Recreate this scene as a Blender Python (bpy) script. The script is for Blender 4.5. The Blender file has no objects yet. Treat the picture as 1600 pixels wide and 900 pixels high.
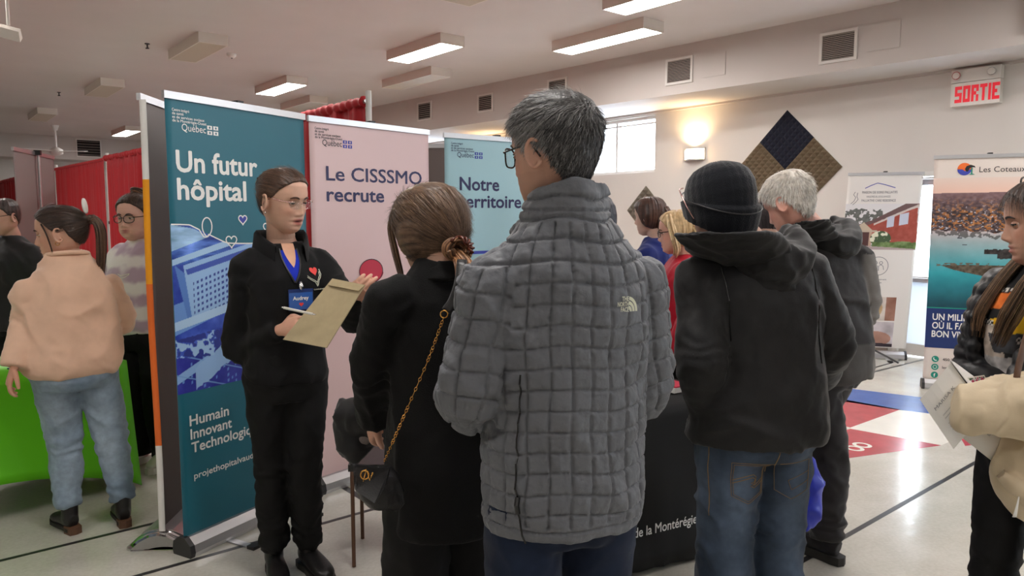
import bpy, math, random
import numpy as np
from mathutils import Vector, Matrix

S = bpy.context.scene
COL = S.collection
rng = np.random.default_rng(7)
random.seed(7)

# ------------------------------------------------------------------ camera
CH, CF, CP = 1.55, 1150.0, math.atan(110 / 1150.0)
cam_d = bpy.data.cameras.new('camera')
cam = bpy.data.objects.new('camera', cam_d); COL.objects.link(cam)
cam.location = (0, 0, CH); cam.rotation_euler = (math.pi / 2 - CP, 0, 0)
cam_d.sensor_width = 36.0; cam_d.lens = 36.0 * CF / 1600.0
cam_d.clip_start = 0.05; cam_d.clip_end = 300
S.camera = cam
# ------------------------------------------------------------------ world, exposure
world = bpy.data.worlds.new('overcast_sky'); S.world = world; world.use_nodes = True
bg = world.node_tree.nodes['Background']
bg.inputs[0].default_value = (0.86, 0.93, 1.0, 1); bg.inputs[1].default_value = 7.0
S.view_settings.view_transform = 'Standard'; S.view_settings.look = 'None'
S.view_settings.exposure = 1.2; S.view_settings.gamma = 1.0; S.view_settings.use_curve_mapping = False
LAMP_ON = 15.0          # emission of a lit ceiling diffuser
SCONCE_ON = 13.0
S.cycles.max_bounces = 7; S.cycles.diffuse_bounces = 5; S.cycles.glossy_bounces = 3
S.cycles.transparent_max_bounces = 8; S.cycles.caustics_reflective = False; S.cycles.caustics_refractive = False
S.cycles.sample_clamp_indirect = 6.0

# ------------------------------------------------------------------ geometry of the place
TH = math.radians(39.6)                      # the hall runs this far to the left of the view
RD = Vector((-math.sin(TH), math.cos(TH), 0)); RN = Vector((math.cos(TH), math.sin(TH), 0))
def R(n, d, z=0.0):
    v = RN * n + RD * d; return Vector((v.x, v.y, z))
cpp, spp = math.cos(CP), math.sin(CP)
def ray(px, py):
    a = (px - 800) / CF; b = (450 - py) / CF
    return Vector((a, cpp + b * spp, -spp + b * cpp))
def W(px, py, Y):                            # a point of the place seen at px,py and Y metres ahead
    r = ray(px, py); return Vector((r.x * Y / r.y, Y, CH + r.z * Y / r.y))

# ------------------------------------------------------------------ materials
def lin(c):
    return tuple(((x / 255) / 12.92 if x / 255 <= .04045 else ((x / 255 + .055) / 1.055) ** 2.4) for x in c)
MATS = {}
def mat(name, c, rough=.6, metal=0.0, var=.0, vscale=8.0, bump=0.0, bscale=60.0, sheen=0.0, attr=False, coat=0.0,
        stretch=(1, 1, 1), spec=.5, emit=None, estr=0.0, alpha=1.0, sss=0.0):
    m = bpy.data.materials.new(name); m.use_nodes = True; MATS[name] = m
    nt = m.node_tree; b = nt.nodes['Principled BSDF']
    c = lin(c) if max(c) > 1.0 else c
    b.inputs['Roughness'].default_value = rough; b.inputs['Metallic'].default_value = metal
    b.inputs['Specular IOR Level'].default_value = spec
    b.inputs['Base Color'].default_value = (*c, 1)
    if sheen: b.inputs['Sheen Weight'].default_value = sheen; b.inputs['Sheen Roughness'].default_value = .4
    if coat: b.inputs['Coat Weight'].default_value = coat; b.inputs['Coat Roughness'].default_value = .1
    if sss:
        b.inputs['Subsurface Weight'].default_value = sss; b.inputs['Subsurface Radius'].default_value = (.012, .005, .003); b.inputs['Subsurface Scale'].default_value = 1.0
    if alpha < 1: b.inputs['Alpha'].default_value = alpha
    if emit: b.inputs['Emission Color'].default_value = (*(lin(emit) if max(emit) > 1 else emit), 1); b.inputs['Emission Strength'].default_value = estr
    src = None
    if attr:
        a = nt.nodes.new('ShaderNodeAttribute'); a.attribute_name = 'Col'; src = a.outputs['Color']
        nt.links.new(src, b.inputs['Base Color'])
    if var or bump:
        tc = nt.nodes.new('ShaderNodeTexCoord'); mp = nt.nodes.new('ShaderNodeMapping'); mp.inputs['Scale'].default_value = stretch
        nt.links.new(tc.outputs['Object'], mp.inputs[0])
    if var:
        n = nt.nodes.new('ShaderNodeTexNoise'); n.inputs['Scale'].default_value = vscale; n.inputs['Detail'].default_value = 6
        nt.links.new(mp.outputs[0], n.inputs['Vector'])
        mr = nt.nodes.new('ShaderNodeMapRange'); mr.inputs[1].default_value = .3; mr.inputs[2].default_value = .7
        mr.inputs[3].default_value = 1 - var; mr.inputs[4].default_value = 1 + var
        nt.links.new(n.outputs[0], mr.inputs[0])
        mx = nt.nodes.new('ShaderNodeVectorMath'); mx.operation = 'SCALE'
        if src: nt.links.new(src, mx.inputs[0])
        else: mx.inputs[0].default_value = c
        nt.links.new(mr.outputs[0], mx.inputs['Scale']); nt.links.new(mx.outputs[0], b.inputs['Base Color'])
    if bump:
        n2 = nt.nodes.new('ShaderNodeTexNoise'); n2.inputs['Scale'].default_value = bscale; n2.inputs['Detail'].default_value = 4
        nt.links.new(mp.outputs[0], n2.inputs['Vector'])
        bp = nt.nodes.new('ShaderNodeBump'); bp.inputs['Strength'].default_value = bump; bp.inputs['Distance'].default_value = .004
        nt.links.new(n2.outputs[0], bp.inputs['Height']); nt.links.new(bp.outputs[0], b.inputs['Normal'])
    return m

mat('wall_paint', (214, 211, 206), .7, var=.02, vscale=2)
mat('bulkhead_paint', (196, 190, 185), .7, var=.02, vscale=2)
mat('ceiling_paint', (212, 205, 202), .8, var=.03, vscale=1.2, bump=.15, bscale=90)
mat('white_paint', (226, 224, 220), .5)
mat('fixture_metal', (222, 214, 204), .45)
mat('diffuser_off', (196, 186, 168), .5, var=.04, vscale=40)
mat('diffuser_on', (255, 252, 246), .5, emit=(255, 250, 246), estr=LAMP_ON)
mat('sconce_on', (255, 236, 200), .5, emit=(255, 205, 140), estr=SCONCE_ON)
mat('dark_void', (28, 27, 28), .8)
mat('vent_metal', (176, 168, 160), .5)
mat('floor_line', (47, 46, 48), .35, var=.15, vscale=12)
mat('mark_red', (176, 62, 72), .22, var=.12, vscale=9)
mat('mark_blue', (52, 96, 172), .22, var=.12, vscale=9)
mat('mark_white', (226, 224, 216), .22, var=.03)
mat('base_rubber', (150, 142, 134), .5)
mat('foam_brown', (112, 98, 78), .95, bump=.3, bscale=200)
mat('foam_navy', (24, 28, 44), .95, bump=.3, bscale=200)
mat('foam_grey', (104, 98, 88), .95, bump=.3, bscale=200)
mat('alu', (205, 205, 207), .32, metal=.85, bump=.03, bscale=300, stretch=(1, 30, 30))
mat('chrome', (225, 225, 228), .08, metal=1.0)
mat('dark_plastic', (40, 40, 42), .4)
mat('black_plastic', (16, 16, 17), .35)
mat('white_plastic', (228, 226, 220), .4)
mat('banner_back', (128, 118, 116), .55, var=.04, vscale=3)
mat('teal_print', (26, 104, 122), .42)
mat('pink_print', (228, 198, 198), .42)
mat('sky_print', (166, 206, 216), .42)
mat('white_print', (228, 226, 222), .42)
mat('orange_print', (240, 160, 20), .42)
mat('deep_orange_print', (232, 110, 40), .42)
mat('ink_white', (240, 240, 236), .45)
mat('ink_navy', (34, 32, 84), .45)
mat('ink_black', (30, 30, 34), .45)
mat('ink_grey', (120, 122, 130), .45)
mat('ink_red', (205, 52, 78), .45)
mat('ink_blue', (58, 70, 170), .45)
mat('ink_teal', (20, 140, 120), .45)
mat('navy_print', (26, 50, 108), .42)
mat('cream_print', (222, 212, 204), .42)
mat('ink_gold', (206, 160, 60), .35, metal=.6)
mat('picture', (255, 255, 255), .42, attr=True)
mat('red_drape', (176, 10, 26), .68, sheen=.08, bump=.1, bscale=400)
mat('exit_red', (226, 20, 44), .4, emit=(255, 40, 60), estr=.12)
mat('green_spandex', (104, 206, 10), .5, sheen=.15)
mat('black_cloth', (13, 13, 15), .75, bump=.1, bscale=350)
mat('paper', (236, 234, 230), .6)
mat('kraft', (172, 156, 122), .65, var=.05, vscale=30)
mat('snow', (235, 240, 248), .8)
def pane_mat(name, tint, frosted=0.0):
    m = bpy.data.materials.new(name); m.use_nodes = True; MATS[name] = m; nt = m.node_tree
    nt.nodes.remove(nt.nodes['Principled BSDF']); out = nt.nodes['Material Output']
    tr = nt.nodes.new('ShaderNodeBsdfTransparent'); tr.inputs[0].default_value = (*tint, 1)
    gl = nt.nodes.new('ShaderNodeBsdfGlossy'); gl.inputs['Roughness'].default_value = .02
    mx = nt.nodes.new('ShaderNodeMixShader'); mx.inputs[0].default_value = .07
    last = tr
    if frosted:
        tl = nt.nodes.new('ShaderNodeBsdfTranslucent'); tl.inputs[0].default_value = (.85, .9, .95, 1)
        df = nt.nodes.new('ShaderNodeBsdfDiffuse'); df.inputs[0].default_value = (.8, .83, .86, 1)
        m2 = nt.nodes.new('ShaderNodeMixShader'); m2.inputs[0].default_value = frosted
        nt.links.new(tl.outputs[0], m2.inputs[1]); nt.links.new(df.outputs[0], m2.inputs[2]); last = m2
    nt.links.new(last.outputs[0], mx.inputs[1]); nt.links.new(gl.outputs[0], mx.inputs[2]); nt.links.new(mx.outputs[0], out.inputs[0])
pane_mat('window_glass', (.96, .98, 1)); pane_mat('frosted_panel', (1, 1, 1), .75); pane_mat('lens', (.97, .98, .98))

def floor_material():
    m = bpy.data.materials.new('polished_terrazzo'); m.use_nodes = True; MATS['floor'] = m; nt = m.node_tree; b = nt.nodes['Principled BSDF']
    tc = nt.nodes.new('ShaderNodeTexCoord')
    n1 = nt.nodes.new('ShaderNodeTexNoise'); n1.inputs['Scale'].default_value = 3.0; n1.inputs['Detail'].default_value = 8; n1.inputs['Roughness'].default_value = .65
    n2 = nt.nodes.new('ShaderNodeTexNoise'); n2.inputs['Scale'].default_value = 60; n2.inputs['Detail'].default_value = 3
    for n in (n1, n2): nt.links.new(tc.outputs['Object'], n.inputs['Vector'])
    cr = nt.nodes.new('ShaderNodeValToRGB'); e = cr.color_ramp.elements
    e[0].position = .3; e[0].color = (*lin((184, 180, 168)), 1); e[1].position = .72; e[1].color = (*lin((210, 207, 198)), 1)
    ad = nt.nodes.new('ShaderNodeMix'); ad.data_type = 'FLOAT'; ad.inputs[0].default_value = .35
    nt.links.new(n1.outputs[0], ad.inputs[2]); nt.links.new(n2.outputs[0], ad.inputs[3]); nt.links.new(ad.outputs[0], cr.inputs[0])
    nt.links.new(cr.outputs[0], b.inputs['Base Color'])
    rr = nt.nodes.new('ShaderNodeMapRange'); rr.inputs[1].default_value = .3; rr.inputs[2].default_value = .7; rr.inputs[3].default_value = .13; rr.inputs[4].default_value = .26
    nt.links.new(n1.outputs[0], rr.inputs[0]); nt.links.new(rr.outputs[0], b.inputs['Roughness'])
    n3 = nt.nodes.new('ShaderNodeTexNoise'); n3.inputs['Scale'].default_value = 9; nt.links.new(tc.outputs['Object'], n3.inputs['Vector'])
    bp = nt.nodes.new('ShaderNodeBump'); bp.inputs['Strength'].default_value = .12; bp.inputs['Distance'].default_value = .01
    nt.links.new(n3.outputs[0], bp.inputs['Height']); nt.links.new(bp.outputs[0], b.inputs['Normal'])
floor_material()

# ------------------------------------------------------------------ mesh helpers
def mk(name, V, F, material=None, parent=None, col=None, smooth=True, M=None):
    me = bpy.data.meshes.new(name)
    V = np.asarray(V, dtype=np.float32).reshape(-1, 3)
    if M is not None:
        Mn = np.array(M, dtype=np.float32); V = V @ Mn[:3, :3].T + Mn[:3, 3]
    if isinstance(F, np.ndarray):
        k = F.shape[1]; me.vertices.add(len(V)); me.vertices.foreach_set('co', V.ravel())
        me.loops.add(F.size); me.loops.foreach_set('vertex_index', F.ravel().astype(np.int32))
        me.polygons.add(len(F)); me.polygons.foreach_set('loop_start', np.arange(0, F.size, k, dtype=np.int32))
        me.update(calc_edges=True); me.validate()
    else:
        me.from_pydata(V.tolist(), [], [list(f) for f in F]); me.update()
    if smooth: me.polygons.foreach_set('use_smooth', [True] * len(me.polygons))
    if col is not None and len(col) == len(me.vertices):
        a = me.color_attributes.new('Col', 'FLOAT_COLOR', 'POINT')
        c = np.ones((len(V), 4), dtype=np.float32); c[:, :3] = col; a.data.foreach_set('color', c.ravel())
    if material: me.materials.append(MATS[material] if isinstance(material, str) else material)
    o = bpy.data.objects.new(name, me); COL.objects.link(o)
    if parent is not None: o.parent = parent
    return o
def tag(o, label=None, cat=None, group=None, kind=None):
    if label: o['label'] = label
    if cat: o['category'] = cat
    if group: o['group'] = group
    if kind: o['kind'] = kind
    return o
def empty(name, loc=(0, 0, 0), rz=0.0, **k):
    o = bpy.data.objects.new(name, None); COL.objects.link(o); o.location = loc; o.rotation_euler = (0, 0, rz); o.empty_display_size = .1
    return tag(o, **k)
class MB:
    """collects closed shapes into one mesh"""
    def __init__(s): s.V = []; s.F = []; s.n = 0
    def add(s, V, F):
        V = [tuple(v) for v in V]; s.V += V; s.F += [tuple(i + s.n for i in f) for f in F]; s.n += len(V); return s
    def box(s, x0, x1, y0, y1, z0, z1, M=None):
        V = [Vector((x, y, z)) for z in (z0, z1) for y in (y0, y1) for x in (x0, x1)]
        if M is not None: V = [M @ v for v in V]
        return s.add(V, [(0, 2, 3, 1), (4, 5, 7, 6), (0, 1, 5, 4), (2, 6, 7, 3), (0, 4, 6, 2), (1, 3, 7, 5)])
    def prism(s, pts, y0, y1, M=None):            # outline in x,z extruded along y
        n = len(pts); V = [Vector((p[0], y0, p[1])) for p in pts] + [Vector((p[0], y1, p[1])) for p in pts]
        if M is not None: V = [M @ v for v in V]
        return s.add(V, [tuple(range(n)), tuple(range(2 * n - 1, n - 1, -1))] + [(i, i + n, (i + 1) % n + n, (i + 1) % n) for i in range(n)])
    def tube(s, pts, r, seg=8):
        V, F = tube(pts, r, seg); return s.add(V, F)
    def build(s, name, m, parent=None, smooth=False, **k):
        o = mk(name, s.V, s.F, m, parent, smooth=smooth); return tag(o, **k)
def catmull(P, n):
    P = [np.asarray(p, float) for p in P]
    if len(P) < 3 or n < 2: return P
    Q = [2 * P[0] - P[1]] + P + [2 * P[-1] - P[-2]]; out = []
    for i in range(1, len(Q) - 2):
        for k in range(n):
            t = k / n; a, b, c, d = Q[i - 1], Q[i], Q[i + 1], Q[i + 2]
            out.append(.5 * ((2 * b) + (-a + c) * t + (2 * a - 5 * b + 4 * c - d) * t * t + (-a + 3 * b - 3 * c + d) * t ** 3))
    out.append(P[-1]); return out
def tube(pts, rad, seg=12, sm=1, ref=(0, 1, 0), closed=False, se=1.0):
    """closed tapered tube; rad: number or list of numbers / (a, b) pairs (a across, b along ref)"""
    pts = [np.asarray(p, float) for p in pts]
    if not isinstance(rad, (list, tuple, np.ndarray)): rad = [rad] * len(pts)
    rad = [np.array(r if isinstance(r, (tuple, list)) else (r, r), float) for r in rad]
    if sm > 1: pts = catmull(pts, sm); rad = catmull(rad, sm)
    V = []; F = []; n = len(pts); ref = np.asarray(ref, float)
    prev = None
    for i, p in enumerate(pts):
        if closed: t = pts[(i + 1) % n] - pts[i - 1]
        else: t = pts[min(i + 1, n - 1)] - pts[max(i - 1, 0)]
        t = t / (np.linalg.norm(t) + 1e-9)
        f = (ref if prev is None else prev); f = f - t * f.dot(t)
        if np.linalg.norm(f) < .05: f = np.array((1., 0, 0)) - t * t[0]
        f /= np.linalg.norm(f); prev = f; s = np.cross(t, f)
        for k in range(seg):
            a = 2 * math.pi * k / seg; c, d = math.cos(a), math.sin(a)
            if se != 1: c = math.copysign(abs(c) ** se, c); d = math.copysign(abs(d) ** se, d)
            V.append(p + s * rad[i][0] * c + f * rad[i][1] * d)
    for i in range(n if closed else n - 1):
        j = (i + 1) % n
        for k in range(seg):
            F.append((i * seg + k, i * seg + (k + 1) % seg, j * seg + (k + 1) % seg, j * seg + k))
    if not closed:
        V.append(pts[0]); V.append(pts[-1]); a = n * seg
        for k in range(seg):
            F.append((a, (k + 1) % seg, k)); F.append((a + 1, (n - 1) * seg + k, (n - 1) * seg + (k + 1) % seg))
    return V, F
def loft(rings, seg=32):
    """horizontal rings (z, cx, cy, rx, ry[, exponent])"""
    V = []; F = []
    for r in rings:
        z, cx, cy, rx, ry = r[:5]; e = r[5] if len(r) > 5 else .9
        for k in range(seg):
            a = 2 * math.pi * k / seg; c, d = math.cos(a), math.sin(a)
            V.append((cx + rx * math.copysign(abs(c) ** e, c), cy + ry * math.copysign(abs(d) ** e, d), z))
    n = len(rings)
    for i in range(n - 1):
        for k in range(seg): F.append((i * seg + k, i * seg + (k + 1) % seg, (i + 1) * seg + (k + 1) % seg, (i + 1) * seg + k))
    F.append(tuple(range(seg - 1, -1, -1))); F.append(tuple(range((n - 1) * seg, n * seg)))
    return V, F
def sphere(c, r, seg=16, rings=10, M=None):
    r = (r, r, r) if not isinstance(r, (tuple, list)) else r; V = []; F = []
    for i in range(1, rings):
        t = math.pi * i / rings
        for k in range(seg):
            a = 2 * math.pi * k / seg; V.append(Vector((r[0] * math.sin(t) * math.cos(a), r[1] * math.sin(t) * math.sin(a), r[2] * math.cos(t))))
    V += [Vector((0, 0, r[2])), Vector((0, 0, -r[2]))]
    if M is not None: V = [M @ v for v in V]
    V = [v + Vector(c) for v in V]; a = len(V) - 2
    for i in range(rings - 2):
        for k in range(seg): F.append((i * seg + k, (i + 1) * seg + k, (i + 1) * seg + (k + 1) % seg, i * seg + (k + 1) % seg))
    for k in range(seg): F.append((a, k, (k + 1) % seg)); F.append((a + 1, (rings - 2) * seg + (k + 1) % seg, (rings - 2) * seg + k))
    return V, F
def remesh(parts, voxel, it=4, fac=.5):
    mb = MB()
    for V, F in parts: mb.add(V, F)
    me = bpy.data.meshes.new('t'); me.from_pydata(mb.V, [], mb.F); me.update()
    o = bpy.data.objects.new('t', me); COL.objects.link(o)
    m = o.modifiers.new('r', 'REMESH'); m.mode = 'VOXEL'; m.voxel_size = voxel
    if it: s = o.modifiers.new('s', 'SMOOTH'); s.iterations = it; s.factor = fac
    dg = bpy.context.evaluated_depsgraph_get(); ev = o.evaluated_get(dg); e = ev.to_mesh()
    n = len(e.vertices); V = np.empty(n * 3, np.float32); e.vertices.foreach_get('co', V)
    N = np.empty(n * 3, np.float32); e.vertices.foreach_get('normal', N)
    k = len(e.polygons); F = np.empty(len(e.loops), np.int32); e.loops.foreach_get('vertex_index', F)
    ev.to_mesh_clear(); bpy.data.objects.remove(o); bpy.data.meshes.remove(me)
    return V.reshape(-1, 3).astype(float), F.reshape(k, -1), N.reshape(-1, 3).astype(float)
def vn(P, seed=0):
    """value noise in 0..1"""
    P = np.asarray(P, float) + 100.0; i = np.floor(P).astype(np.int64); f = P - i; f = f * f * (3 - 2 * f)
    def h(a, b, c):
        x = (a * 374761393 + b * 668265263 + c * 2147483647 + seed * 974634777) & 0xFFFFFFFF
        x = ((x ^ (x >> 13)) * 1274126177) & 0xFFFFFFFF; x = x ^ (x >> 16); return (x & 0xFFFF) / 65535.0
    r = 0
    for dx in (0, 1):
        for dy in (0, 1):
            for dz in (0, 1):
                w = (f[:, 0] if dx else 1 - f[:, 0]) * (f[:, 1] if dy else 1 - f[:, 1]) * (f[:, 2] if dz else 1 - f[:, 2])
                r = r + w * h(i[:, 0] + dx, i[:, 1] + dy, i[:, 2] + dz)
    return r
def fbm(P, o=3, seed=0):
    r = 0; a = .5
    for k in range(o): r = r + a * vn(np.asarray(P) * 2 ** k, seed + k); a *= .5
    return r / (1 - .5 ** o)
def ridge(x): return 1 - np.abs(2 * x - 1)

def text(body, M, x, z, width, parent, m, bold=.0, name='lettering', size=None, y=-.0018):
    """flat lettering in a banner's x,z plane: left end at x, baseline z, scaled to width; strokes thickened evenly by bold (ems)"""
    c = bpy.data.curves.new(name, 'FONT'); c.body = body; c.size = 1; c.resolution_u = 3
    o = bpy.data.objects.new(name, c); COL.objects.link(o)
    dg = bpy.context.evaluated_depsgraph_get(); me = bpy.data.meshes.new_from_object(o.evaluated_get(dg)); bpy.data.objects.remove(o)
    A = np.array([v.co for v in me.vertices]); Fs = [tuple(p.vertices) for p in me.polygons]; bpy.data.meshes.remove(me)
    bold = bold * 1.1; w = A[:, 0].max() - A[:, 0].min() + 2 * bold; sx = width / w; sz = size if size else sx; V = []; F = []; n = len(A)
    sh = [(math.cos(q), math.sin(q)) for q in np.linspace(0, 2 * math.pi, 9)[:-1]] if bold else [(0, 0)]
    for k, (a, b) in enumerate(sh):
        V += [(x + (v[0] - A[:, 0].min() + bold + a * bold) * sx, y - k * 4e-6, z + (v[1] + b * bold) * sz) for v in A]; F += [tuple(i + n * k for i in f) for f in Fs]
    return mk(name, V, F, m, parent, smooth=False)
def flat(name, pts, m, parent, y=-.0018):
    """thin printed shape in the x,z plane"""
    return MB().prism(pts, y, y + .0006).build(name, m, parent)
def ribbon(name, pts, w, m, parent, y=-.0022, closed=False):
    P = [np.array(p, float) for p in pts]; n = len(P); V = []; F = []
    for i, p in enumerate(P):
        a = P[(i - 1) % n] if (closed or i > 0) else p; b = P[(i + 1) % n] if (closed or i < n - 1) else p
        t = b - a; t /= np.linalg.norm(t) + 1e-9; q = np.array((-t[1], t[0])) * w / 2
        V += [(p[0] + q[0], y, p[1] + q[1]), (p[0] - q[0], y, p[1] - q[1])]
    for i in range(n if closed else n - 1): j = (i + 1) % n; F.append((2 * i, 2 * i + 1, 2 * j + 1, 2 * j))
    return mk(name, V, F, m, parent, smooth=False)
def heart(cx, cz, s, n=24):
    o = []
    for k in range(n):
        t = 2 * math.pi * k / n; o.append((cx + s * 16 * math.sin(t) ** 3 / 17, cz + s * (13 * math.cos(t) - 5 * math.cos(2 * t) - 2 * math.cos(3 * t) - math.cos(4 * t)) / 17))
    return o[::-1]
def inpoly(U, Vv, pts):
    r = np.zeros(U.shape, bool); n = len(pts)
    for i in range(n):
        x1, y1 = pts[i]; x2, y2 = pts[(i + 1) % n]
        if y1 == y2: continue
        c = ((y1 > Vv) != (y2 > Vv)) & (U < (x2 - x1) * (Vv - y1) / (y2 - y1) + x1); r ^= c
    return r
def picture(name, x0, x1, z0, z1, nx, nz, fn, parent, y=-.0012, ztop=None, M=None):
    """a printed picture: a fine flat grid carrying its ink colours per point"""
    xs = np.linspace(x0, x1, nx); zs = np.linspace(z0, z1, nz); X, Z = np.meshgrid(xs, zs)
    C = fn(X.ravel(), Z.ravel()); ZZ = Z.copy()
    if ztop is not None: ZZ = np.minimum(Z, ztop(X))
    V = np.stack([X.ravel(), np.full(X.size, y), ZZ.ravel()], 1)
    i = np.arange((nz - 1) * nx).reshape(nz - 1, nx)[:, :-1].ravel(); F = np.stack([i, i + 1, i + nx + 1, i + nx], 1)
    return mk(name, V, F, 'picture', parent, col=np.array([lin(c) for c in C]) if len(C) < 10 else linv(C), smooth=False, M=M)
def linv(C):
    C = np.clip(np.asarray(C, float) / 255, 0, 1); return np.where(C <= .04045, C / 12.92, ((C + .055) / 1.055) ** 2.4)

# ================================================================== the hall
def room_box(name, n0, n1, d0, d1, z0, z1, m, parent=None, kind='structure', smooth=False, **k):
    """box aligned to the hall; its origin at its middle"""
    o = MB().box(-(n1 - n0) / 2, (n1 - n0) / 2, -(d1 - d0) / 2, (d1 - d0) / 2, 0, z1 - z0).build(name, m, parent)
    o.location = R((n0 + n1) / 2, (d0 + d1) / 2, z0); o.rotation_euler = (0, 0, TH)
    return tag(o, kind=kind, **k)
N0, N1, D0, D1, HC = -7.0, 8.62, -8.0, 23.9, 3.7
fl = room_box('floor', N0 - .2, N1 + .2, D0 - .2, D1 + .2, -.1, 0, 'floor')
FLM = fl.matrix_basis.copy()
def on_floor(n, d): return (n - (N0 + N1) / 2, d - (D0 + D1) / 2)
def floor_poly(name, pts, m, z=.1006):
    V = [(*on_floor(*p), z) for p in pts]; n = len(V); V += [(x, y, z - .0004) for x, y, _ in V]
    F = [tuple(range(n)), tuple(range(2 * n - 1, n - 1, -1))] + [(i, i + n, (i + 1) % n + n, (i + 1) % n) for i in range(n)]
    return mk(name, V, F, m, fl, smooth=False)
for d in (3.95, 3.40, 1.63, 1.085, -.1, -.65, 5.75, 6.3, 9.5, 10.1, 13.5, 14.1, 18):
    floor_poly('painted_line', [(N0 + .1, d - .014), (4.3 if d in (99,) else N1 - .1, d - .014), (N1 - .1, d + .014), (N0 + .1, d + .014)], 'floor_line')
floor_poly('painted_line', [(7.3, 3.30), (N1, 3.24), (N1, 3.27), (7.3, 3.33)], 'floor_line')
floor_poly('painted_line', [(1.86, 3.53), (1.9, 3.53), (1.9, 5.2), (1.86, 5.2)], 'floor_line')
floor_poly('blue_marking', [(5.95, 3.5), (6.35, 3.9), (6.75, 2.45), (6.22, 2.25), (6.12, 2.55), (6.05, 3.0)], 'mark_blue')
floor_poly('white_marking', [(6.10, 2.92), (6.155, 2.50), (6.22, 2.25), (5.82, 1.9), (5.39, 1.909), (5.303, 2.495), (5.336, 2.511), (5.33, 2.63), (5.1, 2.517), (5.0, 3.3), (5.9, 3.4)], 'mark_white', z=.1003)
floor_poly('red_marking', [(6.10, 3.5), (6.155, 2.498), (5.336, 2.511), (5.30, 3.4)], 'mark_red')
floor_poly('red_marking', [(5.303, 2.495), (5.388, 1.909), (4.40, 2.27), (4.2, 3.1), (5.08, 3.1), (5.1, 2.517)], 'mark_red')
floor_poly('red_marking', [(5.82, 2.068), (5.88, 2.02), (5.84, 2.0)], 'mark_red')
floor_poly('red_marking', [(5.79, 1.948), (5.70, 1.72), (5.50, 1.80)], 'mark_red')
def digit():
    V = []
    for cx in (-.055, .055):
        for k in range(16):
            a = 2 * math.pi * k / 16
            for r in (.058, .034): V.append((4.921 + r * 1.0 * math.sin(a) + cx, 2.257 + r * 1.1 * math.cos(a)))
    V2 = [(*on_floor(*p), .1008) for p in V]; F = []
    for b in (0, 32):
        for k in range(16): j = (k + 1) % 16; F.append((b + 2 * k, b + 2 * k + 1, b + 2 * j + 1, b + 2 * j))
    mk('painted_digit', V2, F, 'mark_white', fl, smooth=False)
digit()

room_box('ceiling', N0 - .2, N1 + .2, D0 - .2, D1 + .2, HC, HC + .1, 'ceiling_paint')
# long wall with window and door openings (pieces between the openings are one wall)
def wall_with_holes(name, m, n0, n1, holes):
    ds = sorted({D0, D1, *[h[0] for h in holes], *[h[1] for h in holes]}); zs = sorted({0, HC, *[h[2] for h in holes], *[h[3] for h in holes]})
    mb = MB(); cd = (D0 + D1) / 2
    for a, b in zip(ds, ds[1:]):
        run = None
        for c, e in zip(zs, zs[1:]):
            if any(h[0] <= a and b <= h[1] and h[2] <= c and e <= h[3] for h in holes):
                if run: mb.box(0, n1 - n0, a - cd, b - cd, run[0], run[1]); run = None
            else: run = (run[0] if run else c, e)
        if run: mb.box(0, n1 - n0, a - cd, b - cd, run[0], run[1])
    o = mb.build(name, m, kind='structure'); o.location = R(n0, cd, 0); o.rotation_euler = (0, 0, TH); return o
WIN = [(7.12, 8.75, 2.22, 3.05), (12.2, 13.8, 2.22, 3.05), (-2.4, -.6, 2.22, 3.05), (17.2, 18.8, 2.22, 3.05)]
DOOR = (2.45, 3.62, 0.0, 2.05)
wall_with_holes('wall_right', 'wall_paint', N1, N1 + .22, WIN + [DOOR, (-6.5, -4.0, .9, 2.3)])
room_box('wall_left', N0 - .2, N0, D0, D1, 0, HC, 'wall_paint')
room_box('wall_back', N0, N1, D0 - .2, D0, 0, HC, 'wall_paint')
room_box('wall_far', N0, N1, D1, D1 + .2, 0, HC, 'wall_paint')
# bulkhead along the long wall, slightly out of line with it, and across the far end
def bulkhead():
    P = [R(N1, D0), R(8.0, D0), R(7.95, 1.0), R(7.24, 12.8), R(7.0, D1), R(N1, D1)]; n = 6
    V = [(p.x, p.y, 3.1) for p in P] + [(p.x, p.y, HC) for p in P]
    F = [tuple(range(n)), tuple(range(2 * n - 1, n - 1, -1))] + [(i, i + n, (i + 1) % n + n, (i + 1) % n) for i in range(n)]
    mk('trim_1', V, F, 'bulkhead_paint', smooth=False)['kind'] = 'structure'
bulkhead()
room_box('trim_2', N0, 7.02, 22.9, D1, 3.1, HC, 'bulkhead_paint')
room_box('trim_3', N1 - .03, N1, D0, D1, 3.07, 3.1, 'bulkhead_paint')
for a, b in ((D0, DOOR[0] - .05), (DOOR[1] + .05, D1)):
    room_box('baseboard_right' if a < 0 else 'baseboard_far', N1 - .015, N1, a, b, 0, .1, 'base_rubber')
def FN(d): return 7.95 - (d - 1) * .0602 if d < 12.8 else 7.24 - (d - 12.8) * .0216      # bulkhead face at depth d
# outside ground
room_box('ground_outside', N1 + .3, N1 + 40, -30, 45, -.25, -.15, 'snow', kind='structure')
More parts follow.
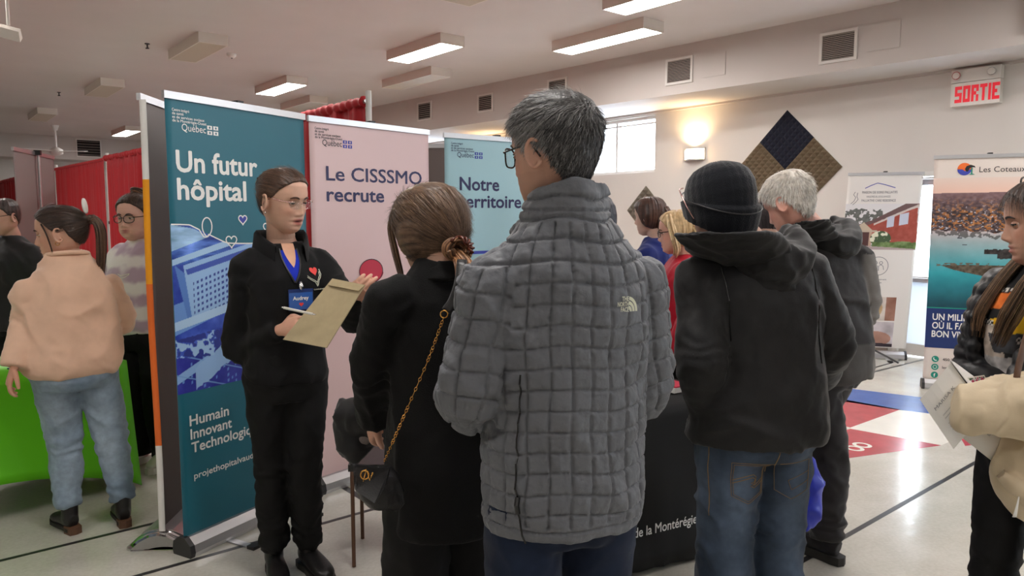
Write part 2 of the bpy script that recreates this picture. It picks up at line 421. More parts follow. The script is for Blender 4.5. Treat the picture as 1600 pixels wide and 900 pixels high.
# windows
def window(i, w):
    d0, d1, z0, z1 = w; root = empty(f'window_{i}', R(N1 + .06, (d0 + d1) / 2, z0), TH, kind='structure'); h = (d1 - d0) / 2; H = z1 - z0
    mb = MB(); t = .045
    mb.box(0, .1, -h, h, 0, t).box(0, .1, -h, h, H - t, H).box(0, .1, -h, -h + t, t, H - t).box(0, .1, h - t, h, t, H - t).build('window_frame', 'white_paint', root)
    MB().box(.01, .09, -.02, .02, t, H - t).build('mullion', 'white_paint', root)
    MB().box(.015, .035, -h + t, h - t, H - .11, H - .085).build('blind_rail', 'white_paint', root)
    for a, b in ((-h + t, -.02), (.02, h - t)): MB().box(.045, .051, a, b, t, H - t).build('pane', 'window_glass', root)
for i, w in enumerate(WIN): window(i + 1, w)
window(5, (-6.5, -4.0, .9, 2.3))
# glazed exit door leaf pair
def door():
    d0, d1, z0, z1 = DOOR; root = empty('door_1', R(N1 + .02, (d0 + d1) / 2, 0), TH, kind='structure'); h = (d1 - d0) / 2
    MB().box(-.03, .12, -h, -h + .05, 0, z1).box(-.03, .12, h - .05, h, 0, z1).box(-.03, .12, -h + .05, h - .05, z1 - .05, z1).build('door_frame', 'white_paint', root)
    for s in (-1, 1):
        a, b = (-h + .052, -.004) if s < 0 else (.004, h - .052)
        f = MB().box(.02, .065, a, a + .05, .01, 1.99).box(.02, .065, b - .05, b, .01, 1.99).box(.02, .065, a + .05, b - .05, 1.9, 1.99).box(.02, .065, a + .05, b - .05, .84, .9).box(.02, .065, a + .05, b - .05, .01, .14).build('door_leaf', 'white_paint', root)
        MB().box(.04, .046, a + .05, b - .05, .9, 1.9).build('pane', 'window_glass', f)
        MB().box(.035, .05, a + .05, b - .05, .14, .84).build('lower_panel', 'frosted_panel', f)
        MB().box(-.04, -.01, a + .04, b - .04, .84, .885).box(-.01, .02, a + .06, a + .09, .845, .88).box(-.01, .02, b - .09, b - .06, .845, .88).build('push_bar', 'alu', f)
    c = MB().box(-.07, .02, .1, .36, 1.9, 1.955).build('door_closer', 'alu', root)
    MB().tube([(-.05, .12, 1.965), (-.16, .3, 1.97), (-.02, .5, 1.99)], .008).build('closer_arm', 'alu', c)
door()

# ceiling fixtures
def fixture(n, d, L, on, label, w=.34, rz=0.0, dd=.12):
    root = empty('ceiling_light', R(n, d, HC - dd), TH + rz, label=label, cat='ceiling light', group='surface-mounted fluorescent ceiling lights')
    h = L / 2
    MB().box(-w / 2, w / 2, -h, h, .012, dd).box(-w / 2, -w / 2 + .015, -h, h, 0, .012).box(w / 2 - .015, w / 2, -h, h, 0, .012).box(-w / 2 + .015, w / 2 - .015, -h, -h + .015, 0, .012).box(-w / 2 + .015, w / 2 - .015, h - .015, h, 0, .012).build('housing', 'fixture_metal', root)
    MB().box(-w / 2 + .016, w / 2 - .016, -h + .016, h - .016, .001, .012).build('diffuser', 'diffuser_on' if on else 'diffuser_off', root)
FX = [(5.15, 7.95, 1.25, 1, 'lit ceiling light box above the pink banner, in the middle of the ceiling'),
      (2.62, 6.3, 1.25, 1, 'lit ceiling light cut by the top edge of the photo above the red curtains'),
      (4.80, 11.6, 1.3, 1, 'lit ceiling light box just above the teal banner'),
      (4.35, 20.0, 1.5, 1, 'small far lit ceiling light above the curtain near the far wall vent'),
      (6.45, 6.1, 1.45, 1, 'dimly lit long ceiling light box beside the bulkhead, above the grey-haired man'),
      (5.6, 4.55, 1.25, 1, 'lit ceiling light whose end shows at the top edge above the bulkhead'),
      (2.96, 9.7, 1.25, 0, 'unlit ceiling light box above and behind the teal banner, biggest of the dark ones'),
      (2.67, 13.6, 1.3, 0, 'unlit ceiling light box over the far red curtain, second of the unlit row'),
      (2.36, 17.9, 1.4, 0, 'unlit ceiling light box farthest away, over the leaning grey banner back'),
      (6.12, 9.7, 1.4, 0, 'unlit long ceiling light box near the bulkhead, above the light blue banner'),
      (5.85, 13.1, 1.3, 0, 'unlit ceiling light just above the top rail between teal and pink banners'),
      (4.20, 5.3, 1.25, 0, 'unlit ceiling light cut by the top edge of the photo above the teal banner')]
for f in FX: fixture(*f)
for n, d in ((-1.5, 8), (-1.5, 13), (6.9, 1.0), (4.6, 1.6), (1.2, 1.6), (-2.2, 2.5), (5.4, -2.5), (1.5, -2.2), (-2.5, -3), (.3, 8.0), (-.4, 12.0)):  # unseen fixtures added to light the hall; last two brighten the drapes
    fixture(n, d, 1.25, 1, 'lit ceiling light outside the photo, of the hall\'s grid')

# vents on the bulkhead
def vent(d, zc, w, h, label, n=None, far=False, slats=14):
    if far: root = empty('air_vent', R(n, 22.9, zc), TH + math.pi / 2, label=label, cat='air vent', group='dark louvred air vents')
    else: root = empty('air_vent', R(FN(d), d, zc), TH + math.radians(3.44), label=label, cat='air vent', group='dark louvred air vents')
    a, b = w / 2, h / 2
    MB().box(-.02, 0, -a - .03, -a, -b - .03, b + .03).box(-.02, 0, a, a + .03, -b - .03, b + .03).box(-.02, 0, -a, a, b, b + .03).box(-.02, 0, -a, a, -b - .03, -b).build('vent_frame', 'wall_paint', root)
    MB().box(-.004, 0, -a, a, -b, b).build('dark_duct', 'dark_void', root)
    for k in range(slats):
        z = -b + (k + .5) * h / slats; Mx = Matrix.Translation((-.010, 0, z)) @ Matrix.Rotation(math.radians(35), 4, 'Y')
        MB().box(-.006, .006, -a, a, -.001, .001, Mx).build('slat', 'vent_metal', root)
vent(3.965, 3.355, .34, .265, 'nearest and largest dark air vent on the bulkhead, before the exit sign')
vent(5.95, 3.385, .34, .265, 'dark air vent on the bulkhead above the window and wall lamp')
vent(8.05, 3.42, .33, .25, 'dark air vent on the bulkhead just behind the grey-haired man\'s hair', slats=10)
vent(9.65, 3.40, .32, .23, 'dark air vent on the bulkhead directly above the light blue banner', slats=8)
vent(11.3, 3.44, .36, .27, 'dark air vent on the bulkhead above the gap of pink and light blue banners', slats=8)
vent(13.6, 3.46, .36, .27, 'tiny dark air vent on the bulkhead beside the white drape post', slats=6)
vent(0, 3.42, .55, .42, 'dark air vent on the far wall bulkhead above the red curtain', n=4.05, far=True, slats=6)
for d in (3.55, 5.5): 
    o = room_box('access_panel', FN(d) - .006, FN(d) - .001, d - .2, d + .12, 3.25, 3.52, 'bulkhead_paint', kind='thing')
    tag(o, 'flat painted access panel beside the ' + ('largest' if d < 4 else 'second largest') + ' bulkhead vent', 'panel'); o.rotation_euler.z += math.radians(3.44)
# picture at the top corner
o = room_box('framed_picture', 7.78, 7.83, 1.5, 2.27, 3.22, 3.6, 'ink_gold', kind='thing'); tag(o, 'small framed picture cut by the top corner on the bulkhead', 'picture')
MB().box(-.03, -.024, -.34, .34, .04, .34).build('canvas', 'foam_navy', o)

# wall sconces
def sconce(d, z, label):
    root = empty('wall_sconce', R(N1, d, z), TH, label=label, cat='wall lamp', group='warm wall lamps under the bulkhead')
    pts = [(-.0 - .13 * math.sin(math.pi * k / 10), -.17 + .34 * k / 10) for k in range(11)]
    def shell(z0, z1, inset):
        V = []; F = []
        for z in (z0, z1):
            for (x, y) in pts: V.append((x * (1 - inset), y * (1 - inset), z))
        n = len(pts)
        for k in range(n - 1): F.append((k, k + 1, n + k + 1, n + k))
        F.append(tuple(range(n))[::-1]); F.append(tuple(range(n, 2 * n))); F.append((0, n, 2 * n - 1, n - 1)); return MB().add(V, F)
    shell(0, .018, 0).build('lower_band', 'alu', root); shell(.155, .17, 0).build('upper_band', 'alu', root)
    shell(.018, .155, .04).build('lamp_shade', 'sconce_on', root)
    for s in (-1, 1): MB().box(-.02, 0, s * .17 - .006, s * .17 + .006, 0, .17).build('side_clip', 'alu', root)
    ld = bpy.data.lights.new('sconce_bulb', 'SPOT'); ld.energy = 20; ld.color = (1, .70, .40); ld.spot_size = math.radians(150); ld.spot_blend = 1; ld.shadow_soft_size = .05
    l = bpy.data.objects.new('sconce_bulb', ld); COL.objects.link(l); l.parent = root; l.location = (-.1, 0, .2); l.rotation_euler = (math.pi, math.radians(12), 0)
sconce(6.40, 2.345, 'glowing half-round wall lamp beside the window, near the big diamond panels')
sconce(10.9, 2.345, 'glowing wall lamp on the far stretch of wall behind the banners')
sconce(15.2, 2.345, 'glowing wall lamp farthest along the wall behind the banners')

# acoustic foam tiles
def foam(dc, zc, half, m, label, dimples=8, h=.05):
    """square tile standing on its corner with a grid of small pyramids"""
    root_M = R(N1 - .001, dc, zc); V = []; F = []; n = dimples * 2 + 1; s = half * math.sqrt(2)
    c45 = math.cos(math.pi / 4)
    for j in range(n):
        for i in range(n):
            a = (i / (n - 1) - .5) * s; b = (j / (n - 1) - .5) * s; up = h if (i % 2 and j % 2) else h * .3
            V.append((-up, (a - b) * c45, (a + b) * c45))
    for j in range(n - 1):
        for i in range(n - 1):
            k = j * n + i
            if (i + j) % 2: F += [(k, k + 1, k + n), (k + 1, k + n + 1, k + n)]
            else: F += [(k, k + 1, k + n + 1), (k, k + n + 1, k + n)]
    b0 = len(V); idx = list(range(n)) + [n - 1 + n * j for j in range(1, n)] + [n * n - 1 - i for i in range(1, n)] + [n * (n - 1) - n * j for j in range(1, n - 1)]
    for i in idx: V.append((0, V[i][1], V[i][2]))
    m_ = len(idx)
    for k in range(m_): F.append((idx[k], b0 + k, b0 + (k + 1) % m_, idx[(k + 1) % m_]))
    F.append(tuple(range(b0, b0 + m_)))
    o = mk('acoustic_panel', V, F, m, smooth=False); o.location = root_M; o.rotation_euler = (0, 0, TH)
    return tag(o, label, 'acoustic panel', 'foam acoustic tiles on the wall')
foam(5.02, 2.517, .368, 'foam_navy', 'dark navy foam tile forming the top of the big diamond', h=.03)
foam(5.385, 2.15, .365, 'foam_brown', 'brown pyramid foam tile on the lamp side of the big diamond, over the beanie')
foam(4.655, 2.15, .365, 'foam_brown', 'brown pyramid foam tile on the exit sign side of the big diamond')
foam(5.02, 1.785, .365, 'foam_navy', 'foam tile at the lower corner of the big diamond, mostly behind the white-haired man')
foam(7.27, 1.66, .36, 'foam_grey', 'small grey foam diamond below the window beside a white banner', dimples=6)

# exit sign with emergency lamps
def exit_sign():
    root = empty('exit_sign', R(N1, 2.90, 2.70), TH - math.pi / 2, label='white SORTIE exit sign with red letters and two lamp heads, under the bulkhead', cat='exit sign')
    MB().box(-.225, .225, -.085, 0, 0, .235).build('sign_box', 'white_plastic', root)
    MB().box(-.225, .225, -.095, 0, .24, .37).build('battery_box', 'white_plastic', root)
    # block letters made of bars
    G = {'S': ['111', '100', '111', '001', '111'], 'O': ['111', '101', '101', '101', '111'], 'R': ['111', '101', '110', '101', '101'],
         'T': ['111', '010', '010', '010', '010'], 'I': ['1', '1', '1', '1', '1'], 'E': ['111', '100', '110', '100', '111']}
    x = -.185; cw = .0215
    for ch in 'SORTIE':
        g = G[ch]; mb = MB(); c2 = cw if len(g[0]) == 3 else cw
        for r_, row in enumerate(g):
            for k, v in enumerate(row):
                if v == '1': mb.box(x + k * c2, x + (k + 1) * c2 + .001, -.088, -.085, .2 - (r_ + 1) * .033, .2 - r_ * .033 + .001)
        mb.build('letter', 'exit_red', root); x += c2 * len(g[0]) + .0125
    for s in (-1, 1):
        V, F = tube([(s * .16, -.09, .31), (s * .16, -.12, .31), (s * .16, -.15, .305)], [.02, .038, .04], 16); MB().add(V, F).build('lamp_head', 'chrome', root)
        V, F = tube([(s * .16, -.151, .305), (s * .16, -.156, .305)], [.034, .034], 16); MB().add(V, F).build('lens', 'white_plastic', root)
exit_sign()

# small things on the ceiling
def emergency_light():
    p = W(14, 50, 6.1); root = empty('emergency_light', (p.x, p.y, HC), math.radians(25), label='grey emergency lamp hanging from the ceiling at the photo\'s edge', cat='lamp')
    z = p.z - HC
    MB().tube([(0, 0, 0), (0, 0, -.03)], .05, 14).build('mount', 'fixture_metal', root); MB().tube([(0, 0, -.03), (0, 0, z + .05)], .012).build('stem', 'fixture_metal', root)
    Mx = Matrix.Translation((0, 0, z)) @ Matrix.Rotation(math.radians(25), 4, 'X') @ Matrix.Rotation(math.radians(12), 4, 'Y') @ Matrix.Scale(.68, 4)
    V = [Mx @ Vector(v) for v in ((-.1, -.07, .05), (.1, -.07, .05), (.1, .08, .05), (-.1, .08, .05), (-.13, -.1, -.06), (.13, -.1, -.06), (.13, .1, -.06), (-.13, .1, -.06))]
    MB().add(V, [(0, 1, 2, 3), (7, 6, 5, 4), (0, 4, 5, 1), (1, 5, 6, 2), (2, 6, 7, 3), (3, 7, 4, 0)]).build('lamp_body', 'fixture_metal', root)
    MB().box(-.11, .11, -.08, .08, -.066, -.06, Mx).build('lens', 'diffuser_off', root)
emergency_light()
def ceil_at(px, py):
    r = ray(px, py); t = (HC - CH) / r.z; return Vector((r.x * t, r.y * t, HC))
for px, py in ((230, 68), (92, 144)):
    r = empty('sprinkler_head', ceil_at(px, py), label='small dark sprinkler head on the ceiling ' + ('near the biggest unlit light' if px > 200 else 'over the far unlit lights'), cat='sprinkler')
    MB().tube([(0, 0, 0), (0, 0, -.01)], .03, 10).build('plate', 'dark_plastic', r); MB().tube([(0, 0, -.01), (0, 0, -.055)], .009).tube([(-.02, 0, -.058), (.02, 0, -.058)], .008).build('nozzle', 'dark_plastic', r)
for px, py in ((362, 84), (280, 181)):
    r = empty('smoke_detector', ceil_at(px, py), label='white dome detector on the ceiling ' + ('beside the biggest unlit light' if px > 300 else 'over the curtain'), cat='detector')
    V, F = tube([(0, 0, 0), (0, 0, -.03), (0, 0, -.055)], [.06, .055, .03], 16); MB().add(V, F).build('housing', 'white_plastic', r, smooth=True)
    MB().tube([(0, 0, -.055), (0, 0, -.062)], .012).build('sensor', 'dark_plastic', r)
def fan():
    p = W(88, 236, 17.5); root = empty('ceiling_fan', (p.x, p.y, HC), .3, label='white ceiling fan with thin blades over the far grey banner back', cat='ceiling fan')
    z = p.z - HC
    MB().tube([(0, 0, 0), (0, 0, -.12)], [.09, .05], 12).build('canopy_cap', 'white_paint', root); MB().tube([(0, 0, -.1), (0, 0, z)], .022).build('down_rod', 'white_paint', root)
    V, F = tube([(0, 0, z + .08), (0, 0, z + .03), (0, 0, z - .06), (0, 0, z - .1)], [.06, .14, .14, .07], 16); MB().add(V, F).build('motor', 'white_paint', root, smooth=True)
    for k in range(3):
        Mx = Matrix.Rotation(2.094 * k - .35, 4, 'Z') @ Matrix.Translation((0, 0, z - .01)) @ Matrix.Rotation(.15, 4, 'X'); MB().box(.1, .72, -.07, .07, -.006, .006, Mx).build('blade', 'white_paint', root)
fan()

# ================================================================== pipe and drape
def drape_run(pa, pb, z0, z1, label, posts=(0, 1), amp=.045, freq=9.0, seed=0, flat_top=False):
    a = Vector((pa[0], pa[1], 0)); b = Vector((pb[0], pb[1], 0)); L = (b - a).length; ang = math.atan2(b.y - a.y, b.x - a.x)
    root = empty('pipe_and_drape', a, ang, label=label, cat='curtain', group='red drape walls of the booths')
    nx = int(L * 45) + 2; nz = 16; xs = np.linspace(0.03, L - .03, nx); V = []
    n1 = vn(np.stack([xs * freq * .5, xs * 0, xs * 0 + seed], 1), seed); n2 = vn(np.stack([xs * freq * 1.7, xs * 0, xs * 0], 1), seed + 5)
    for k in range(nz):
        t = k / (nz - 1); z = z0 + (z1 - z0) * t
        w = amp * (1.05 - .35 * t) * (.0 + 1 if t < .955 else .55)
        y = w * (np.sin(xs * freq * 2.2 + 5 * n1) * .6 + (n2 - .5) * 1.3)
        V.append(np.stack([xs, y, np.full(nx, z) + (0 if k < nz - 1 else .012 * np.sin(xs * 70 + 3 * n1))], 1))
    V = np.concatenate(V); i = np.arange((nz - 1) * nx).reshape(nz - 1, nx)[:, :-1].ravel(); F = np.stack([i, i + 1, i + nx + 1, i + nx], 1)
    c = mk('drape', V, F, 'red_drape', root)
    so = c.modifiers.new('thick', 'SOLIDIFY'); so.thickness = .004
    # gathered sleeve over the rail
    xs2 = np.linspace(.03, L - .03, int(L * 60) + 2); r = .03 + .011 * vn(np.stack([xs2 * 22, xs2 * 0, xs2 * 0], 1), seed + 9) + .006 * np.sin(xs2 * 60)
    V2, F2 = tube([(x, 0, z1 - .015) for x in xs2], [float(q) if not flat_top else .022 for q in r], 10); MB().add(V2, F2).build('gathered_sleeve', 'red_drape', root, smooth=True)
    MB().tube([(0, 0, z1 - .015), (L, 0, z1 - .015)], .015).build('rail', 'alu', root)
    for p in posts:
        x = p * L; q = MB().tube([(x, -.02, 0.006), (x, -.02, z1 + .06)], .021, 12).build('post', 'white_paint', root)
        MB().box(x - .2, x + .2, -.22, .18, 0, .006).build('foot_plate', 'dark_plastic', q)
        MB().tube([(x, -.02, 1.46), (x, -.02, 1.50)], .026, 12).build('clamp', 'black_plastic', q)
drape_run((-1.05, 5.40), (-2.35, 6.98), .05, 2.40, 'red gathered drape behind the teal and pink banners with a white post', posts=(0, 1), seed=1)
drape_run((-2.42, 6.9), (-5.62, 10.3), .05, 2.38, 'red gathered drape between the teal banner and the slim white post', posts=(.999,), seed=2)
drape_run((-5.72, 10.45), (-7.75, 12.62), .05, 2.38, 'flat hanging red drape behind the woman in the peach sweater', posts=(1,), amp=.012, seed=3, flat_top=True)
drape_run((-7.85, 12.72), (-12.9, 18.4), .05, 2.38, 'farthest red drape at the photo\'s edge beyond the grey banner back', posts=(1,), amp=.03, seed=4)
# ================================================================== roll-up banners
def rollup(A, ang, w, label, front, H=2.1, base='plain', z0=.085, back_pole=True, curl=0.0, lean=(0, 0), group='roll-up display banners', foot=True, back='banner_back'):
    """local frame: x along the width, front towards -y, origin at the lower corner"""
    root = empty('rollup_banner', (A[0], A[1], 0), ang, label=label, cat='banner', group=group)
    lx, ly = lean
    def P(x, z, y): f = z / H; return (x + lx * f, y + ly * f, z)
    n, mz = 24, 20; V = []; F = []
    for k in range(mz):
        z = z0 + (H - .02 - z0) * k / (mz - 1)
        for i in range(n):
            x = w * i / (n - 1); bow = -.006 * math.sin(math.pi * i / (n - 1)) * math.sin(math.pi * k / (mz - 1))
            if curl and x < .06: bow += curl * (1 - x / .06) ** 2 * math.sin(math.pi * min(1, .1 + k / (mz - 1) * .9))
            V.append(P(x, z, 0 + (bow if curl else 0)))
    m = n * mz
    for v in V[:m]: V.append((v[0], v[1] + .0012, v[2]))
    for k in range(mz - 1):
        for i in range(n - 1):
            a = k * n + i; F.append((a, a + 1, a + n + 1, a + n))
    Ff = list(F)
    Fb = [(d + m, c + m, b + m, a + m) for a, b, c, d in F]
    for k in range(mz - 1): Fb += [(k * n, (k + 1) * n, (k + 1) * n + m, k * n + m), (k * n + n - 1, k * n + n - 1 + m, (k + 1) * n + n - 1 + m, (k + 1) * n + n - 1)]
    g = mk('graphic_sheet', V, Ff + Fb, front, root)
    g.data.materials.append(MATS[back])
    g.data.polygons.foreach_set('material_index', [0] * len(Ff) + [1] * len(Fb))
    def RailM(z): return Matrix.Translation(P(0, z, 0))
    MB().box(-.006, w + .006, -.009, .010, H - .032, H, Matrix.Translation((lx, ly, 0))).build('top_rail', 'alu', root)
    if base == 'plain':
        pts = [(-.055, .0), (-.062, .02), (-.055, .055), (-.02, .085), (.02, .085), (.055, .06), (.062, .02), (.055, 0)]
        V = []; n = len(pts)
        for x in (.012, w - .012): V += [(x, p[0], p[1]) for p in pts]
        MB().add(V, [tuple(range(n)), tuple(range(2 * n - 1, n - 1, -1))] + [(i, i + n, (i + 1) % n + n, (i + 1) % n) for i in range(n)]).build('base_cassette', 'alu', root)
        for a, b in ((-.012, .012), (w - .012, w + .012)):
            V = []
            for x in (a, b): V += [(x, p[0] * 1.05, p[1] * 1.05) for p in pts]
            MB().add(V, [tuple(range(n)), tuple(range(2 * n - 1, n - 1, -1))] + [(i, i + n, (i + 1) % n + n, (i + 1) % n) for i in range(n)]).build('end_cap', 'dark_plastic', root)
        if foot:
            for x in (.25 * w, .75 * w):
                f = MB().box(x - .018, x + .018, -.21, .12, .0, .006).build('foot', 'alu', root)
                MB().box(x - .024, x + .024, -.245, -.2, 0, .016).build('foot_tip', 'dark_plastic', f)
    elif base == 'wide':
        pts = [(-.15, 0), (-.148, .012), (-.10, .052), (-.05, .078), (0, .088), (.05, .078), (.10, .052), (.148, .012), (.15, 0)]
        V = []; n = len(pts)
        for x in (.02, w - .02): V += [(x, p[0], p[1]) for p in pts]
        MB().add(V, [tuple(range(n)), tuple(range(2 * n - 1, n - 1, -1))] + [(i, i + n, (i + 1) % n + n, (i + 1) % n) for i in range(n)]).build('base_cassette', 'alu', root, smooth=False)
        for s, x in ((-1, .02), (1, w - .02)):
            V = []; F = []; prof = [(0, 1.03), (.5, 1.03), (.8, .98), (1, .84)]
            for q, sc in prof: V += [(x + s * .045 * q, p[0] * sc, p[1] * sc) for p in pts]
            for j in range(len(prof) - 1): F += [(j * n + i, j * n + (i + 1) % n, (j + 1) * n + (i + 1) % n, (j + 1) * n + i) for i in range(n)]
            F += [tuple(range(n)), tuple(range(3 * n, 4 * n))[::-1]]; MB().add(V, F).build('end_cap', 'chrome', root, smooth=True)
    if back_pole:
        pp = MB().tube([(w / 2, .03, .07), (w / 2 + lx, .03 + ly, H - .01)], .011, 10).build('support_pole', 'alu', root)
        MB().box(w / 2 - .018 + lx, w / 2 + .018 + lx, .0 + ly, .05 + ly, H - .03, H + .012).build('pole_clip', 'black_plastic', pp)
    return root
def ANG(A, B): return math.atan2(B[1] - A[1], B[0] - A[0])
def logo(b, x, z, s, ink, sq, k=1.0):
    """four small lines, the word Québec and its four little flags"""
    rows = ['Centre intégré', 'de santé', 'et de services sociaux', 'de la Montérégie-Ouest']; ws = [.088, .058, .168, .178]
    for i, (r, w_) in enumerate(zip(rows, ws)): text(r, None, x, z - i * .0155 * s, w_ * s, b, ink, .012, size=.0175 * s)
    text('Québec', None, x + .046 * s, z - .082 * s, .128 * s, b, ink, .0, size=.046 * s)
    for i in range(2):
        for j in range(2):
            x0 = x + (.182 + i * .034) * s; z0 = z - (.087 - j * .024) * s; w_, h = .027 * s, .018 * s
            f = flat('flag_emblem', [(x0, z0), (x0 + w_, z0), (x0 + w_, z0 + h), (x0, z0 + h)], sq, b)
            c = 'teal_print' if sq == 'ink_white' else ('pink_print' if k == 1 else 'sky_print')
            flat('fleuron', [(x0 + w_ * .5, z0 + h * .12), (x0 + w_ * .68, z0 + h * .5), (x0 + w_ * .5, z0 + h * .88), (x0 + w_ * .32, z0 + h * .5)], c, f, y=-.0026)

# --- teal banner
tA, tB = (-1.51, 3.26), (-1.112, 3.993)
teal = rollup(tA, ANG(tA, tB), .834, 'teal roll-up banner reading Un futur hôpital beside the woman with the folder', 'teal_print', back_pole=True)
logo(teal, .034, 2.018, 1.0, 'ink_white', 'ink_white')
text('Un futur', None, .043, 1.755, .462, teal, 'ink_white', .022, size=.134)
text('hôpital', None, .043, 1.632, .388, teal, 'ink_white', .022, size=.134)
text('Humain', None, .056, .595, .222, teal, 'ink_white', .018, size=.069)
text('Innovant', None, .058, .531, .235, teal, 'ink_white', .018, size=.069)
text('Technologique', None, .060, .467, .42, teal, 'ink_white', .018, size=.069)
text('projethopitalvaudreuil', None, .068, .340, .44, teal, 'ink_white', .012, size=.044)
def hosp_line(x):          # upper edge of the printed picture
    return 1.512 + .008 * np.cos(x * 9) - np.clip((x - .10) / .2, 0, 1) ** 1 * .075 - np.clip(x - .3, 0, 1) * .06
def hospital(X, Z):
    C = np.zeros((len(X), 3)); P = np.stack([X, Z, X * 0], 1)
    n = fbm(P * 14, 4, 3); C[:] = np.array((44, 74, 178)) + (n - .5)[:, None] * 110
    up = Z > 1.34; wv = fbm(P * (10, 42, 1), 4, 8); C[up] = (np.array((58, 100, 190)) + (wv[up] - .5)[:, None] * 210)
    m = inpoly(X, Z, [(0, 1.40), (.0, 1.52), (.12, 1.50), (.20, 1.46)]); C[m] = np.array((150, 190, 226)) + (wv[m] - .5)[:, None] * 110
    m = inpoly(X, Z, [(.0, 1.14), (0, 1.02), (.9, 1.28), (.9, 1.36), (.0, 1.16)]); C[m] = (108, 152, 218)
    m = inpoly(X, Z, [(.0, 1.335), (.055, 1.35), (.9, 1.56), (.9, 1.60), (.0, 1.362)]); C[m] = (168, 204, 236)
    m = inpoly(X, Z, [(.012, 1.34), (.062, 1.30), (.105, 1.075), (.07, 1.09)]); C[m] = (86, 130, 205)
    wall = inpoly(X, Z, [(.058, 1.335), (.9, 1.53), (.9, 1.28), (.115, 1.08), (.095, 1.08)]); C[wall] = (150, 188, 230)
    band = inpoly(X, Z, [(.07, 1.315), (.9, 1.51), (.9, 1.482), (.078, 1.29)]); C[band] = (54, 82, 176)
    sx = X; base = 1.075 + (X - .11) * .30; k = (Z - base) / .0268; c = (X - .095) / .0235
    win = wall & (np.abs(k % 1 - .5) < .23) & (np.abs(c % 1 - .5) < .24) & (Z > base + .01) & (Z < base + .19) & (X > .105); C[win] = (40, 62, 150)
    m = inpoly(X, Z, [(0, 1.04), (.9, 1.22), (.9, 1.26), (0, 1.08)]); C[m] = (176, 208, 238)
    lo = Z < 1.0 + X * .1
    t = fbm(P * 30, 3, 12); tt = lo & (Z > .9) & (t > .52); C[tt] = (38, 52, 140)
    tt = lo & (Z > .9) & (t < .42); C[tt] = (160, 196, 232)
    d = Z < .92 - .1 * X; C[d] = np.array((42, 50, 158)) + (n[d] - .5)[:, None] * 60
    for q in range(5):
        s_ = (Z - (.80 + .05 * q) - .42 * (X - .1 * q)) ; m = d & (np.abs(s_) < .004); C[m] = (140, 180, 230)
    for q in range(4):
        s_ = (Z - (.84 + .08 * q) + .34 * (X - .05 * q)); m = d & (np.abs(s_) < .003); C[m] = (120, 165, 222)
    cars = d & (np.abs((X * 44) % 1 - .5) < .22) & (np.abs(((Z - .4 * X) * 36) % 1 - .5) < .25) & (vn(np.stack([np.floor(X * 44), np.floor((Z - .4 * X) * 36), X * 0], 1), 4) > .62); C[cars] = (104, 148, 216)
    m = (Z - .76 - .52 * X < .03 + .03 * t) & (Z - .70 - .52 * X > .02 - .03 * t) & (X > .1); C[m] = (150, 188, 232)
    return C
picture('printed_picture', .002, .832, .752, 1.53, 300, 280, hospital, teal, y=-.0012, ztop=hosp_line)
cv = []
for x in np.linspace(.004, .15, 20): cv.append((x, float(hosp_line(x))))
for k in range(22): a = -1.9 + 2 * math.pi * k / 21; cv.append((.182 + .032 * math.cos(a) + .001 * k, 1.505 + .045 * math.sin(a)))
for x in np.linspace(.20, .832, 30): cv.append((x, float(hosp_line(x)) + (0 if x > .22 else .0)))
ribbon('white_swirl', cv, .006, 'ink_white', teal)
for (cx, cz, s, m_) in ((.403, 1.541, .027, 'ink_blue'), (.330, 1.437, .034, 'teal_print'), (.56, 1.50, .03, 'teal_print')):
    ribbon('heart_outline', heart(cx, cz, s), .006, 'ink_white', flat('printed_heart', heart(cx, cz, s), m_, teal), closed=True)

# --- pink banner
pA, pB = (-1.098, 4.042), (-.528, 4.712)
pink = rollup(pA, ANG(pA, pB), .88, 'pale pink roll-up banner reading Le CISSSMO recrute', 'pink_print')
logo(pink, .036, 2.03, 1.02, 'ink_black', 'ink_blue')
text('Le CISSSMO', None, .103, 1.757, .715, pink, 'ink_navy', .012, size=.112)
text('recrute', None, .103, 1.642, .41, pink, 'ink_navy', .018, size=.112)
text('Pour que vous', None, .156, .458, .20, pink, 'ink_black', .008, size=.022)
text('humain', None, .136, .400, .27, pink, 'ink_black', .0, size=.078)
f_ = flat('social_icon', [(.138, .235), (.208, .235), (.208, .305), (.138, .305)], 'ink_navy', pink); text('f', None, .16, .243, .028, f_, 'ink_white', .02, size=.07, y=-.0028)
f_ = flat('social_icon', [(.232, .235), (.302, .235), (.302, .305), (.232, .305)], 'ink_navy', pink); text('in', None, .245, .247, .042, f_, 'ink_white', .02, size=.06, y=-.0028)
f_ = flat('printed_blob', [(.405 + .085 * math.cos(a) + (.0 if a < 3.5 else .01), 1.235 + .068 * math.sin(a)) for a in np.linspace(0, 2 * math.pi, 30)[:-1]], 'ink_red', pink)
ribbon('blob_outline', [(.405 + .087 * math.cos(a), 1.235 + .07 * math.sin(a)) for a in np.linspace(0, 2 * math.pi, 30)[:-1]], .005, 'ink_black', f_, closed=True, y=-.003)
ribbon('line_drawing', [(.36, 1.02), (.37, .96), (.40, .92), (.45, .90), (.5, .93), (.53, 1.0), (.5, 1.08)], .006, 'ink_black', pink)

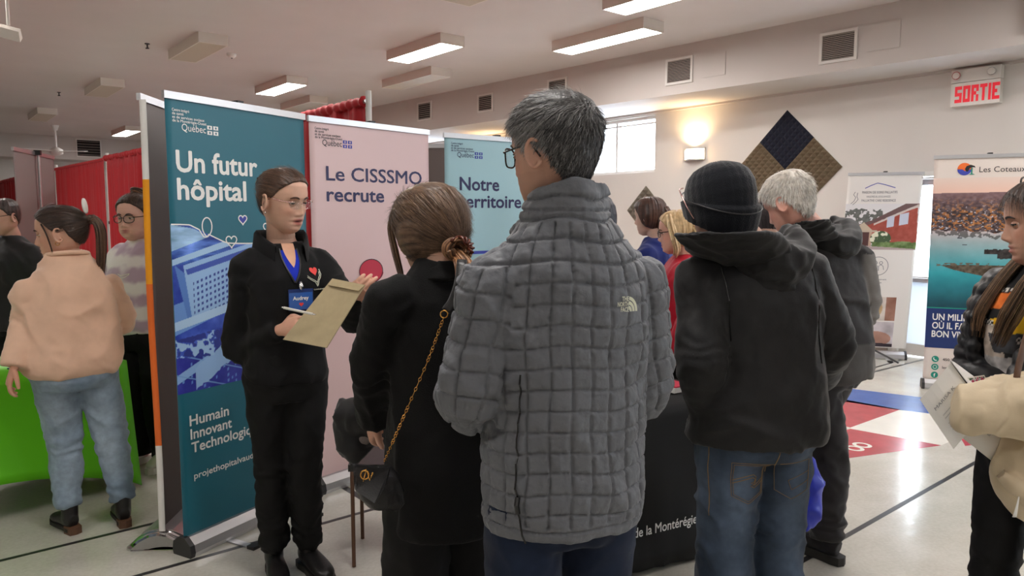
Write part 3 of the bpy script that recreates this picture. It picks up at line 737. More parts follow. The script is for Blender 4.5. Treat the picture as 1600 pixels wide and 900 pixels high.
# --- light blue banner
bA = (-.44, 4.852); bB = (.257, 5.3365)
blue = rollup(bA, ANG(bA, bB), .85, 'light blue roll-up banner reading Notre territoire behind the grey-haired man', 'sky_print')
logo(blue, .05, 2.03, 1.0, 'ink_navy', 'ink_blue', 2)
text('Notre', None, .113, 1.733, .315, blue, 'ink_navy', .02, size=.122)
text('territoire', None, .113, 1.618, .50, blue, 'ink_navy', .02, size=.122)
flat('printed_bar', [(.10, 1.305), (.4, 1.305), (.4, 1.325), (.10, 1.325)], 'ink_blue', blue)
rollup((-.78, 5.62), ANG((-.78, 5.62), (.0, 5.5)), .85, 'grey back of a roll-up banner between the pink and light blue ones', 'banner_back', back_pole=False)

# --- grey banner back with orange front edge, in profile next to the teal banner
rb = rollup((-1.69, 3.33 + .85), ANG((-1.69, 4.18), (-1.655, 3.33)), .85, 'roll-up banner seen from its grey back with an orange and white front edge', 'white_print', base='wide', H=2.1)
# its print: white above, orange and deep orange below, wrapping over the near edge
def edge_strip(z0, z1, m):
    V = []; F = []; zs = np.linspace(z0, z1, 12)
    for z in zs:
        for (x, y) in ((.80, -.002), (.852, -.003), (.866, .004), (.864, .030), (.860, .031), (.862, .006), (.85, .0)): V.append((x, y + (.004 * math.sin(z * 4)), z))
    for k in range(11):
        for i in range(6): F.append((k * 7 + i, k * 7 + i + 1, (k + 1) * 7 + i + 1, (k + 1) * 7 + i))
    mk('printed_edge', V, F, m, rb)
edge_strip(.09, .50, 'white_print'); edge_strip(.50, 1.25, 'deep_orange_print'); edge_strip(1.25, 1.72, 'orange_print'); edge_strip(1.72, 2.07, 'white_print')

# --- grey banner back behind the woman in the peach sweater
lg = rollup((-4.26, 6.92), ANG((-4.26, 6.92), (-4.03, 6.02)), .93, 'leaning grey banner back on a pole beside the peach sweater woman\'s head', 'white_print', H=2.12)

# --- lake banner
cA, cB = (3.76, 6.63), (4.54, 6.31)
lake_b = rollup(cA, ANG(cA, cB), .85, 'tall banner with an aerial lake picture reading Les Coteaux, beside the bright door', 'cream_print', back_pole=True)
def lake(X, Z):
    C = np.zeros((len(X), 3)); P = np.stack([X, Z, X * 0], 1); n = fbm(P * 9, 4, 2); n2 = fbm(P * (40, 55, 1), 3, 6); n3 = vn(P * (55, 80, 1), 9)
    t = np.clip((Z - 1.74) / .22, 0, 1)[:, None]; C[:] = np.array((232, 190, 172)) * (1 - t) + np.array((222, 212, 204)) * t
    sh = 1.435 - .03 * X + .02 * (fbm(P * (18, 0, 1), 3, 4) - .5) * 2
    land = (Z < 1.765 + .01 * X) & (Z > sh); far = np.clip((Z - 1.60) / .16, 0, 1)[:, None]
    c = np.array((74, 62, 66)) + (n2 - .5)[:, None] * 120; au = (n3 > .62)[:, None] * (1 - far); c = c * (1 - au) + (np.array((168, 112, 62)) + (n2 - .5)[:, None] * 90) * au
    wh = ((vn(P * (90, 110, 1), 3) > .86)[:, None]) * (1 - far); c = c * (1 - wh) + np.array((190, 196, 210)) * wh
    c = c * (1 - far * .8) + np.array((138, 108, 112)) * far * .8; C[land] = c[land]
    wt = Z <= sh; t = np.clip((1.43 - Z) / .38, 0, 1)[:, None]; w = np.array((196, 186, 188)) * (1 - t) + np.array((44, 160, 172)) * t
    t2 = np.clip((1.06 - Z) / .3, 0, 1)[:, None]; w = w * (1 - t2) + np.array((10, 74, 88)) * t2; w = w + (n - .5)[:, None] * 26; C[wt] = w[wt]
    rf = wt & (Z > sh - .05 * (.4 + fbm(P * (26, 4, 1), 2, 5))) & (n2 > .45); C[rf] = C[rf] * .55
    for (x, z) in ((.23, 1.37), (.27, 1.31)): m = (np.abs(X - x) < .018) & (np.abs(Z - z) < .005); C[m] = (70, 76, 84)
    m = (Z < 1.265 + .02 * n2) & (Z > 1.20 - .02 * n2) & (X > .42 + .1 * (Z < 1.23)); C[m] = np.array((48, 44, 44)) + (n2[m] - .5)[:, None] * 80
    pen = (X > .06) & (Z < 1.125 + .03 * np.clip(X - .06, 0, .3) + .018 * (n2 > .6)) & (Z > 1.105 - .22 * np.clip(X - .10, 0, 1) ** .9 + .02 * n); C[pen] = np.array((86, 76, 62)) + (n2[pen] - .5)[:, None] * 90
    return C
picture('printed_picture', .002, .848, .742, 1.90, 230, 320, lake, lake_b)
flat('printed_band', [(.002, .375), (.848, .375), (.848, .735), (.002, .735)], 'navy_print', lake_b); flat('printed_line', [(.002, .735), (.848, .735), (.848, .745), (.002, .745)], 'ink_teal', lake_b)
for s_, z_, w_ in (('UN MILIEU', .630, .318), ('OÙ IL FAIT', .552, .305), ('BON VIVRE', .475, .325)): text(s_, None, .052, z_, w_, lake_b, 'ink_white', .016, size=.083, y=-.003)
text('Les Coteaux', None, .348, 1.945, .345, lake_b, 'ink_black', .0, size=.068)
sun_ = flat('logo_sun', [(.235 + .054 * math.cos(a), 1.975 + .054 * math.sin(a)) for a in np.linspace(0, 2 * math.pi, 32)[:-1]], 'deep_orange_print', lake_b)
flat('logo_wave', [(.235 + .054 * math.cos(a), 1.972 + .052 * math.sin(a)) for a in np.linspace(math.pi, 2 * math.pi, 16)] + [(.262, 1.965), (.24, 1.955), (.22, 1.972)], 'ink_blue', sun_, y=-.0028)
flat('logo_crest', [(.248, 1.955), (.238, 1.975), (.250, 2.0), (.28, 2.012), (.312, 2.0), (.318, 1.985), (.300, 1.99), (.275, 1.982), (.268, 1.965), (.262, 1.95)], 'ink_black', sun_, y=-.0036)
flat('logo_leg', [(.285, 1.985), (.297, 1.985), (.297, 1.935), (.318, 1.925), (.27, 1.925), (.285, 1.935)], 'ink_teal', sun_, y=-.0036)
for i, (z_, s_, w_) in enumerate(((.272, '450 267-3531', .20), (.199, 'les-coteaux.qc.ca', .24), (.126, '@lescoteaux', .2), (.056, 'lescoteaux', .18))):
    k_ = flat('contact_icon', [(.092 + .029 * math.cos(a), z_ + .029 * math.sin(a)) for a in np.linspace(0, 2 * math.pi, 24)[:-1]], 'ink_teal', lake_b)
    if i == 2: text('f', None, .084, z_ - .017, .016, k_, 'ink_white', .02, size=.045, y=-.003)
    elif i == 0: ribbon('handset', [(.080, z_ + .014), (.079, z_), (.088, z_ - .010), (.104, z_ - .012)], .008, 'ink_white', k_, y=-.003)
    else: ribbon('ring', [(.092 + .015 * math.cos(a), z_ + .015 * math.sin(a)) for a in np.linspace(0, 2 * math.pi, 16)[:-1]], .004, 'ink_white', k_, y=-.003, closed=True)
    text(s_, None, .15, z_ - .012, w_, lake_b, 'ink_black', .01, size=.034)

# --- palliative care banner, leaning
qA, qB = (3.60, 8.18), (4.28, 7.98)
pal = rollup(qA, ANG(qA, qB), .74, 'slanting white banner with a red brick house picture, before the bright door', 'white_print', H=2.04, lean=(.10, .03), z0=.12, base='plain')
def LM(z): return None
PM = Matrix(((1, 0, .10 / 2.04, 0), (0, 1, .03 / 2.04, 0), (0, 0, 1, 0), (0, 0, 0, 1)))
g_ = pal
def ptext(*a, **k): t = text(*a, **k); return shear(t)
def shear(t):
    n = len(t.data.vertices); V = np.empty(n * 3, np.float32); t.data.vertices.foreach_get('co', V); V = V.reshape(-1, 3)
    V[:, 0] += V[:, 2] * .10 / 2.04; V[:, 1] += V[:, 2] * .03 / 2.04; t.data.vertices.foreach_set('co', V.ravel()); t.data.update(); return t
ptext('MAISON DE SOINS PALLIATIFS', None, .155, 1.812, .35, pal, 'ink_grey', .008, size=.038)
ptext('VAUDREUIL-SOULANGES', None, .20, 1.768, .24, pal, 'ink_grey', .0, size=.03)
ptext('PALLIATIVE CARE RESIDENCE', None, .155, 1.724, .34, pal, 'ink_grey', .008, size=.036)
shear(ribbon('logo_roof', [(.18, 1.868), (.24, 1.900), (.30, 1.925), (.38, 1.905), (.48, 1.872)], .008, 'ink_blue', pal))
shear(ribbon('logo_figure', [(.085, 1.83), (.07, 1.80), (.095, 1.77), (.08, 1.73), (.05, 1.70)], .006, 'ink_grey', pal)); shear(ribbon('logo_figure', [(.11, 1.82), (.105, 1.78), (.12, 1.75), (.10, 1.72), (.07, 1.69)], .006, 'ink_grey', pal))
def house(X, Z):
    P = np.stack([X, Z, X * 0], 1); n = fbm(P * 30, 3, 2); C = np.zeros((len(X), 3)); C[:] = (222, 222, 224)
    tr = (Z < 1.60 + .09 * fbm(P * (14, 0, 1), 3, 3) - .12 * np.clip(X - .28, 0, 1)) & (X < .42) & (n > .44); C[tr] = np.array((92, 96, 92)) + (n[tr] - .5)[:, None] * 60
    br = inpoly(X, Z, [(.16, 1.44), (.72, 1.66), (.74, 1.24), (.16, 1.28)]); C[br] = np.array((164, 78, 66)) + (n[br] - .5)[:, None] * 30
    rf = inpoly(X, Z, [(.08, 1.45), (.28, 1.52), (.74, 1.78), (.74, 1.70), (.30, 1.49), (.12, 1.42)]); C[rf] = (108, 84, 84)
    rf = inpoly(X, Z, [(.30, 1.485), (.74, 1.70), (.74, 1.675), (.30, 1.465)]); C[rf] = (206, 196, 190)
    for (a, b) in ((.43, .50), (.55, .64)): m = (X > a) & (X < b) & (Z > 1.44 + .2 * (X - .43)) & (Z < 1.555 + .25 * (X - .43)); C[m] = (196, 204, 222)
    m = inpoly(X, Z, [(.10, 1.415), (.20, 1.50), (.30, 1.405)]); C[m] = (196, 182, 160)
    m = inpoly(X, Z, [(.08, 1.415), (.34, 1.41), (.34, 1.39), (.08, 1.39)]); C[m] = (190, 176, 158)
    m = (X > .125) & (X < .27) & (Z > 1.24) & (Z < 1.39); C[m] = (84, 54, 54)
    m = ((np.abs(X - .12) < .014) | (np.abs(X - .277) < .014)) & (Z > 1.24) & (Z < 1.39); C[m] = (190, 160, 140)
    m = ((X - .38) ** 2 / .011 + (Z - 1.32) ** 2 / .007) < 1; C[m] = np.where((n[m] > .5)[:, None], (226, 228, 206), (70, 92, 62))
    m = (Z < 1.27 + .03 * n) & (X > .30); C[m] = np.array((104, 130, 78)) + (n[m] - .5)[:, None] * 100
    m = (Z < 1.255 - .06 * X); C[m] = (176, 160, 160)
    return C
shear(picture('printed_picture', .003, .737, 1.20, 1.70, 160, 120, house, pal))
for cx in (.13, .385):
    c_ = shear(ribbon('icon_ring', [(cx + .10 * math.cos(a), 1.02 + .10 * math.sin(a)) for a in np.linspace(0, 2 * math.pi, 32)[:-1]], .006, 'ink_grey', pal, closed=True))
    for dx in (-.026, .026):
        shear(ribbon('icon_head', [(cx + dx + .016 * math.cos(a), 1.055 + .016 * math.sin(a)) for a in np.linspace(0, 2 * math.pi, 12)[:-1]], .006, 'ink_grey', c_, closed=True))
        shear(ribbon('icon_body', [(cx + dx * 2.2, .98), (cx + dx * 1.9, 1.02), (cx + dx, 1.035), (cx + dx * .2, 1.02), (cx + dx * .3, .97)], .006, 'ink_grey', c_))
ptext('Accompagnement', None, .29, .865, .19, pal, 'ink_grey', .006, size=.028); ptext('pour tous', None, .325, .832, .11, pal, 'ink_grey', .006, size=.026)
def care1(X, Z):
    P = np.stack([X, Z, X * 0], 1); n = fbm(P * 12, 3, 5); C = np.array((206, 198, 190)) + (n - .5)[:, None] * 60
    m = X > .5; C[m] = np.array((150, 108, 92)) + (n[m] - .5)[:, None] * 60
    for (cx, cz, rx, rz, c) in ((.13, .50, .06, .08, (120, 84, 76)), (.10, .56, .03, .035, (50, 40, 40)), (.40, .55, .07, .09, (188, 160, 120)), (.42, .645, .03, .035, (66, 46, 42)), (.33, .50, .09, .04, (70, 56, 58)), (.36, .47, .07, .05, (110, 90, 80))):
        m = ((X - cx) / rx) ** 2 + ((Z - cz) / rz) ** 2 < 1; C[m] = np.array(c) + (n[m] - .5)[:, None] * 40
    return C
def care2(X, Z):
    P = np.stack([X, Z, X * 0], 1); n = fbm(P * 9, 3, 7); C = np.array((196, 190, 196)) + (n - .5)[:, None] * 90
    for (cx, cz, rx, rz, c) in ((.22, .25, .18, .09, (196, 160, 146)), (.42, .22, .16, .08, (176, 136, 122)), (.3, .14, .5, .03, (60, 50, 60))):
        m = ((X - cx) / rx) ** 2 + ((Z - cz) / rz) ** 2 < 1; C[m] = np.array(c) + (n[m] - .5)[:, None] * 60
    return C
shear(picture('printed_picture', .003, .6, .42, .68, 100, 60, care1, pal)); shear(picture('printed_picture', .003, .6, .13, .405, 100, 60, care2, pal))
leg_ = MB().tube([(.30, -.0, .16), (.62, -.30, .012)], .010, 8).build('stand_leg', 'dark_plastic', pal)
# --- white banner with printed blocks, far off
oA = (2.30, 11.3)
ob = rollup(oA, math.radians(-22), .95, 'white banner printed with orange and grey blocks, far behind the blonde woman', 'white_print', H=2.02)
def iso(x, z, w, h, a, b, c):
    q = flat('printed_block', [(x, z), (x + w * .5, z - w * .2), (x + w * .5, z + h - w * .2), (x, z + h)], a, ob)
    flat('block_side', [(x + w * .5, z - w * .2), (x + w, z), (x + w, z + h), (x + w * .5, z + h - w * .2)], b, q); flat('block_top', [(x, z + h), (x + w * .5, z + h - w * .2), (x + w, z + h), (x + w * .5, z + h + w * .2)], c, q)
iso(.27, 1.62, .12, .27, 'deep_orange_print', 'orange_print', 'orange_print'); iso(.36, 1.60, .10, .14, 'ink_grey', 'banner_back', 'alu'); iso(.62, 1.22, .24, .30, 'deep_orange_print', 'orange_print', 'orange_print')

# ================================================================== tables
def cloth_table(A, ang, L, Dp, h, label, m, arches=None, legs=True):
    """stretch cover on a folding table; x along the front, front towards -y, origin at a front corner"""
    root = empty('covered_table', (A[0], A[1], 0), ang, label=label, cat='table')
    V = []; F = []; per = []
    n1, n2 = 30, 16
    for i in range(n1): per.append((L * i / n1, 0, 1, i / n1, 0))
    for i in range(n2): per.append((L, Dp * i / n2, 1, i / n2, 1))
    for i in range(n1): per.append((L - L * i / n1, Dp, 1, i / n1, 2))
    for i in range(n2): per.append((0, Dp - Dp * i / n2, 1, i / n2, 3))
    n = len(per); nz = 12
    for k in range(nz + 1):
        t = k / nz
        for (x, y, _, u, side) in per:
            ar = (arches[side] if arches else .02) * math.sin(math.pi * u) ** .8; z0 = .004 + ar; z = h + (z0 - h) * t
            pull = 1 - (.10 * math.sin(math.pi * t * .5) if arches else 0) * math.sin(math.pi * u) * 1.0
            cx, cy = L / 2, Dp / 2; px, py = cx + (x - cx), cy + (y - cy)
            if arches:
                inw = .09 * math.sin(math.pi * u) * math.sin(math.pi * min(1, t * .9)); splay = .035 * t
                if side == 0: py = y + inw
                elif side == 2: py = y - inw
                elif side == 1: px = x - inw
                else: px = x + inw
                px += splay * (1 if x > cx else -1) * abs(x - cx) / cx; py += splay * (1 if y > cy else -1) * abs(y - cy) / cy
            else:
                w = .012 * t * (math.sin(x * 30 + y * 25) + .6 * math.sin(x * 71 + 2)); 
                if side in (0, 2): py += (-1 if side == 0 else 1) * (abs(w) + .01 * t)
                else: px += (1 if side == 1 else -1) * (abs(w) + .01 * t)
            V.append((px, py, z))
    for k in range(nz):
        for i in range(n): F.append((k * n + i, (k + 1) * n + i, (k + 1) * n + (i + 1) % n, k * n + (i + 1) % n))
    F.append(tuple(range(n)))
    c = mk('table_cover', V, F, m, root); so = c.modifiers.new('t', 'SOLIDIFY'); so.thickness = .003; so.offset = -1
    MB().box(.03, L - .03, .03, Dp - .03, h - .035, h - .006).build('tabletop', 'white_plastic', root)
    for x in (.07, L - .07):
        for y in (.07, Dp - .07): MB().tube([(x, y, h - .03), (x, y, .006)], .014, 8).build('leg', 'dark_plastic', root)
    return root
tF = Vector((.528, 3.064, 0)); tu = Vector((.327, .169, 0)).normalized()
tb0 = tF + tu * (-.75); tang = math.atan2(tu.y, tu.x)
btab = cloth_table(tb0, tang, 1.28, .72, .74, 'table under a black cloth with white lettering, behind the grey quilted jacket', 'black_cloth', None)
text('de santé et de services sociaux de la Montérégie-Ouest', None, .07, .185, 1.155, btab, 'ink_white', .012, size=.062, y=-.026)
# lime green stretch-covered table
ga = Vector((-2.60, 3.62, 0)); gb = Vector((-2.197, 4.138, 0)); gang = math.atan2(gb.y - ga.y, gb.x - ga.x); gu = (gb - ga).normalized()
gA = gb - gu * 1.5
gt = cloth_table(gA, gang, 1.5, .70, .74, 'table under a lime green stretch cover beside the peach sweater woman', 'green_spandex', {0: .20, 1: .20, 2: .20, 3: .20})
# ================================================================== people: materials
def fabric(name, c, rough=.85, var=.06, bump=.25, bscale=500, sheen=.25, vscale=14, spec=.3, stretch=(1, 1, 1)):
    return mat(name, c, rough, var=var, vscale=vscale, bump=bump, bscale=bscale, sheen=sheen, spec=spec, stretch=stretch)
mat('skin', (255, 255, 255), .5, attr=True, var=.05, vscale=30, bump=.12, bscale=260, spec=.4, sss=.12)
mat('eye', (255, 255, 255), .15, attr=True)
mat('hair', (255, 255, 255), .42, attr=True, var=.22, vscale=50, bump=.3, bscale=120, spec=.45)
fabric('fleece_black', (13, 13, 15), sheen=.06); fabric('knit_black', (8, 8, 9), bump=.4, bscale=300, sheen=.03); fabric('trouser_black', (10, 10, 11), .75, sheen=.0)
fabric('blue_tee', (22, 44, 176), sheen=.1)
fabric('quilt_grey', (101, 104, 110), .5, var=.07, bump=.85, bscale=46, sheen=.1, vscale=6, spec=.4)
fabric('peach_knit', (228, 190, 164), .95, var=.05, bump=.35, bscale=420, sheen=.5)
mat('stripe_knit', (255, 255, 255), .95, attr=True, bump=.3, bscale=400, sheen=.5)
mat('denim', (255, 255, 255), .85, attr=True, var=.12, vscale=40, bump=.3, bscale=900, sheen=.1, spec=.2)
fabric('shell_black', (28, 28, 30), .62, var=.04, bump=.15, bscale=250, sheen=.12, spec=.35)
mat('shell_two', (255, 255, 255), .7, attr=True, var=.05, vscale=14, bump=.15, bscale=250, spec=.3)
fabric('shell_grey', (98, 95, 92), .7, var=.05, bump=.15, bscale=250)
fabric('trouser_dark', (46, 44, 46), .8); fabric('beanie_knit', (15, 18, 26), .9, bump=.5, bscale=260, sheen=.35)
fabric('puffer_black', (22, 22, 26), .42, bump=.4, bscale=40, sheen=.05, spec=.45)
fabric('puffer_cream', (214, 196, 166), .6, var=.03, bump=.25, bscale=50, sheen=.1)
fabric('royal_blue', (30, 44, 110)); fabric('red_jacket', (186, 20, 46), .6); fabric('navy', (20, 24, 40))
mat('leather', (22, 21, 22), .38, bump=.25, bscale=200); mat('boot_heel', (96, 66, 48), .6); mat('sole_white', (222, 220, 214), .6); mat('sole_dark', (40, 38, 36), .7)
mat('steel_rose', (214, 176, 170), .2, metal=1.0); mat('gold', (214, 160, 84), .25, metal=1.0); mat('frame_black', (14, 14, 18), .25)
mat('tee_print', (255, 255, 255), .8, attr=True); mat('logo_cream', (226, 228, 206), .6); mat('logo_red', (226, 62, 56), .6)
mat('tortoise', (96, 44, 28), .25, var=.6, vscale=60); mat('stitch', (140, 112, 74), .7); mat('blue_bag', (30, 50, 190), .35)

def rotz(a): return Matrix.Rotation(a, 4, 'Z')
class Person: pass
def tolocal(loc, rot, p):
    v = Vector(p) - Vector(loc); c, s = math.cos(-rot), math.sin(-rot); return Vector((v.x * c - v.y * s, v.x * s + v.y * c, v.z))
SK = dict(hip=(.09, 0, .92), knee=(.095, .015, .50), ankle=(.10, -.02, .09), shoulder=(.165, -.01, 1.385), elbow=(.235, -.035, 1.14), wrist=(.245, .06, .90), hand=(.245, .10, .82))

# ---- head ------------------------------------------------------------------------------------------
ZL = np.array([-.122, -.112, -.100, -.085, -.065, -.045, -.02, .01, .035, .065, .09, .105, .113])
HF = np.array([.050, .066, .077, .081, .083, .083, .084, .088, .091, .086, .068, .045, .01])
HB = np.array([.02, .00, -.03, -.055, -.072, -.084, -.095, -.103, -.106, -.101, -.086, -.062, -.03])
HW = np.array([.016, .028, .042, .053, .062, .068, .073, .0765, .077, .073, .061, .044, .018])
def hsurf(phi, z, grow=0.0):
    f = np.interp(z, ZL, HF); b = np.interp(z, ZL, HB); w = np.interp(z, ZL, HW); yc = (f + b) / 2 ; ry = (f - b) / 2
    s, c = np.sin(phi), np.cos(phi); e = .92
    x = (w) * np.sign(s) * np.abs(s) ** e; y = yc + ry * np.sign(c) * np.abs(c) ** e
    P = np.stack([x, y, z + 0 * phi], -1)
    n = np.stack([x / .077 ** 2, (y + .01) / .097 ** 2, (z - .015) / .10 ** 2 * np.ones_like(x)], -1); n /= np.linalg.norm(n, axis=-1, keepdims=True) + 1e-9
    return P + n * grow, n
def g(d, s): return np.exp(-(d / s) ** 2)
def head_parts(f):
    """sculpted head; face at +y, eyes at z=0"""
    nz, na = 60, 80; zs = np.concatenate([np.linspace(-.122, -.02, 26), np.linspace(-.016, .1129, 34)]); V = []
    for z in zs:
        phi = np.linspace(0, 2 * math.pi, na, endpoint=False); P, n = hsurf(phi, np.full(na, z)); V.append(P)
    V = np.concatenate(V); x, y, z = V[:, 0], V[:, 1], V[:, 2]; fr = (y > 0).astype(float) * np.clip(y / .05, 0, 1); ax = np.abs(x); d = np.zeros(len(V))
    sn = f.get('nose', 1.0)
    d += -.011 * g(ax - .031, .017) * g(z - .001, .013)                                  # eye sockets
    d += .004 * g(ax - .028, .022) * g(z - .021, .008) + .002 * g(x, .012) * g(z - .02, .012)
    ridge_ = np.interp(z, [-.056, -.048, -.038, -.028, -.01, .006, .02], [0, .010, .023, .019, .010, .003, 0]) * sn
    wd = np.interp(z, [-.05, -.038, -.02, .01], [.011, .0105, .0075, .0065]); d += ridge_ * g(x, wd)
    d += .008 * g(ax - .0125, .006) * g(z + .043, .006)                                # nostril wings
    d += -.004 * g(x, .012) * g(z + .053, .004)
    op = f.get('open', 0.0)
    d += .0062 * g(x, .022) * g(z + .0625, .0045) + .0068 * g(x, .019) * g(z + .0765 + op * .004, .0052)
    d += -(.0055 + .008 * op) * g(x, .024) * g(z + .0695 + op * .001, .0024 + .002 * op)
    d += -.003 * g(x, .02) * g(z + .088, .005) + .005 * g(x, .016) * g(z + .103, .010)
    d += f.get('cheek', .004) * g(ax - .045, .018) * g(z + .03, .018) + f.get('jowl', 0) * g(ax - .045, .03) * g(z + .075, .025)
    V = V.copy(); V[:, 1] += d * fr; V[:, 0] *= f.get('wide', 1.0)
    V[:, 0] += np.sign(x) * f.get('jowl', 0) * g(z + .07, .03) * .8
    F = []
    for i in range(nz - 1):
        for k in range(na): F.append((i * na + k, i * na + (k + 1) % na, (i + 1) * na + (k + 1) % na, (i + 1) * na + k))
    F.append(tuple(range(na - 1, -1, -1))); F.append(tuple(range((nz - 1) * na, nz * na)))
    parts = [(V.tolist(), F)]
    for s in (-1, 1):                                                                     # ears
        out = [(s * (.078 * f.get('wide', 1) + .010 * math.sin(min(math.pi, a * .55)) + .004), -.010 - .017 * math.cos(a + .4) * 1.0, -.010 + .030 * math.sin(a + .35)) for a in np.linspace(.5, 5.4, 14)]
        parts.append(tube(out, .0045, 8))
        Mx = Matrix.Rotation(s * math.radians(-28), 4, 'Z'); parts.append(sphere((s * .079 * f.get('wide', 1), -.008, -.012), (.006, .015, .026), 12, 8, Mx))
    return parts
def eye_set(P, Mh, f):
    iris = f.get('iris', (84, 60, 40)); look = f.get('look', (0, -.1)); lid = f.get('lid', .45)
    lidV = []
    for s in (-1, 1):
        c = Vector((s * .031, .0695, .001)); Rm = Matrix.Rotation(-look[0], 4, 'Z') @ Matrix.Rotation(look[1], 4, 'X')
        V, F = sphere((0, 0, 0), .0118, 24, 16, Matrix.Rotation(-math.pi / 2, 4, 'X')); V = [Rm @ v for v in V]; A = np.array(V); ax_ = np.array(Rm @ Vector((0, 1, 0))); cs = A @ ax_ / .0118
        C = np.where((cs > .955)[:, None], (12, 10, 10), np.where((cs > .80)[:, None], iris, (222, 214, 208)))
        mk('eye', [Mh @ (v + c) for v in V], F, 'eye', P.ob, col=linv(C))
        # upper and lower lids as shells of the same skin
        for up in (1, -1):
            Vl = []; Fl = []; na, nb = 14, 6; e0 = (math.radians(60) if up > 0 else math.radians(-55)); e1 = (math.radians(14 - 50 * (lid - .3)) if up > 0 else math.radians(-24))
            for j in range(nb + 1):
                for i in range(na + 1):
                    az = math.radians(-88 + 176 * i / na); t = j / nb; el = e0 + (e1 * math.cos(az) ** .7 - e0) * t if abs(math.cos(az)) > .03 else e0 * (1 - t)
                    r = .0128; Vl.append(Mh @ (c + Vector((r * math.sin(az) * math.cos(el), r * math.cos(az) * math.cos(el), r * math.sin(el)))))
            for j in range(nb):
                for i in range(na): q = j * (na + 1) + i; Fl.append((q, q + 1, q + na + 2, q + na + 1))
            lidV.append((Vl, Fl))
            if up > 0:
                edge = [Vl[nb * (na + 1) + i] + (Mh.to_3x3() @ Vector((0, .0008, 0))) for i in range(1, na)]
                MB().tube(edge, .0013 * f.get('liner', 1.0), 6).build('eyelash', 'frame_black', P.ob, smooth=True)
        bc = f.get('brow', (60, 42, 30)); pts = [(s * .013, .0905, .0175), (s * .022, .0915, .0215), (s * .034, .0865, .0225), (s * .046, .076, .017)]
        V, F = tube([Mh @ Vector(p) for p in pts], [.0024, .0036, .0034, .0012], 8, sm=3); mk('eyebrow', V, F, 'hair', P.ob, col=np.tile(linv(np.array([bc])), (len(V), 1)))
    return lidV
def hand_parts(M, side=1, curl=(.5, .5, .55, .6), thumb=(.5, .3), sc=1.0, spread=.05):
    """M: wrist frame, x to the fingers, y to the thumb side, z the back of the hand"""
    T = lambda p: M @ (Vector(p) * sc); out = []
    out.append(tube([T((-.03, 0, 0)), T((0, 0, 0)), T((.03, -.001, 0)), (T((.065, 0, .001))), T((.088, 0, .0))], [(.024 * sc, .021 * sc), (.026 * sc, .019 * sc), (.036 * sc, .016 * sc), (.041 * sc, .014 * sc), (.036 * sc, .011 * sc)], 16, ref=M.to_3x3() @ Vector((0, 0, 1)), sm=2))
    for k, (y0, L) in enumerate(((.029, .070), (.0105, .078), (-.0085, .073), (-.0265, .058))):
        p = Vector((.082 - .004 * abs(k - 1), y0, 0)); a = curl[k] * .8; pts = [T(p + Vector((-.02, 0, 0))), T(p)]; az = (1.2 - k) * spread
        for q, l in enumerate((.45, .30, .25)):
            p = p + Vector((math.cos(a) * math.cos(az), math.sin(az) * math.cos(a), -math.sin(a))) * L * l; pts.append(T(p)); a += curl[k] * (1.1 if q == 0 else .8)
        out.append(tube(pts, [.0095 * sc, .0098 * sc, .0088 * sc, .0082 * sc, .0062 * sc], 10, sm=3))
    p = Vector((.018, .022, -.004)); d = Vector((.62, .75, -.25)).normalized(); p1 = p + d * .038; d2 = Vector((.9, .45 - thumb[0], -.2 - thumb[1])).normalized(); p2 = p1 + d2 * .030; p3 = p2 + d2 * .024
    out.append(tube([T(p), T(p1), T(p2), T(p3)], [.014 * sc, .0115 * sc, .0100 * sc, .0070 * sc], 10, sm=3))
    return out
def frame(o, x, z):
    """matrix at o with x axis along x and z axis near z"""
    x = Vector(x).normalized(); z = Vector(z); y = z.cross(x).normalized(); z = x.cross(y)
    return Matrix(((x.x, y.x, z.x, o[0]), (x.y, y.y, z.y, o[1]), (x.z, y.z, z.z, o[2]), (0, 0, 0, 1)))
RINGS = [(.84, 0, .0, .175, .135), (.88, 0, -.01, .185, .145), (1.0, 0, 0, .165, .125), (1.1, 0, .0, .16, .12), (1.22, 0, .005, .175, .128), (1.32, 0, 0, .19, .13), (1.39, 0, -.01, .185, .115), (1.435, 0, -.015, .15, .09), (1.475, 0, -.02, .095, .072), (1.5, 0, -.02, .07, .066)]
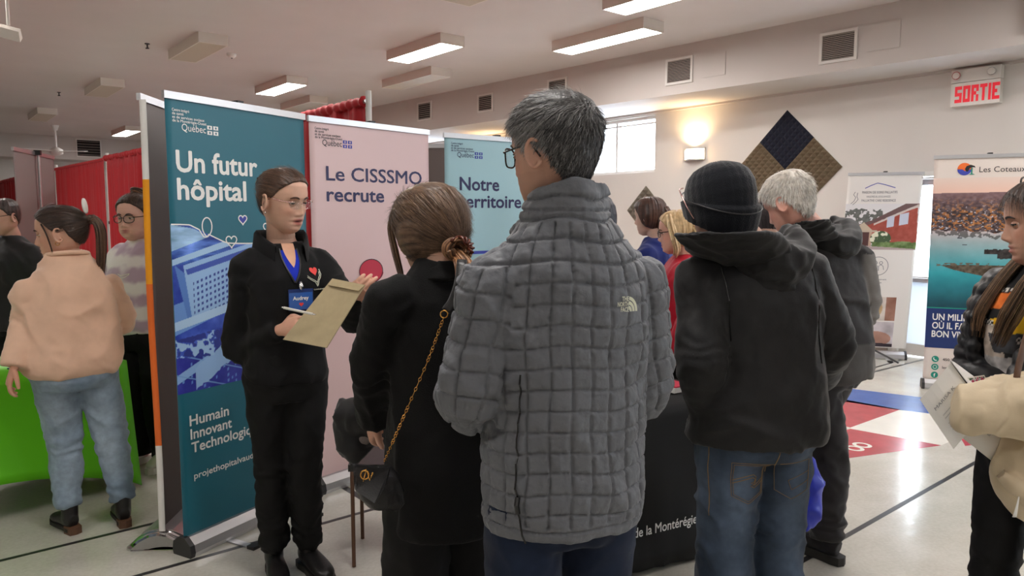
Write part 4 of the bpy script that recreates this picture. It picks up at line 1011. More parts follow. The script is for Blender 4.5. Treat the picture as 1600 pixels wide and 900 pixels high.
def person(label, group, loc, rot, s=1.0, head=None, sk=None, lean=(0, 0), skin=(196, 146, 118), face=None, hands=None, hr=.0035, rings=None, wide=1.0, detail=True, bv=.012):
    P = Person(); P.loc = Vector(loc); P.rot = rot; P.s = s; P.lean = lean; face = face or {}; P.face = face; P.wide = wide
    def bend(p):
        p = Vector(p); t = max(0, p.z - 1.0 * s) / (.5 * s); return p + Vector((lean[0] * t, lean[1] * t, 0))
    P.bend = bend; J = {}
    for k, v in SK.items():
        for q, sd in (('L', -1), ('R', 1)): J[k + q] = Vector((v[0] * sd * (wide if k in ('shoulder', 'elbow', 'wrist', 'hand', 'hip') else 1), v[1], v[2])) * s
    for k in list(J):
        if k[:-1] in ('shoulder', 'elbow', 'wrist', 'hand'): J[k] = bend(J[k])
    for k, v in (sk or {}).items(): J[k] = Vector(v)
    P.J = J; h = dict(yaw=0, pitch=0, roll=0, off=(0, .035, 1.64), k=1.0); h.update(head or {})
    hc = bend(Vector(h['off']) * s)
    P.Mh = Matrix.Translation(hc) @ Matrix.Rotation(h['yaw'], 4, 'Z') @ Matrix.Rotation(-h['pitch'], 4, 'X') @ Matrix.Rotation(h['roll'], 4, 'Y') @ Matrix.Scale(h['k'], 4)
    P.hc = hc
    rr = [(z * s, bend((cx, cy, z * s)).x, bend((cx, cy * s, z * s)).y, rx * s * wide * (.86 if z > 1.02 else .74), ry * s * (.86 if z > 1.02 else .70)) for z, cx, cy, rx, ry in (rings or RINGS)]
    parts = [loft(rr, 28)]
    nb = Vector(rr[-1][1:3] + (rr[-1][0],)); top = P.Mh @ Vector((0, -.022, -.055))
    neck = tube([nb + Vector((0, 0, -.05 * s)), nb + Vector((0, 0, .0)), top.lerp(nb, .35), top, P.Mh @ Vector((0, -.02, -.01))], [.068 * s, .058 * s, .052 * s, .053 * s, .045 * s], 20, sm=2)
    parts.append(neck)
    for q in 'LR':
        parts.append(tube([J['shoulder' + q], J['elbow' + q], J['wrist' + q]], [.05 * s, .038 * s, .024 * s], 12)); parts.append(tube([J['hip' + q], J['knee' + q], J['ankle' + q]], [.066 * s, .043 * s, .024 * s], 14))
        a = J['ankle' + q]; parts.append(tube([a + Vector((0, -.03, -.03)) * s, a + Vector((0, .05, -.045)) * s, a + Vector((0, .10, -.05)) * s], [.024 * s, .024 * s, .014 * s], 10))
    V, F, N = remesh(parts, bv, 2)
    Vs = [V]; Fs = [F]; Cs = []
    base = linv(np.array([skin]))[0]; base = (base * .80 + base.mean() * .20) * 1.10
    hp = [([P.Mh @ Vector(v) for v in p[0]], p[1]) for p in head_parts(face)]
    hp.append(tube([nb, top.lerp(nb, .35), top, P.Mh @ Vector((0, -.018, -.02))], [.059 * s, .053 * s, .054 * s, .045 * s], 24, sm=2))
    V2, F2, N2 = remesh(hp, hr, 2)
    Cs.append(np.tile(base, (len(V), 1)))
    Mi = np.array(P.Mh.inverted()); L = V2 @ Mi[:3, :3].T + Mi[:3, 3]; x, y, z = L[:, 0], L[:, 1], L[:, 2]; c = np.tile(base, (len(V2), 1))
    fr = (y > .04)
    op = face.get('open', 0)
    lips = fr * g(x, .021) ** 1 * ((np.abs(z + .0695) < .0105 + .002 * op) & (np.abs(x) < .024)); lc = linv(np.array([face.get('lips', (164, 84, 80))]))[0]
    k = (lips * .85)[:, None]; c = c * (1 - k) + lc * k
    k = (fr * .25 * g(np.abs(x) - .045, .02) * g(z + .03, .02))[:, None]; c = c * (1 - k) + c * np.array((1.15, .75, .7)) * k
    if op: k = (fr * g(x, .016) * g(z + .0705, .0022) * .95)[:, None]; c = c * (1 - k) + np.array((.06, .015, .015)) * k
    if face.get('stubble'):
        k = ((z < -.045) * (y > -.02) * face['stubble'])[:, None]; c = c * (1 - k) + np.array((.08, .07, .065)) * k
    Cs.append(c); Fs.append(F2 + len(V)); Vs.append(V2); n = len(V) + len(V2)
    for q, sd in (('L', -1), ('R', 1)):
        hd = (hands or {}).get(q, {})
        if hd is None: continue
        w = J['wrist' + q]; M = hd.get('M') or frame(w, (J['hand' + q] - w), (sd, 0, .2))
        if hd.get('M') is None and sd < 0: M = frame(w, (J['hand' + q] - w), (-1, 0, .2))
        hpz = hand_parts(M, sd, hd.get('curl', (.45, .5, .55, .6)), hd.get('thumb', (.3, .2)), s * hd.get('sc', 1.0))
        if hd.get('flip', False) or (hd.get('M') is None and sd > 0):
            Mi_ = M.inverted(); fl = Matrix.Scale(-1, 4, (0, 1, 0)); hpz = [([M @ fl @ Mi_ @ Vector(v) for v in p[0]], [tuple(reversed(ff)) for ff in p[1]]) for p in hpz]
        V3, F3, N3 = remesh(hpz, .003 if detail else .005, 2); Vs.append(V3); Fs.append(F3 + n); n += len(V3); Cs.append(np.tile(base * np.array((1.03, .95, .93)), (len(V3), 1)))
    Vs = np.concatenate(Vs); Fs = np.concatenate(Fs); Cs = np.concatenate(Cs)
    P.ob = mk('person', Vs, Fs, 'skin', None, col=Cs); P.ob.location = loc; P.ob.rotation_euler = (0, 0, rot)
    tag(P.ob, label, 'person', group)
    if face.get('eyes', True) and detail:
        for Vl, Fl in eye_set(P, P.Mh, face): mk('eyelid', Vl, Fl, 'skin', P.ob, col=np.tile(base * np.array((.86, .78, .76)), (len(Vl), 1)))
    P.rings = rings or RINGS
    return P
# ---- clothing --------------------------------------------------------------------------------------
def folds(V, N, amp, fx=9, fz=5, seed=0, zone=None, warp=.5):
    w = fbm(V * 4, 2, seed + 20) * warp; P = V * np.array((fx, fx, fz)) + np.stack([w * 4, w * 3, w * 6], 1)
    d = (ridge(fbm(P, 2, seed)) ** 2 - .5) * amp + (fbm(V * 22, 3, seed + 3) - .5) * amp * .45
    if zone is not None: d = d * zone
    return V + N * d[:, None]
def crease(V, N, c, axis, r, amp, freq, seed):
    """wrinkle rings round a joint"""
    c = np.array(c); d = np.linalg.norm(V - c, axis=1); a = (V - c) @ np.array(axis); w = fbm(V * 9, 2, seed) * 3.6
    return V + N * (amp * 2 * fbm(V * 7, 1, seed + 1) * np.exp(-(d / r) ** 2) * np.sin(a * freq + w * 6))[:, None]
def top(P, name, m, rings=None, grow=1.06, arms=(.062, .056, .046), voxel=.010, amp=.012, fx=9, fz=5, seed=1, sleeves='LR', cuff=True, col=None, extra=None, post=None, it=5, collar=True, wristk=1.0, fzone=None, armpts=None):
    s = P.s; J = P.J; rr = []
    for z, cx, cy, rx, ry in (rings or P.rings):
        b = P.bend((cx * s, cy * s, z * s)); rr.append((z * s, b.x, b.y, rx * s * P.wide * grow, ry * s * grow * 1.03))
    parts = [loft(rr, 36)]
    for q, sd in (('L', -1), ('R', 1)):
        if q not in sleeves: continue
        S0, E, Wr = J['shoulder' + q], J['elbow' + q], J['wrist' + q]; Wr = E.lerp(Wr, wristk)
        inn = S0 + Vector((-sd * .05 * s, 0, -.015 * s))
        pts = (armpts or {}).get(q) or [inn, S0, S0.lerp(E, .5), E, E.lerp(Wr, .5), Wr]
        rad = [arms[0] * s * .9, arms[0] * s, (arms[0] + arms[1]) / 2 * s, arms[1] * s * 1.03, (arms[1] + arms[2]) / 2 * s, arms[2] * s]
        parts.append(tube(pts, rad, 20, sm=3))
    if extra: parts += extra
    V, F, N = remesh(parts, voxel, it)
    V = folds(V, N, amp, fx, fz, seed, fzone(V) if fzone else None)
    for q in sleeves:
        E = J['elbow' + q]; ax = (J['wrist' + q] - J['shoulder' + q]).normalized(); V = crease(V, N, E, ax, .10 * s, amp * .26, 105, seed + 7); V = crease(V, N, J['shoulder' + q] + Vector((0, 0, -.07)), ax, .08 * s, amp * .2, 110, seed + 9)
    if post: V = post(V, N)
    return mk(name, V, F, m, P.ob, col=col(V) if col else None)
def neck_collar(P, parent, m, top=(0, -.02, -.075), z=1.43, r=(.14, .12, .108), tilt=.5, seed=9, amp=.012, name='collar', back=0.0):
    s = P.s; a = P.bend((0, -.005, z * s)); b = P.Mh @ Vector(top); V, F = [], []
    rings = []; n = 36
    for j in range(9):
        t = j / 8; c = a.lerp(b, t); rr = np.interp(t, [0, .5, 1], r)
        for k in range(n):
            q = 2 * math.pi * k / n; y = math.sin(q) * rr * .95; V.append((c.x + math.cos(q) * rr, c.y + y, c.z - tilt * t * (y + rr * .95) * .9 + back * t))
    for j in range(8):
        for k in range(n): F.append((j * n + k, j * n + (k + 1) % n, (j + 1) * n + (k + 1) % n, (j + 1) * n + k))
    F.append(tuple(range(n))[::-1]); F.append(tuple(range(8 * n, 9 * n)))
    if parent is None: return (V, F)
    V, F, N = remesh([(V, F)], .007, 4); V = folds(V, N, amp, 12, 14, seed); return mk(name, V, F, m, parent)
def bottoms(P, name, m, hip=(.17, .125), r=(.092, .068, .058), z0=.11, voxel=.010, amp=.010, seed=3, col=None, top_z=1.0, flare=0, fx=7, fz=9):
    s = P.s; J = P.J; parts = [loft([(top_z * s, 0, 0, hip[0] * s * .93 * P.wide, hip[1] * s * .95), (.92 * s, 0, -.005, hip[0] * s * P.wide, hip[1] * s), (.85 * s, 0, -.005, hip[0] * s * P.wide, hip[1] * s), (.79 * s, 0, 0, hip[0] * s * .9 * P.wide, hip[1] * s * .85)], 32)]
    for q in 'LR':
        H_, K, A = J['hip' + q], J['knee' + q], J['ankle' + q]; A = Vector((A.x, A.y, z0 * s)) if z0 else A
        parts.append(tube([H_ + Vector((0, 0, -.02 * s)), H_.lerp(K, .5), K, K.lerp(A, .5), A], [r[0] * s, (r[0] + r[1]) / 2 * s, r[1] * s, ((r[1] + r[2]) / 2 + .004) * s, r[2] * s + flare], 20, sm=3))
    V, F, N = remesh(parts, voxel, 5); V = folds(V, N, amp, fx, fz, seed)
    for q in 'LR':
        V = crease(V, N, J['knee' + q], (0, 0, 1), .12 * s, amp * .32, 80, seed); V = crease(V, N, J['ankle' + q] + Vector((0, 0, .08 * s)), (0, .2, 1), .10 * s, amp * .4, 95, seed + 2)
    V = crease(V, N, (0, 0, .84 * s), (0, .3, 1), .12 * s, amp * .4, 70, seed + 4)
    return mk(name, V, F, m, P.ob, col=col(V) if col else None)
def shoe(P, q, m='leather', sole='sole_dark', heel=None, high=.10, name='ankle_boot', yaw=0, thick=.018):
    s = P.s; A = P.J['ankle' + q]; sd = 1 if q == 'R' else -1; Mx = Matrix.Translation((A.x, A.y, 0)) @ Matrix.Rotation(-sd * .14 + yaw, 4, 'Z')
    T = lambda x, y, z: Mx @ Vector((x * s, y * s, z * s))
    z = thick
    parts = [tube([T(0, -.06, .045 + z), T(0, -.03, .05 + z), T(0, .04, .045 + z), T(.0, .10, .034 + z), T(0, .155, .026 + z), T(0, .185, .02 + z)], [(.026 * s, .038 * s), (.036 * s, .046 * s), (.040 * s, .042 * s), (.046 * s, .032 * s), (.040 * s, .024 * s), (.022 * s, .014 * s)], 18, ref=(0, 0, 1), sm=3),
             tube([T(0, -.01, .05 + z), T(0, -.015, .09 + z), T(0, -.012, high + .04)], [(.040 * s, .05 * s), (.040 * s, .048 * s), (.043 * s, .050 * s)], 18, sm=2)]
    V, F, N = remesh(parts, .006, 3); o = mk(name, V, F, m, P.ob)
    out = [(.0, -.088), (.028, -.078), (.036, -.04), (.034, .02), (.046, .09), (.046, .14), (.03, .185), (0, .20), (-.03, .185), (-.046, .14), (-.044, .09), (-.034, .02), (-.036, -.04), (-.028, -.078)]
    mb = MB(); n = len(out)
    def slab(pts, a, b): V = [T(p[0], p[1], a) for p in pts] + [T(p[0], p[1], b) for p in pts]; k = len(pts); mb.add(V, [tuple(range(k)), tuple(range(2 * k - 1, k - 1, -1))] + [(i, i + k, (i + 1) % k + k, (i + 1) % k) for i in range(k)])
    slab(out, .002 if not heel else .012, z + .012); mb.build('sole', sole, o)
    if heel: mb = MB(); slab([(.0, -.09), (.03, -.08), (.036, -.02), (.0, -.01), (-.036, -.02), (-.03, -.08)], .001, .04); mb.build('heel', heel, o)
    return o
# ---- hair ------------------------------------------------------------------------------------------
HLa = np.radians([0, 25, 45, 62, 75, 88, 100, 115, 140, 165, 180]); HLz = np.array([.074, .070, .058, .036, .010, .004, .018, -.030, -.072, -.084, -.086])
def hair_cap(P, c1, c2, thick=.012, hl=None, name='hair', style='back', target=(0, -.115, .0), fine=60, seed=0, amp=.003, top_lift=0.0, volume=None, hi=.35, edge=.10):
    hz = HLz if hl is None else np.array(hl); na, nt = 160, 60; ph = np.linspace(-math.pi, math.pi, na, endpoint=False); t = np.linspace(0, 1, nt)
    PH, T = np.meshgrid(ph, t); z0 = np.interp(np.abs(PH), HLa, hz); Z = z0 + (.1128 - z0) * T
    th = thick * np.clip(T / edge, 0, 1) ** .5 + top_lift * np.clip((Z - .03) / .08, 0, 1) - .003 * (T < .001)
    if volume: th = th + volume(PH, Z, T)
    S_, N = hsurf(PH.ravel(), Z.ravel()); S_[:, 0] *= P.face.get('wide', 1.0)
    Q = S_; tg = np.array(target)
    if style == 'back': v = Q - tg; rad = np.linalg.norm(v, axis=1); a = np.arctan2(v[:, 0], v[:, 2] + .02); co = np.stack([a * fine / 6.28, rad * 9, a * 0], 1)
    elif style == 'down': co = np.stack([PH.ravel() * fine / 6.28, Q[:, 2] * 8 + 0 * PH.ravel(), PH.ravel() * 0], 1)
    else: v = Q - np.array((0, -.03, .11)); a = np.arctan2(v[:, 0], v[:, 1]); co = np.stack([np.cos(a) * fine / 6, np.sin(a) * fine / 6, np.linalg.norm(v, axis=1) * 12], 1)
    n = fbm(co, 3, seed); n2 = vn(co * np.array((4.3, .6, 1)), seed + 4)
    V = Q + N * (th.ravel() + (n - .5) * amp * 2.4 * np.clip(T.ravel() / .06, 0, 1) + (n2 - .5) * amp * .8)[:, None]
    V = np.concatenate([V, V.mean(0, keepdims=True) * 0 + V[-na:].mean(0)])
    k = np.clip(.5 + (n - .5) * 2.4 + (n2 - .5) * .8, 0, 1)[:, None]; C = linv(np.array([c1])) * (1 - k * hi) + linv(np.array([c2])) * k * hi; C = np.concatenate([C, C[-1:]])
    F = []
    for i in range(nt - 1):
        for j in range(na): F.append((i * na + j, i * na + (j + 1) % na, (i + 1) * na + (j + 1) % na, (i + 1) * na + j))
    for j in range(na): F.append(((nt - 1) * na + j, (nt - 1) * na + (j + 1) % na, nt * na))
    return mk(name, V, F, 'hair', P.ob, col=C, M=P.Mh)
def locks(P, name, paths, c1, c2, n, r0=.0045, jit=.02, seed=0, taper=.25, parent=None, M=None, seg=6, stiff=1.0, flatk=.6):
    """a tress of separate tapering strands following a centre path"""
    rg = np.random.default_rng(seed); mb = MB(); C = []
    path = catmull([np.array(p, float) for p in paths], 4); m = len(path); R_ = jit if isinstance(jit, (list, tuple)) else [jit] * len(paths)
    Rr = np.interp(np.linspace(0, 1, m), np.linspace(0, 1, len(R_)), R_)
    for k in range(n):
        a = rg.uniform(0, 6.28); q = math.sqrt(rg.uniform(0, 1)); e = m - int(rg.uniform(0, m * .22)); tw = rg.uniform(-.6, .6)
        pts = []
        for i in range(max(4, e)):
            p = path[min(i, m - 1)]; t = path[min(i + 1, m - 1)] - path[max(i - 1, 0)]; t /= np.linalg.norm(t) + 1e-9
            u = np.cross(t, (0.3, 1, 0.1)); u /= np.linalg.norm(u) + 1e-9; v = np.cross(t, u); aa = a + tw * i / m
            pts.append(p + (u * math.cos(aa) + v * math.sin(aa) * flatk) * Rr[i if i < m else m - 1] * q)
        L = len(pts); rad = [r0 * (1 - (1 - taper) * (i / (L - 1)) ** 2) for i in range(L)]; V, F = tube(pts, rad, seg); mb.add(V, F)
        kk = rg.uniform(0, 1); C += [linv(np.array([c1]))[0] * (1 - kk) + linv(np.array([c2]))[0] * kk] * len(V)
    return mk(name, mb.V, mb.F, 'hair', parent or P.ob, col=np.array(C), M=P.Mh if M is None else M)
def tufts(P, n, cols, hl=None, seed=0, length=lambda ph, z: .02, flow=None, width=.0012, name='hair', lift=.5, thick=.004, wts=None, jit=.22):
    """short cut hair as thousands of tapering slivers growing from the scalp"""
    rg = np.random.default_rng(seed); hz = HLz if hl is None else np.array(hl); ph = rg.uniform(-math.pi, math.pi, n * 3); z = rg.uniform(-.09, .1125, n * 3)
    w = np.interp(z, ZL, HW); keep = (z > np.interp(np.abs(ph), HLa, hz) + rg.normal(0, .0025, n * 3)) & (rg.uniform(0, 1, n * 3) < np.clip(.25 + w / .077 * .8, 0, 1)); ph, z = ph[keep][:n], z[keep][:n]; n = len(ph)
    B, N = hsurf(ph, z); B[:, 0] *= P.face.get('wide', 1.0); B = B + N * thick
    fl = flow(B, N, ph, z); fl = fl - N * (fl * N).sum(1, keepdims=True); fl /= np.linalg.norm(fl, axis=1, keepdims=True) + 1e-9
    D = fl + N * lift + rg.normal(0, jit, (n, 3)); D /= np.linalg.norm(D, axis=1, keepdims=True); Ln = length(ph, z) * rg.uniform(.7, 1.2, n)
    sd = np.cross(D, N + rg.normal(0, .3, (n, 3))); sd /= np.linalg.norm(sd, axis=1, keepdims=True) + 1e-9; V = []; K = 3
    for k in range(K + 1):
        t = k / K; c = B + D * (Ln * t)[:, None] - N * (Ln * .28 * t * t)[:, None] + fl * (Ln * .2 * t * t)[:, None]; wd = width * (1 - .8 * t ** 1.5)
        V += [c + sd * wd, c - sd * wd]
    V = np.stack(V, 1); idx = (np.arange(n) * 2 * (K + 1))[:, None]; F = []
    for k in range(K): F.append(idx + np.array([2 * k, 2 * k + 1, 2 * k + 3, 2 * k + 2]))
    F = np.concatenate(F); ci = np.clip(rg.normal(0, 1, n) * .22 + wts(ph, z), 0, 1)[:, None] if wts else rg.uniform(0, 1, n)[:, None]
    C = linv(np.array([cols[0]])) * (1 - ci) + linv(np.array([cols[1]])) * ci; C = np.repeat(C, 2 * (K + 1), axis=0)
    return mk(name, V.reshape(-1, 3), F, 'hair', P.ob, col=C, M=P.Mh)
def comb(P, n, c1, c2, thick, target=None, hl=None, seed=0, ln=.05):
    """fine combed strands lying over a hair cap"""
    tg = np.array(target) if target is not None else None
    fl = (lambda B, N, ph, z: tg - B) if tg is not None else (lambda B, N, ph, z: np.stack([0 * z, 0 * z - .15 * (B[:, 1] > 0), -1 + 0 * z], 1))
    return tufts(P, n, (c1, c2), hl=hl, seed=seed, length=lambda ph, z: ln + 0 * z, flow=fl, width=.0006, name='combed_strands', lift=.03, thick=thick - .0015, jit=.06)
def specs(P, m='frame_black', r=.0016, w=.024, h=.018, rimless=False, temple=None, y=.099, z=.0, sq=.8):
    g0 = None; mb = MB()
    for s in (-1, 1):
        pts = []
        for k in range(24):
            a = 2 * math.pi * k / 24; c, d = math.cos(a), math.sin(a); pts.append((s * .033 + w * math.copysign(abs(c) ** sq, c), y - .010 * ((s * .033 + w * c) / .055) ** 2, z - .004 + h * math.copysign(abs(d) ** sq, d)))
        if not rimless: V, F = tube(pts, r, 6, closed=True); mb.add(V, F)
    mb.tube([(-.010, y, z), (0, y + .003, z + .002), (.010, y, z)], r)
    for s in (-1, 1): mb.tube([(s * .056, y - .009, z + .006), (s * .064, y - .012, z + .006)], r * 1.3)
    V = [P.Mh @ Vector(v) for v in mb.V]; root = mk('eyeglasses', V, mb.F, m, P.ob)
    for s in (-1, 1):
        wd = P.face.get('wide', 1)
        V, F = tube([P.Mh @ Vector(p) for p in ((s * .064, y - .012, z + .006), (s * .074 * wd, .05, z + .008), (s * .081 * wd, .005, z + .010), (s * .082 * wd, -.012, z - .004), (s * .080 * wd, -.022, z - .018))], r * 1.15, 6, sm=3); mk('temple_arm', V, F, temple or m, root)
        pts = [(s * .033 + w * math.copysign(abs(math.cos(a)) ** sq, math.cos(a)), y - .010 * ((s * .033 + w * math.cos(a)) / .055) ** 2, z - .004 + h * math.copysign(abs(math.sin(a)) ** sq, math.sin(a))) for a in np.linspace(0, 2 * math.pi, 25)[:-1]]
        V = [P.Mh @ Vector(p) for p in pts] + [P.Mh @ Vector((p[0], p[1] + .0012, p[2])) for p in pts]; n = 24
        mk('lens', V, [tuple(range(n)), tuple(range(2 * n - 1, n - 1, -1))] + [(i, i + n, (i + 1) % n + n, (i + 1) % n) for i in range(n)], 'lens', root)
    return root
def snap(P, ob, u, z, out=.002):
    """point on a garment of P: from the side at angle u (0 front, + towards the right hand) at height z"""
    me = ob.data; d = Vector((math.sin(u), math.cos(u), 0)); b = P.bend((0, 0, z)); o = Vector((b.x, b.y, z)) + d * .8
    hit, loc, nor, i = ob.ray_cast(o, -d)
    return (loc + nor * out, nor) if hit else (o - d * .65, d)
def drape_to(P, ob, pts2, origin_u, origin_z, out=.0025, tilt=0):
    """wrap a small flat figure (x across, z up, metres) onto a garment"""
    c, n = snap(P, ob, origin_u, origin_z, 0); n = Vector((n.x, n.y, n.z * .3)).normalized(); up = Vector((0, 0, 1)); up = (up - n * up.dot(n)).normalized(); rt = up.cross(n) * 1.0
    ct, st = math.cos(tilt), math.sin(tilt); V = []
    for x, z in pts2:
        x, z = x * ct - z * st, x * st + z * ct
        p = c + rt * x + up * z
        if out >= .01: V.append(p + n * (out - .01)); continue
        hit, loc, nn, i = ob.ray_cast(p + n * .12, -n); V.append((loc + n * out) if hit else p + n * out)
    return V
def decal_text(P, ob, body, u, z, width, m, name='lettering', bold=.015, size=None, out=.003, dz=0, dx=0, tilt=0):
    c = bpy.data.curves.new(name, 'FONT'); c.body = body; c.size = 1; c.offset = bold; c.resolution_u = 2
    o = bpy.data.objects.new(name, c); COL.objects.link(o); dg = bpy.context.evaluated_depsgraph_get(); me = bpy.data.meshes.new_from_object(o.evaluated_get(dg)); bpy.data.objects.remove(o)
    A = np.array([v.co for v in me.vertices]); sc = width / (A[:, 0].max() - A[:, 0].min()); sz = size or sc
    pts = [((a[0] - A[:, 0].min()) * sc - width / 2 + dx, a[1] * sz + dz) for a in A]; V = drape_to(P, ob, pts, u, z, out, tilt); F = [tuple(p.vertices) for p in me.polygons]; bpy.data.meshes.remove(me)
    return mk(name, V, F, m, ob, smooth=False)
# ================================================================== the people
def jeans(c_dark, c_light, seed=0, fade=1.0):
    def f(V):
        n = fbm(V * 5, 3, seed); x, y, z = V[:, 0], V[:, 1], V[:, 2]; lx = np.abs(x)
        k = np.clip(.35 + (n - .5) * 1.2 + fade * .5 * g(lx - .10, .05) * (np.abs(y) > .02) * g(z - .62, .28), 0, 1)[:, None]
        return linv(np.array([c_dark])) * (1 - k) + linv(np.array([c_light])) * k
    return f
G_ = 'visitors and staff at the booths'

# ---------- grey quilted jacket man (nearest, seen from behind)
def grey_man():
    s = 1.02; loc = (.118, 1.68, 0); rot = math.radians(20)
    rings = [(.835, 0, .0, .178, .138), (.86, 0, 0, .184, .144), (.92, 0, -.005, .186, .146), (1.0, 0, 0, .184, .145), (1.1, 0, .0, .184, .142), (1.22, 0, .0, .188, .140), (1.32, 0, -.005, .190, .138), (1.385, 0, -.012, .186, .126), (1.435, 0, -.018, .165, .108), (1.475, 0, -.02, .134, .092), (1.51, 0, -.015, .104, .084), (1.54, 0, -.01, .088, .082)]
    P = person('tall grey-haired man in a grey quilted jacket, seen from behind', G_, loc, rot, s,
               head=dict(yaw=math.radians(34), pitch=.08, off=(-.018, .022, 1.665), k=1.03), skin=(190, 138, 112), rings=rings, face=dict(stubble=.10, wide=1.05, brow=(50, 44, 40)), hr=.0032,
               sk=dict(shoulderL=(-.172, -.01, 1.405), shoulderR=(.172, -.01, 1.405), elbowL=(-.222, .0, 1.16), wristL=(-.15, .20, 1.10), handL=(-.08, .26, 1.10), elbowR=(.222, .03, 1.15), wristR=(.185, .20, 1.02), handR=(.12, .26, 1.0)))
    J = P.J
    def quilt(V, N):
        x, y, z = V[:, 0], V[:, 1], V[:, 2]; best = np.full(len(V), 9.); u = np.arctan2(x, -y) * .20; w = z.copy(); kind = np.zeros(len(V))
        sag = .006 * np.sin(u * 18) + .004 * (vn(np.stack([u * 12, z * 10, z * 0], 1), 5) - .5)
        for q, sd in (('L', -1), ('R', 1)):
            pts = [np.array(J['shoulder' + q]), np.array(J['elbow' + q]), np.array(J['wrist' + q])]; acc = 0
            for a, b in zip(pts, pts[1:]):
                ab = b - a; L = np.linalg.norm(ab); t = np.clip(((V - a) @ ab) / L ** 2, 0, 1); c = a + t[:, None] * ab; d = np.linalg.norm(V - c, axis=1)
                rim = np.abs(x) > (.205 - .02) * s if a is pts[0] else np.abs(x) > .0
                arm = (d < .108) & (np.abs(x) > (.150 + .12 * np.clip(1.40 - z, 0, .2)) * s) & (sd * x > 0) & ((z < 1.44 + .1 * (.2 - np.abs(x))))
                if b is pts[2]: arm = (d < .10) & (sd * x > 0) & ((y > .10) | (np.abs(x) > .2))
                m = arm & (d < best); best[m] = d[m]; r = V[m] - c[m]; tt = ab / L; e1 = np.cross(tt, (0, 1, 0)); e1 /= np.linalg.norm(e1); e2 = np.cross(tt, e1)
                ang = np.arctan2(r @ e2, r @ e1); u[m] = ang * .085; w[m] = -(acc + t[m] * L) + .3; kind[m] = 1; sag[m] = .004 * np.sin(ang * 3)
                acc += L
        cu = np.where(kind > 0, .0668, .0580); cw = np.where(kind > 0, .056, .0455)
        wz = (w + sag) / cw; uz = u / cu + .5 * 0 + .04 * np.sin(w * 30)
        du = np.abs(uz - np.round(uz)) * cu; dw = np.abs(wz - np.round(wz)) * cw
        col_ok = (kind > 0) | ((z > .885) & (z < 1.54)); row_ok = (kind > 0) | ((z > .875) & (z < 1.60))
        du = np.where(col_ok, du, 1); dw = np.where(row_ok, dw, 1)
        dmin = np.minimum(du, dw)
        dmin = np.minimum(dmin, np.where(kind == 0, np.abs(z - .876), 1)); dmin = np.minimum(dmin, np.where(kind == 0, np.abs(z - 1.565), 1))
        groove = np.exp(-(dmin / .0026) ** 2); puff = np.clip(np.minimum(du, dw) / .018, 0, 1) ** .6
        d = -.0066 * groove + .0044 * puff
        pin = np.exp(-(dmin / .013) ** 2); d += pin * .0030 * (vn(np.stack([np.where(du < dw, w, u) * 190, np.where(du < dw, u, w) * 25, kind * 9], 1), 11) - .5)
        d += (fbm(V * np.array((16, 16, 11)) + 1.5 * np.stack([V[:, 2], V[:, 2], V[:, 0]], 1) * 3, 3, 17) - .5) * .015 + (fbm(V * np.array((45, 45, 70)), 2, 31) - .5) * .0035
        lx, ly = math.sin(math.radians(150)) * .165, math.cos(math.radians(150)) * .165; fl_ = 1 - .85 * np.exp(-((x - lx) ** 2 + (z - 1.335 * s) ** 2 + .3 * (y - ly) ** 2) / .032 ** 2 * 1.0)
        return V + N * (d * fl_)[:, None]
    collar = [neck_collar(P, None, None, top=(.0, -.035, -.062), z=1.485, r=(.122, .098, .090), tilt=.42)]
    jk = top(P, 'quilted_jacket', 'quilt_grey', arms=(.074, .074, .062), voxel=.0038, amp=.012, seed=2, post=quilt, it=9, grow=1.0, extra=collar, fx=5, fz=4)
    bottoms(P, 'jeans', 'denim', hip=(.160, .118), r=(.096, .078, .066), top_z=.92, seed=5, col=jeans((22, 30, 48), (40, 54, 80), 3, .3), voxel=.009)
    for q in 'LR': shoe(P, q)
    hl = [.078, .074, .062, .042, .012, -.02, .014, -.030, -.066, -.070, -.070]
    hair_cap(P, (48, 46, 46), (120, 118, 116), thick=.007, hl=hl, style='crown', fine=80, amp=.003, hi=.4, top_lift=.010, edge=.3)
    def flow(B, N, ph, z): v = B - np.array((.012, -.055, .095)); sw = np.cross(v, (0, 0, 1.)); return v * np.array((1, 1, 1)) + sw * .5 + np.stack([ph * 0, .05 * (z > .07), -.03 + 0 * z], 1)
    tufts(P, 15000, ((26, 25, 27), (178, 176, 174)), hl=hl, seed=4, length=lambda ph, z: np.interp(z, [-.07, -.02, .04, .08, .112], [.008, .014, .024, .036, .044]), flow=flow, lift=.32, thick=.006, width=.00085,
          wts=lambda ph, z: .12 + .34 * (np.abs(ph) < 1.9) * (z < .06) + .30 * np.clip((z - .045) / .05, 0, 1))
    specs(P, 'frame_black', r=.0019, w=.026, h=.021, sq=.7)
    # logo on the right shoulder blade
    u0, z0 = math.radians(180 - 30), 1.335 * s
    for i, (t_, dz, w_) in enumerate((('THE', .0105, .0165), ('NORTH', -.0010, .0275), ('FACE', -.0125, .0195))): decal_text(P, jk, t_, u0, z0, w_, 'logo_cream', bold=.02, size=.0140, dz=dz, dx=.004 - w_ / 2, out=.0160)
    V = []; F = []; k_ = 0
    for j in range(3):
        r0 = .0265 - .0082 * j; r1 = r0 - .0062; n = 10
        pts = []
        for i in range(n + 1): a = math.radians(4 + 86 * i / n); pts += [(.0035 + r0 * .82 * math.sin(a), -.0125 + r0 * 1.22 * math.cos(a)), (.0035 + r1 * .82 * math.sin(a), -.0125 + r1 * 1.22 * math.cos(a))]
        W_ = drape_to(P, jk, pts, u0, z0, .0160); F += [(k_ + 2 * i, k_ + 2 * i + 1, k_ + 2 * i + 3, k_ + 2 * i + 2) for i in range(n)]; V += W_; k_ += len(W_)
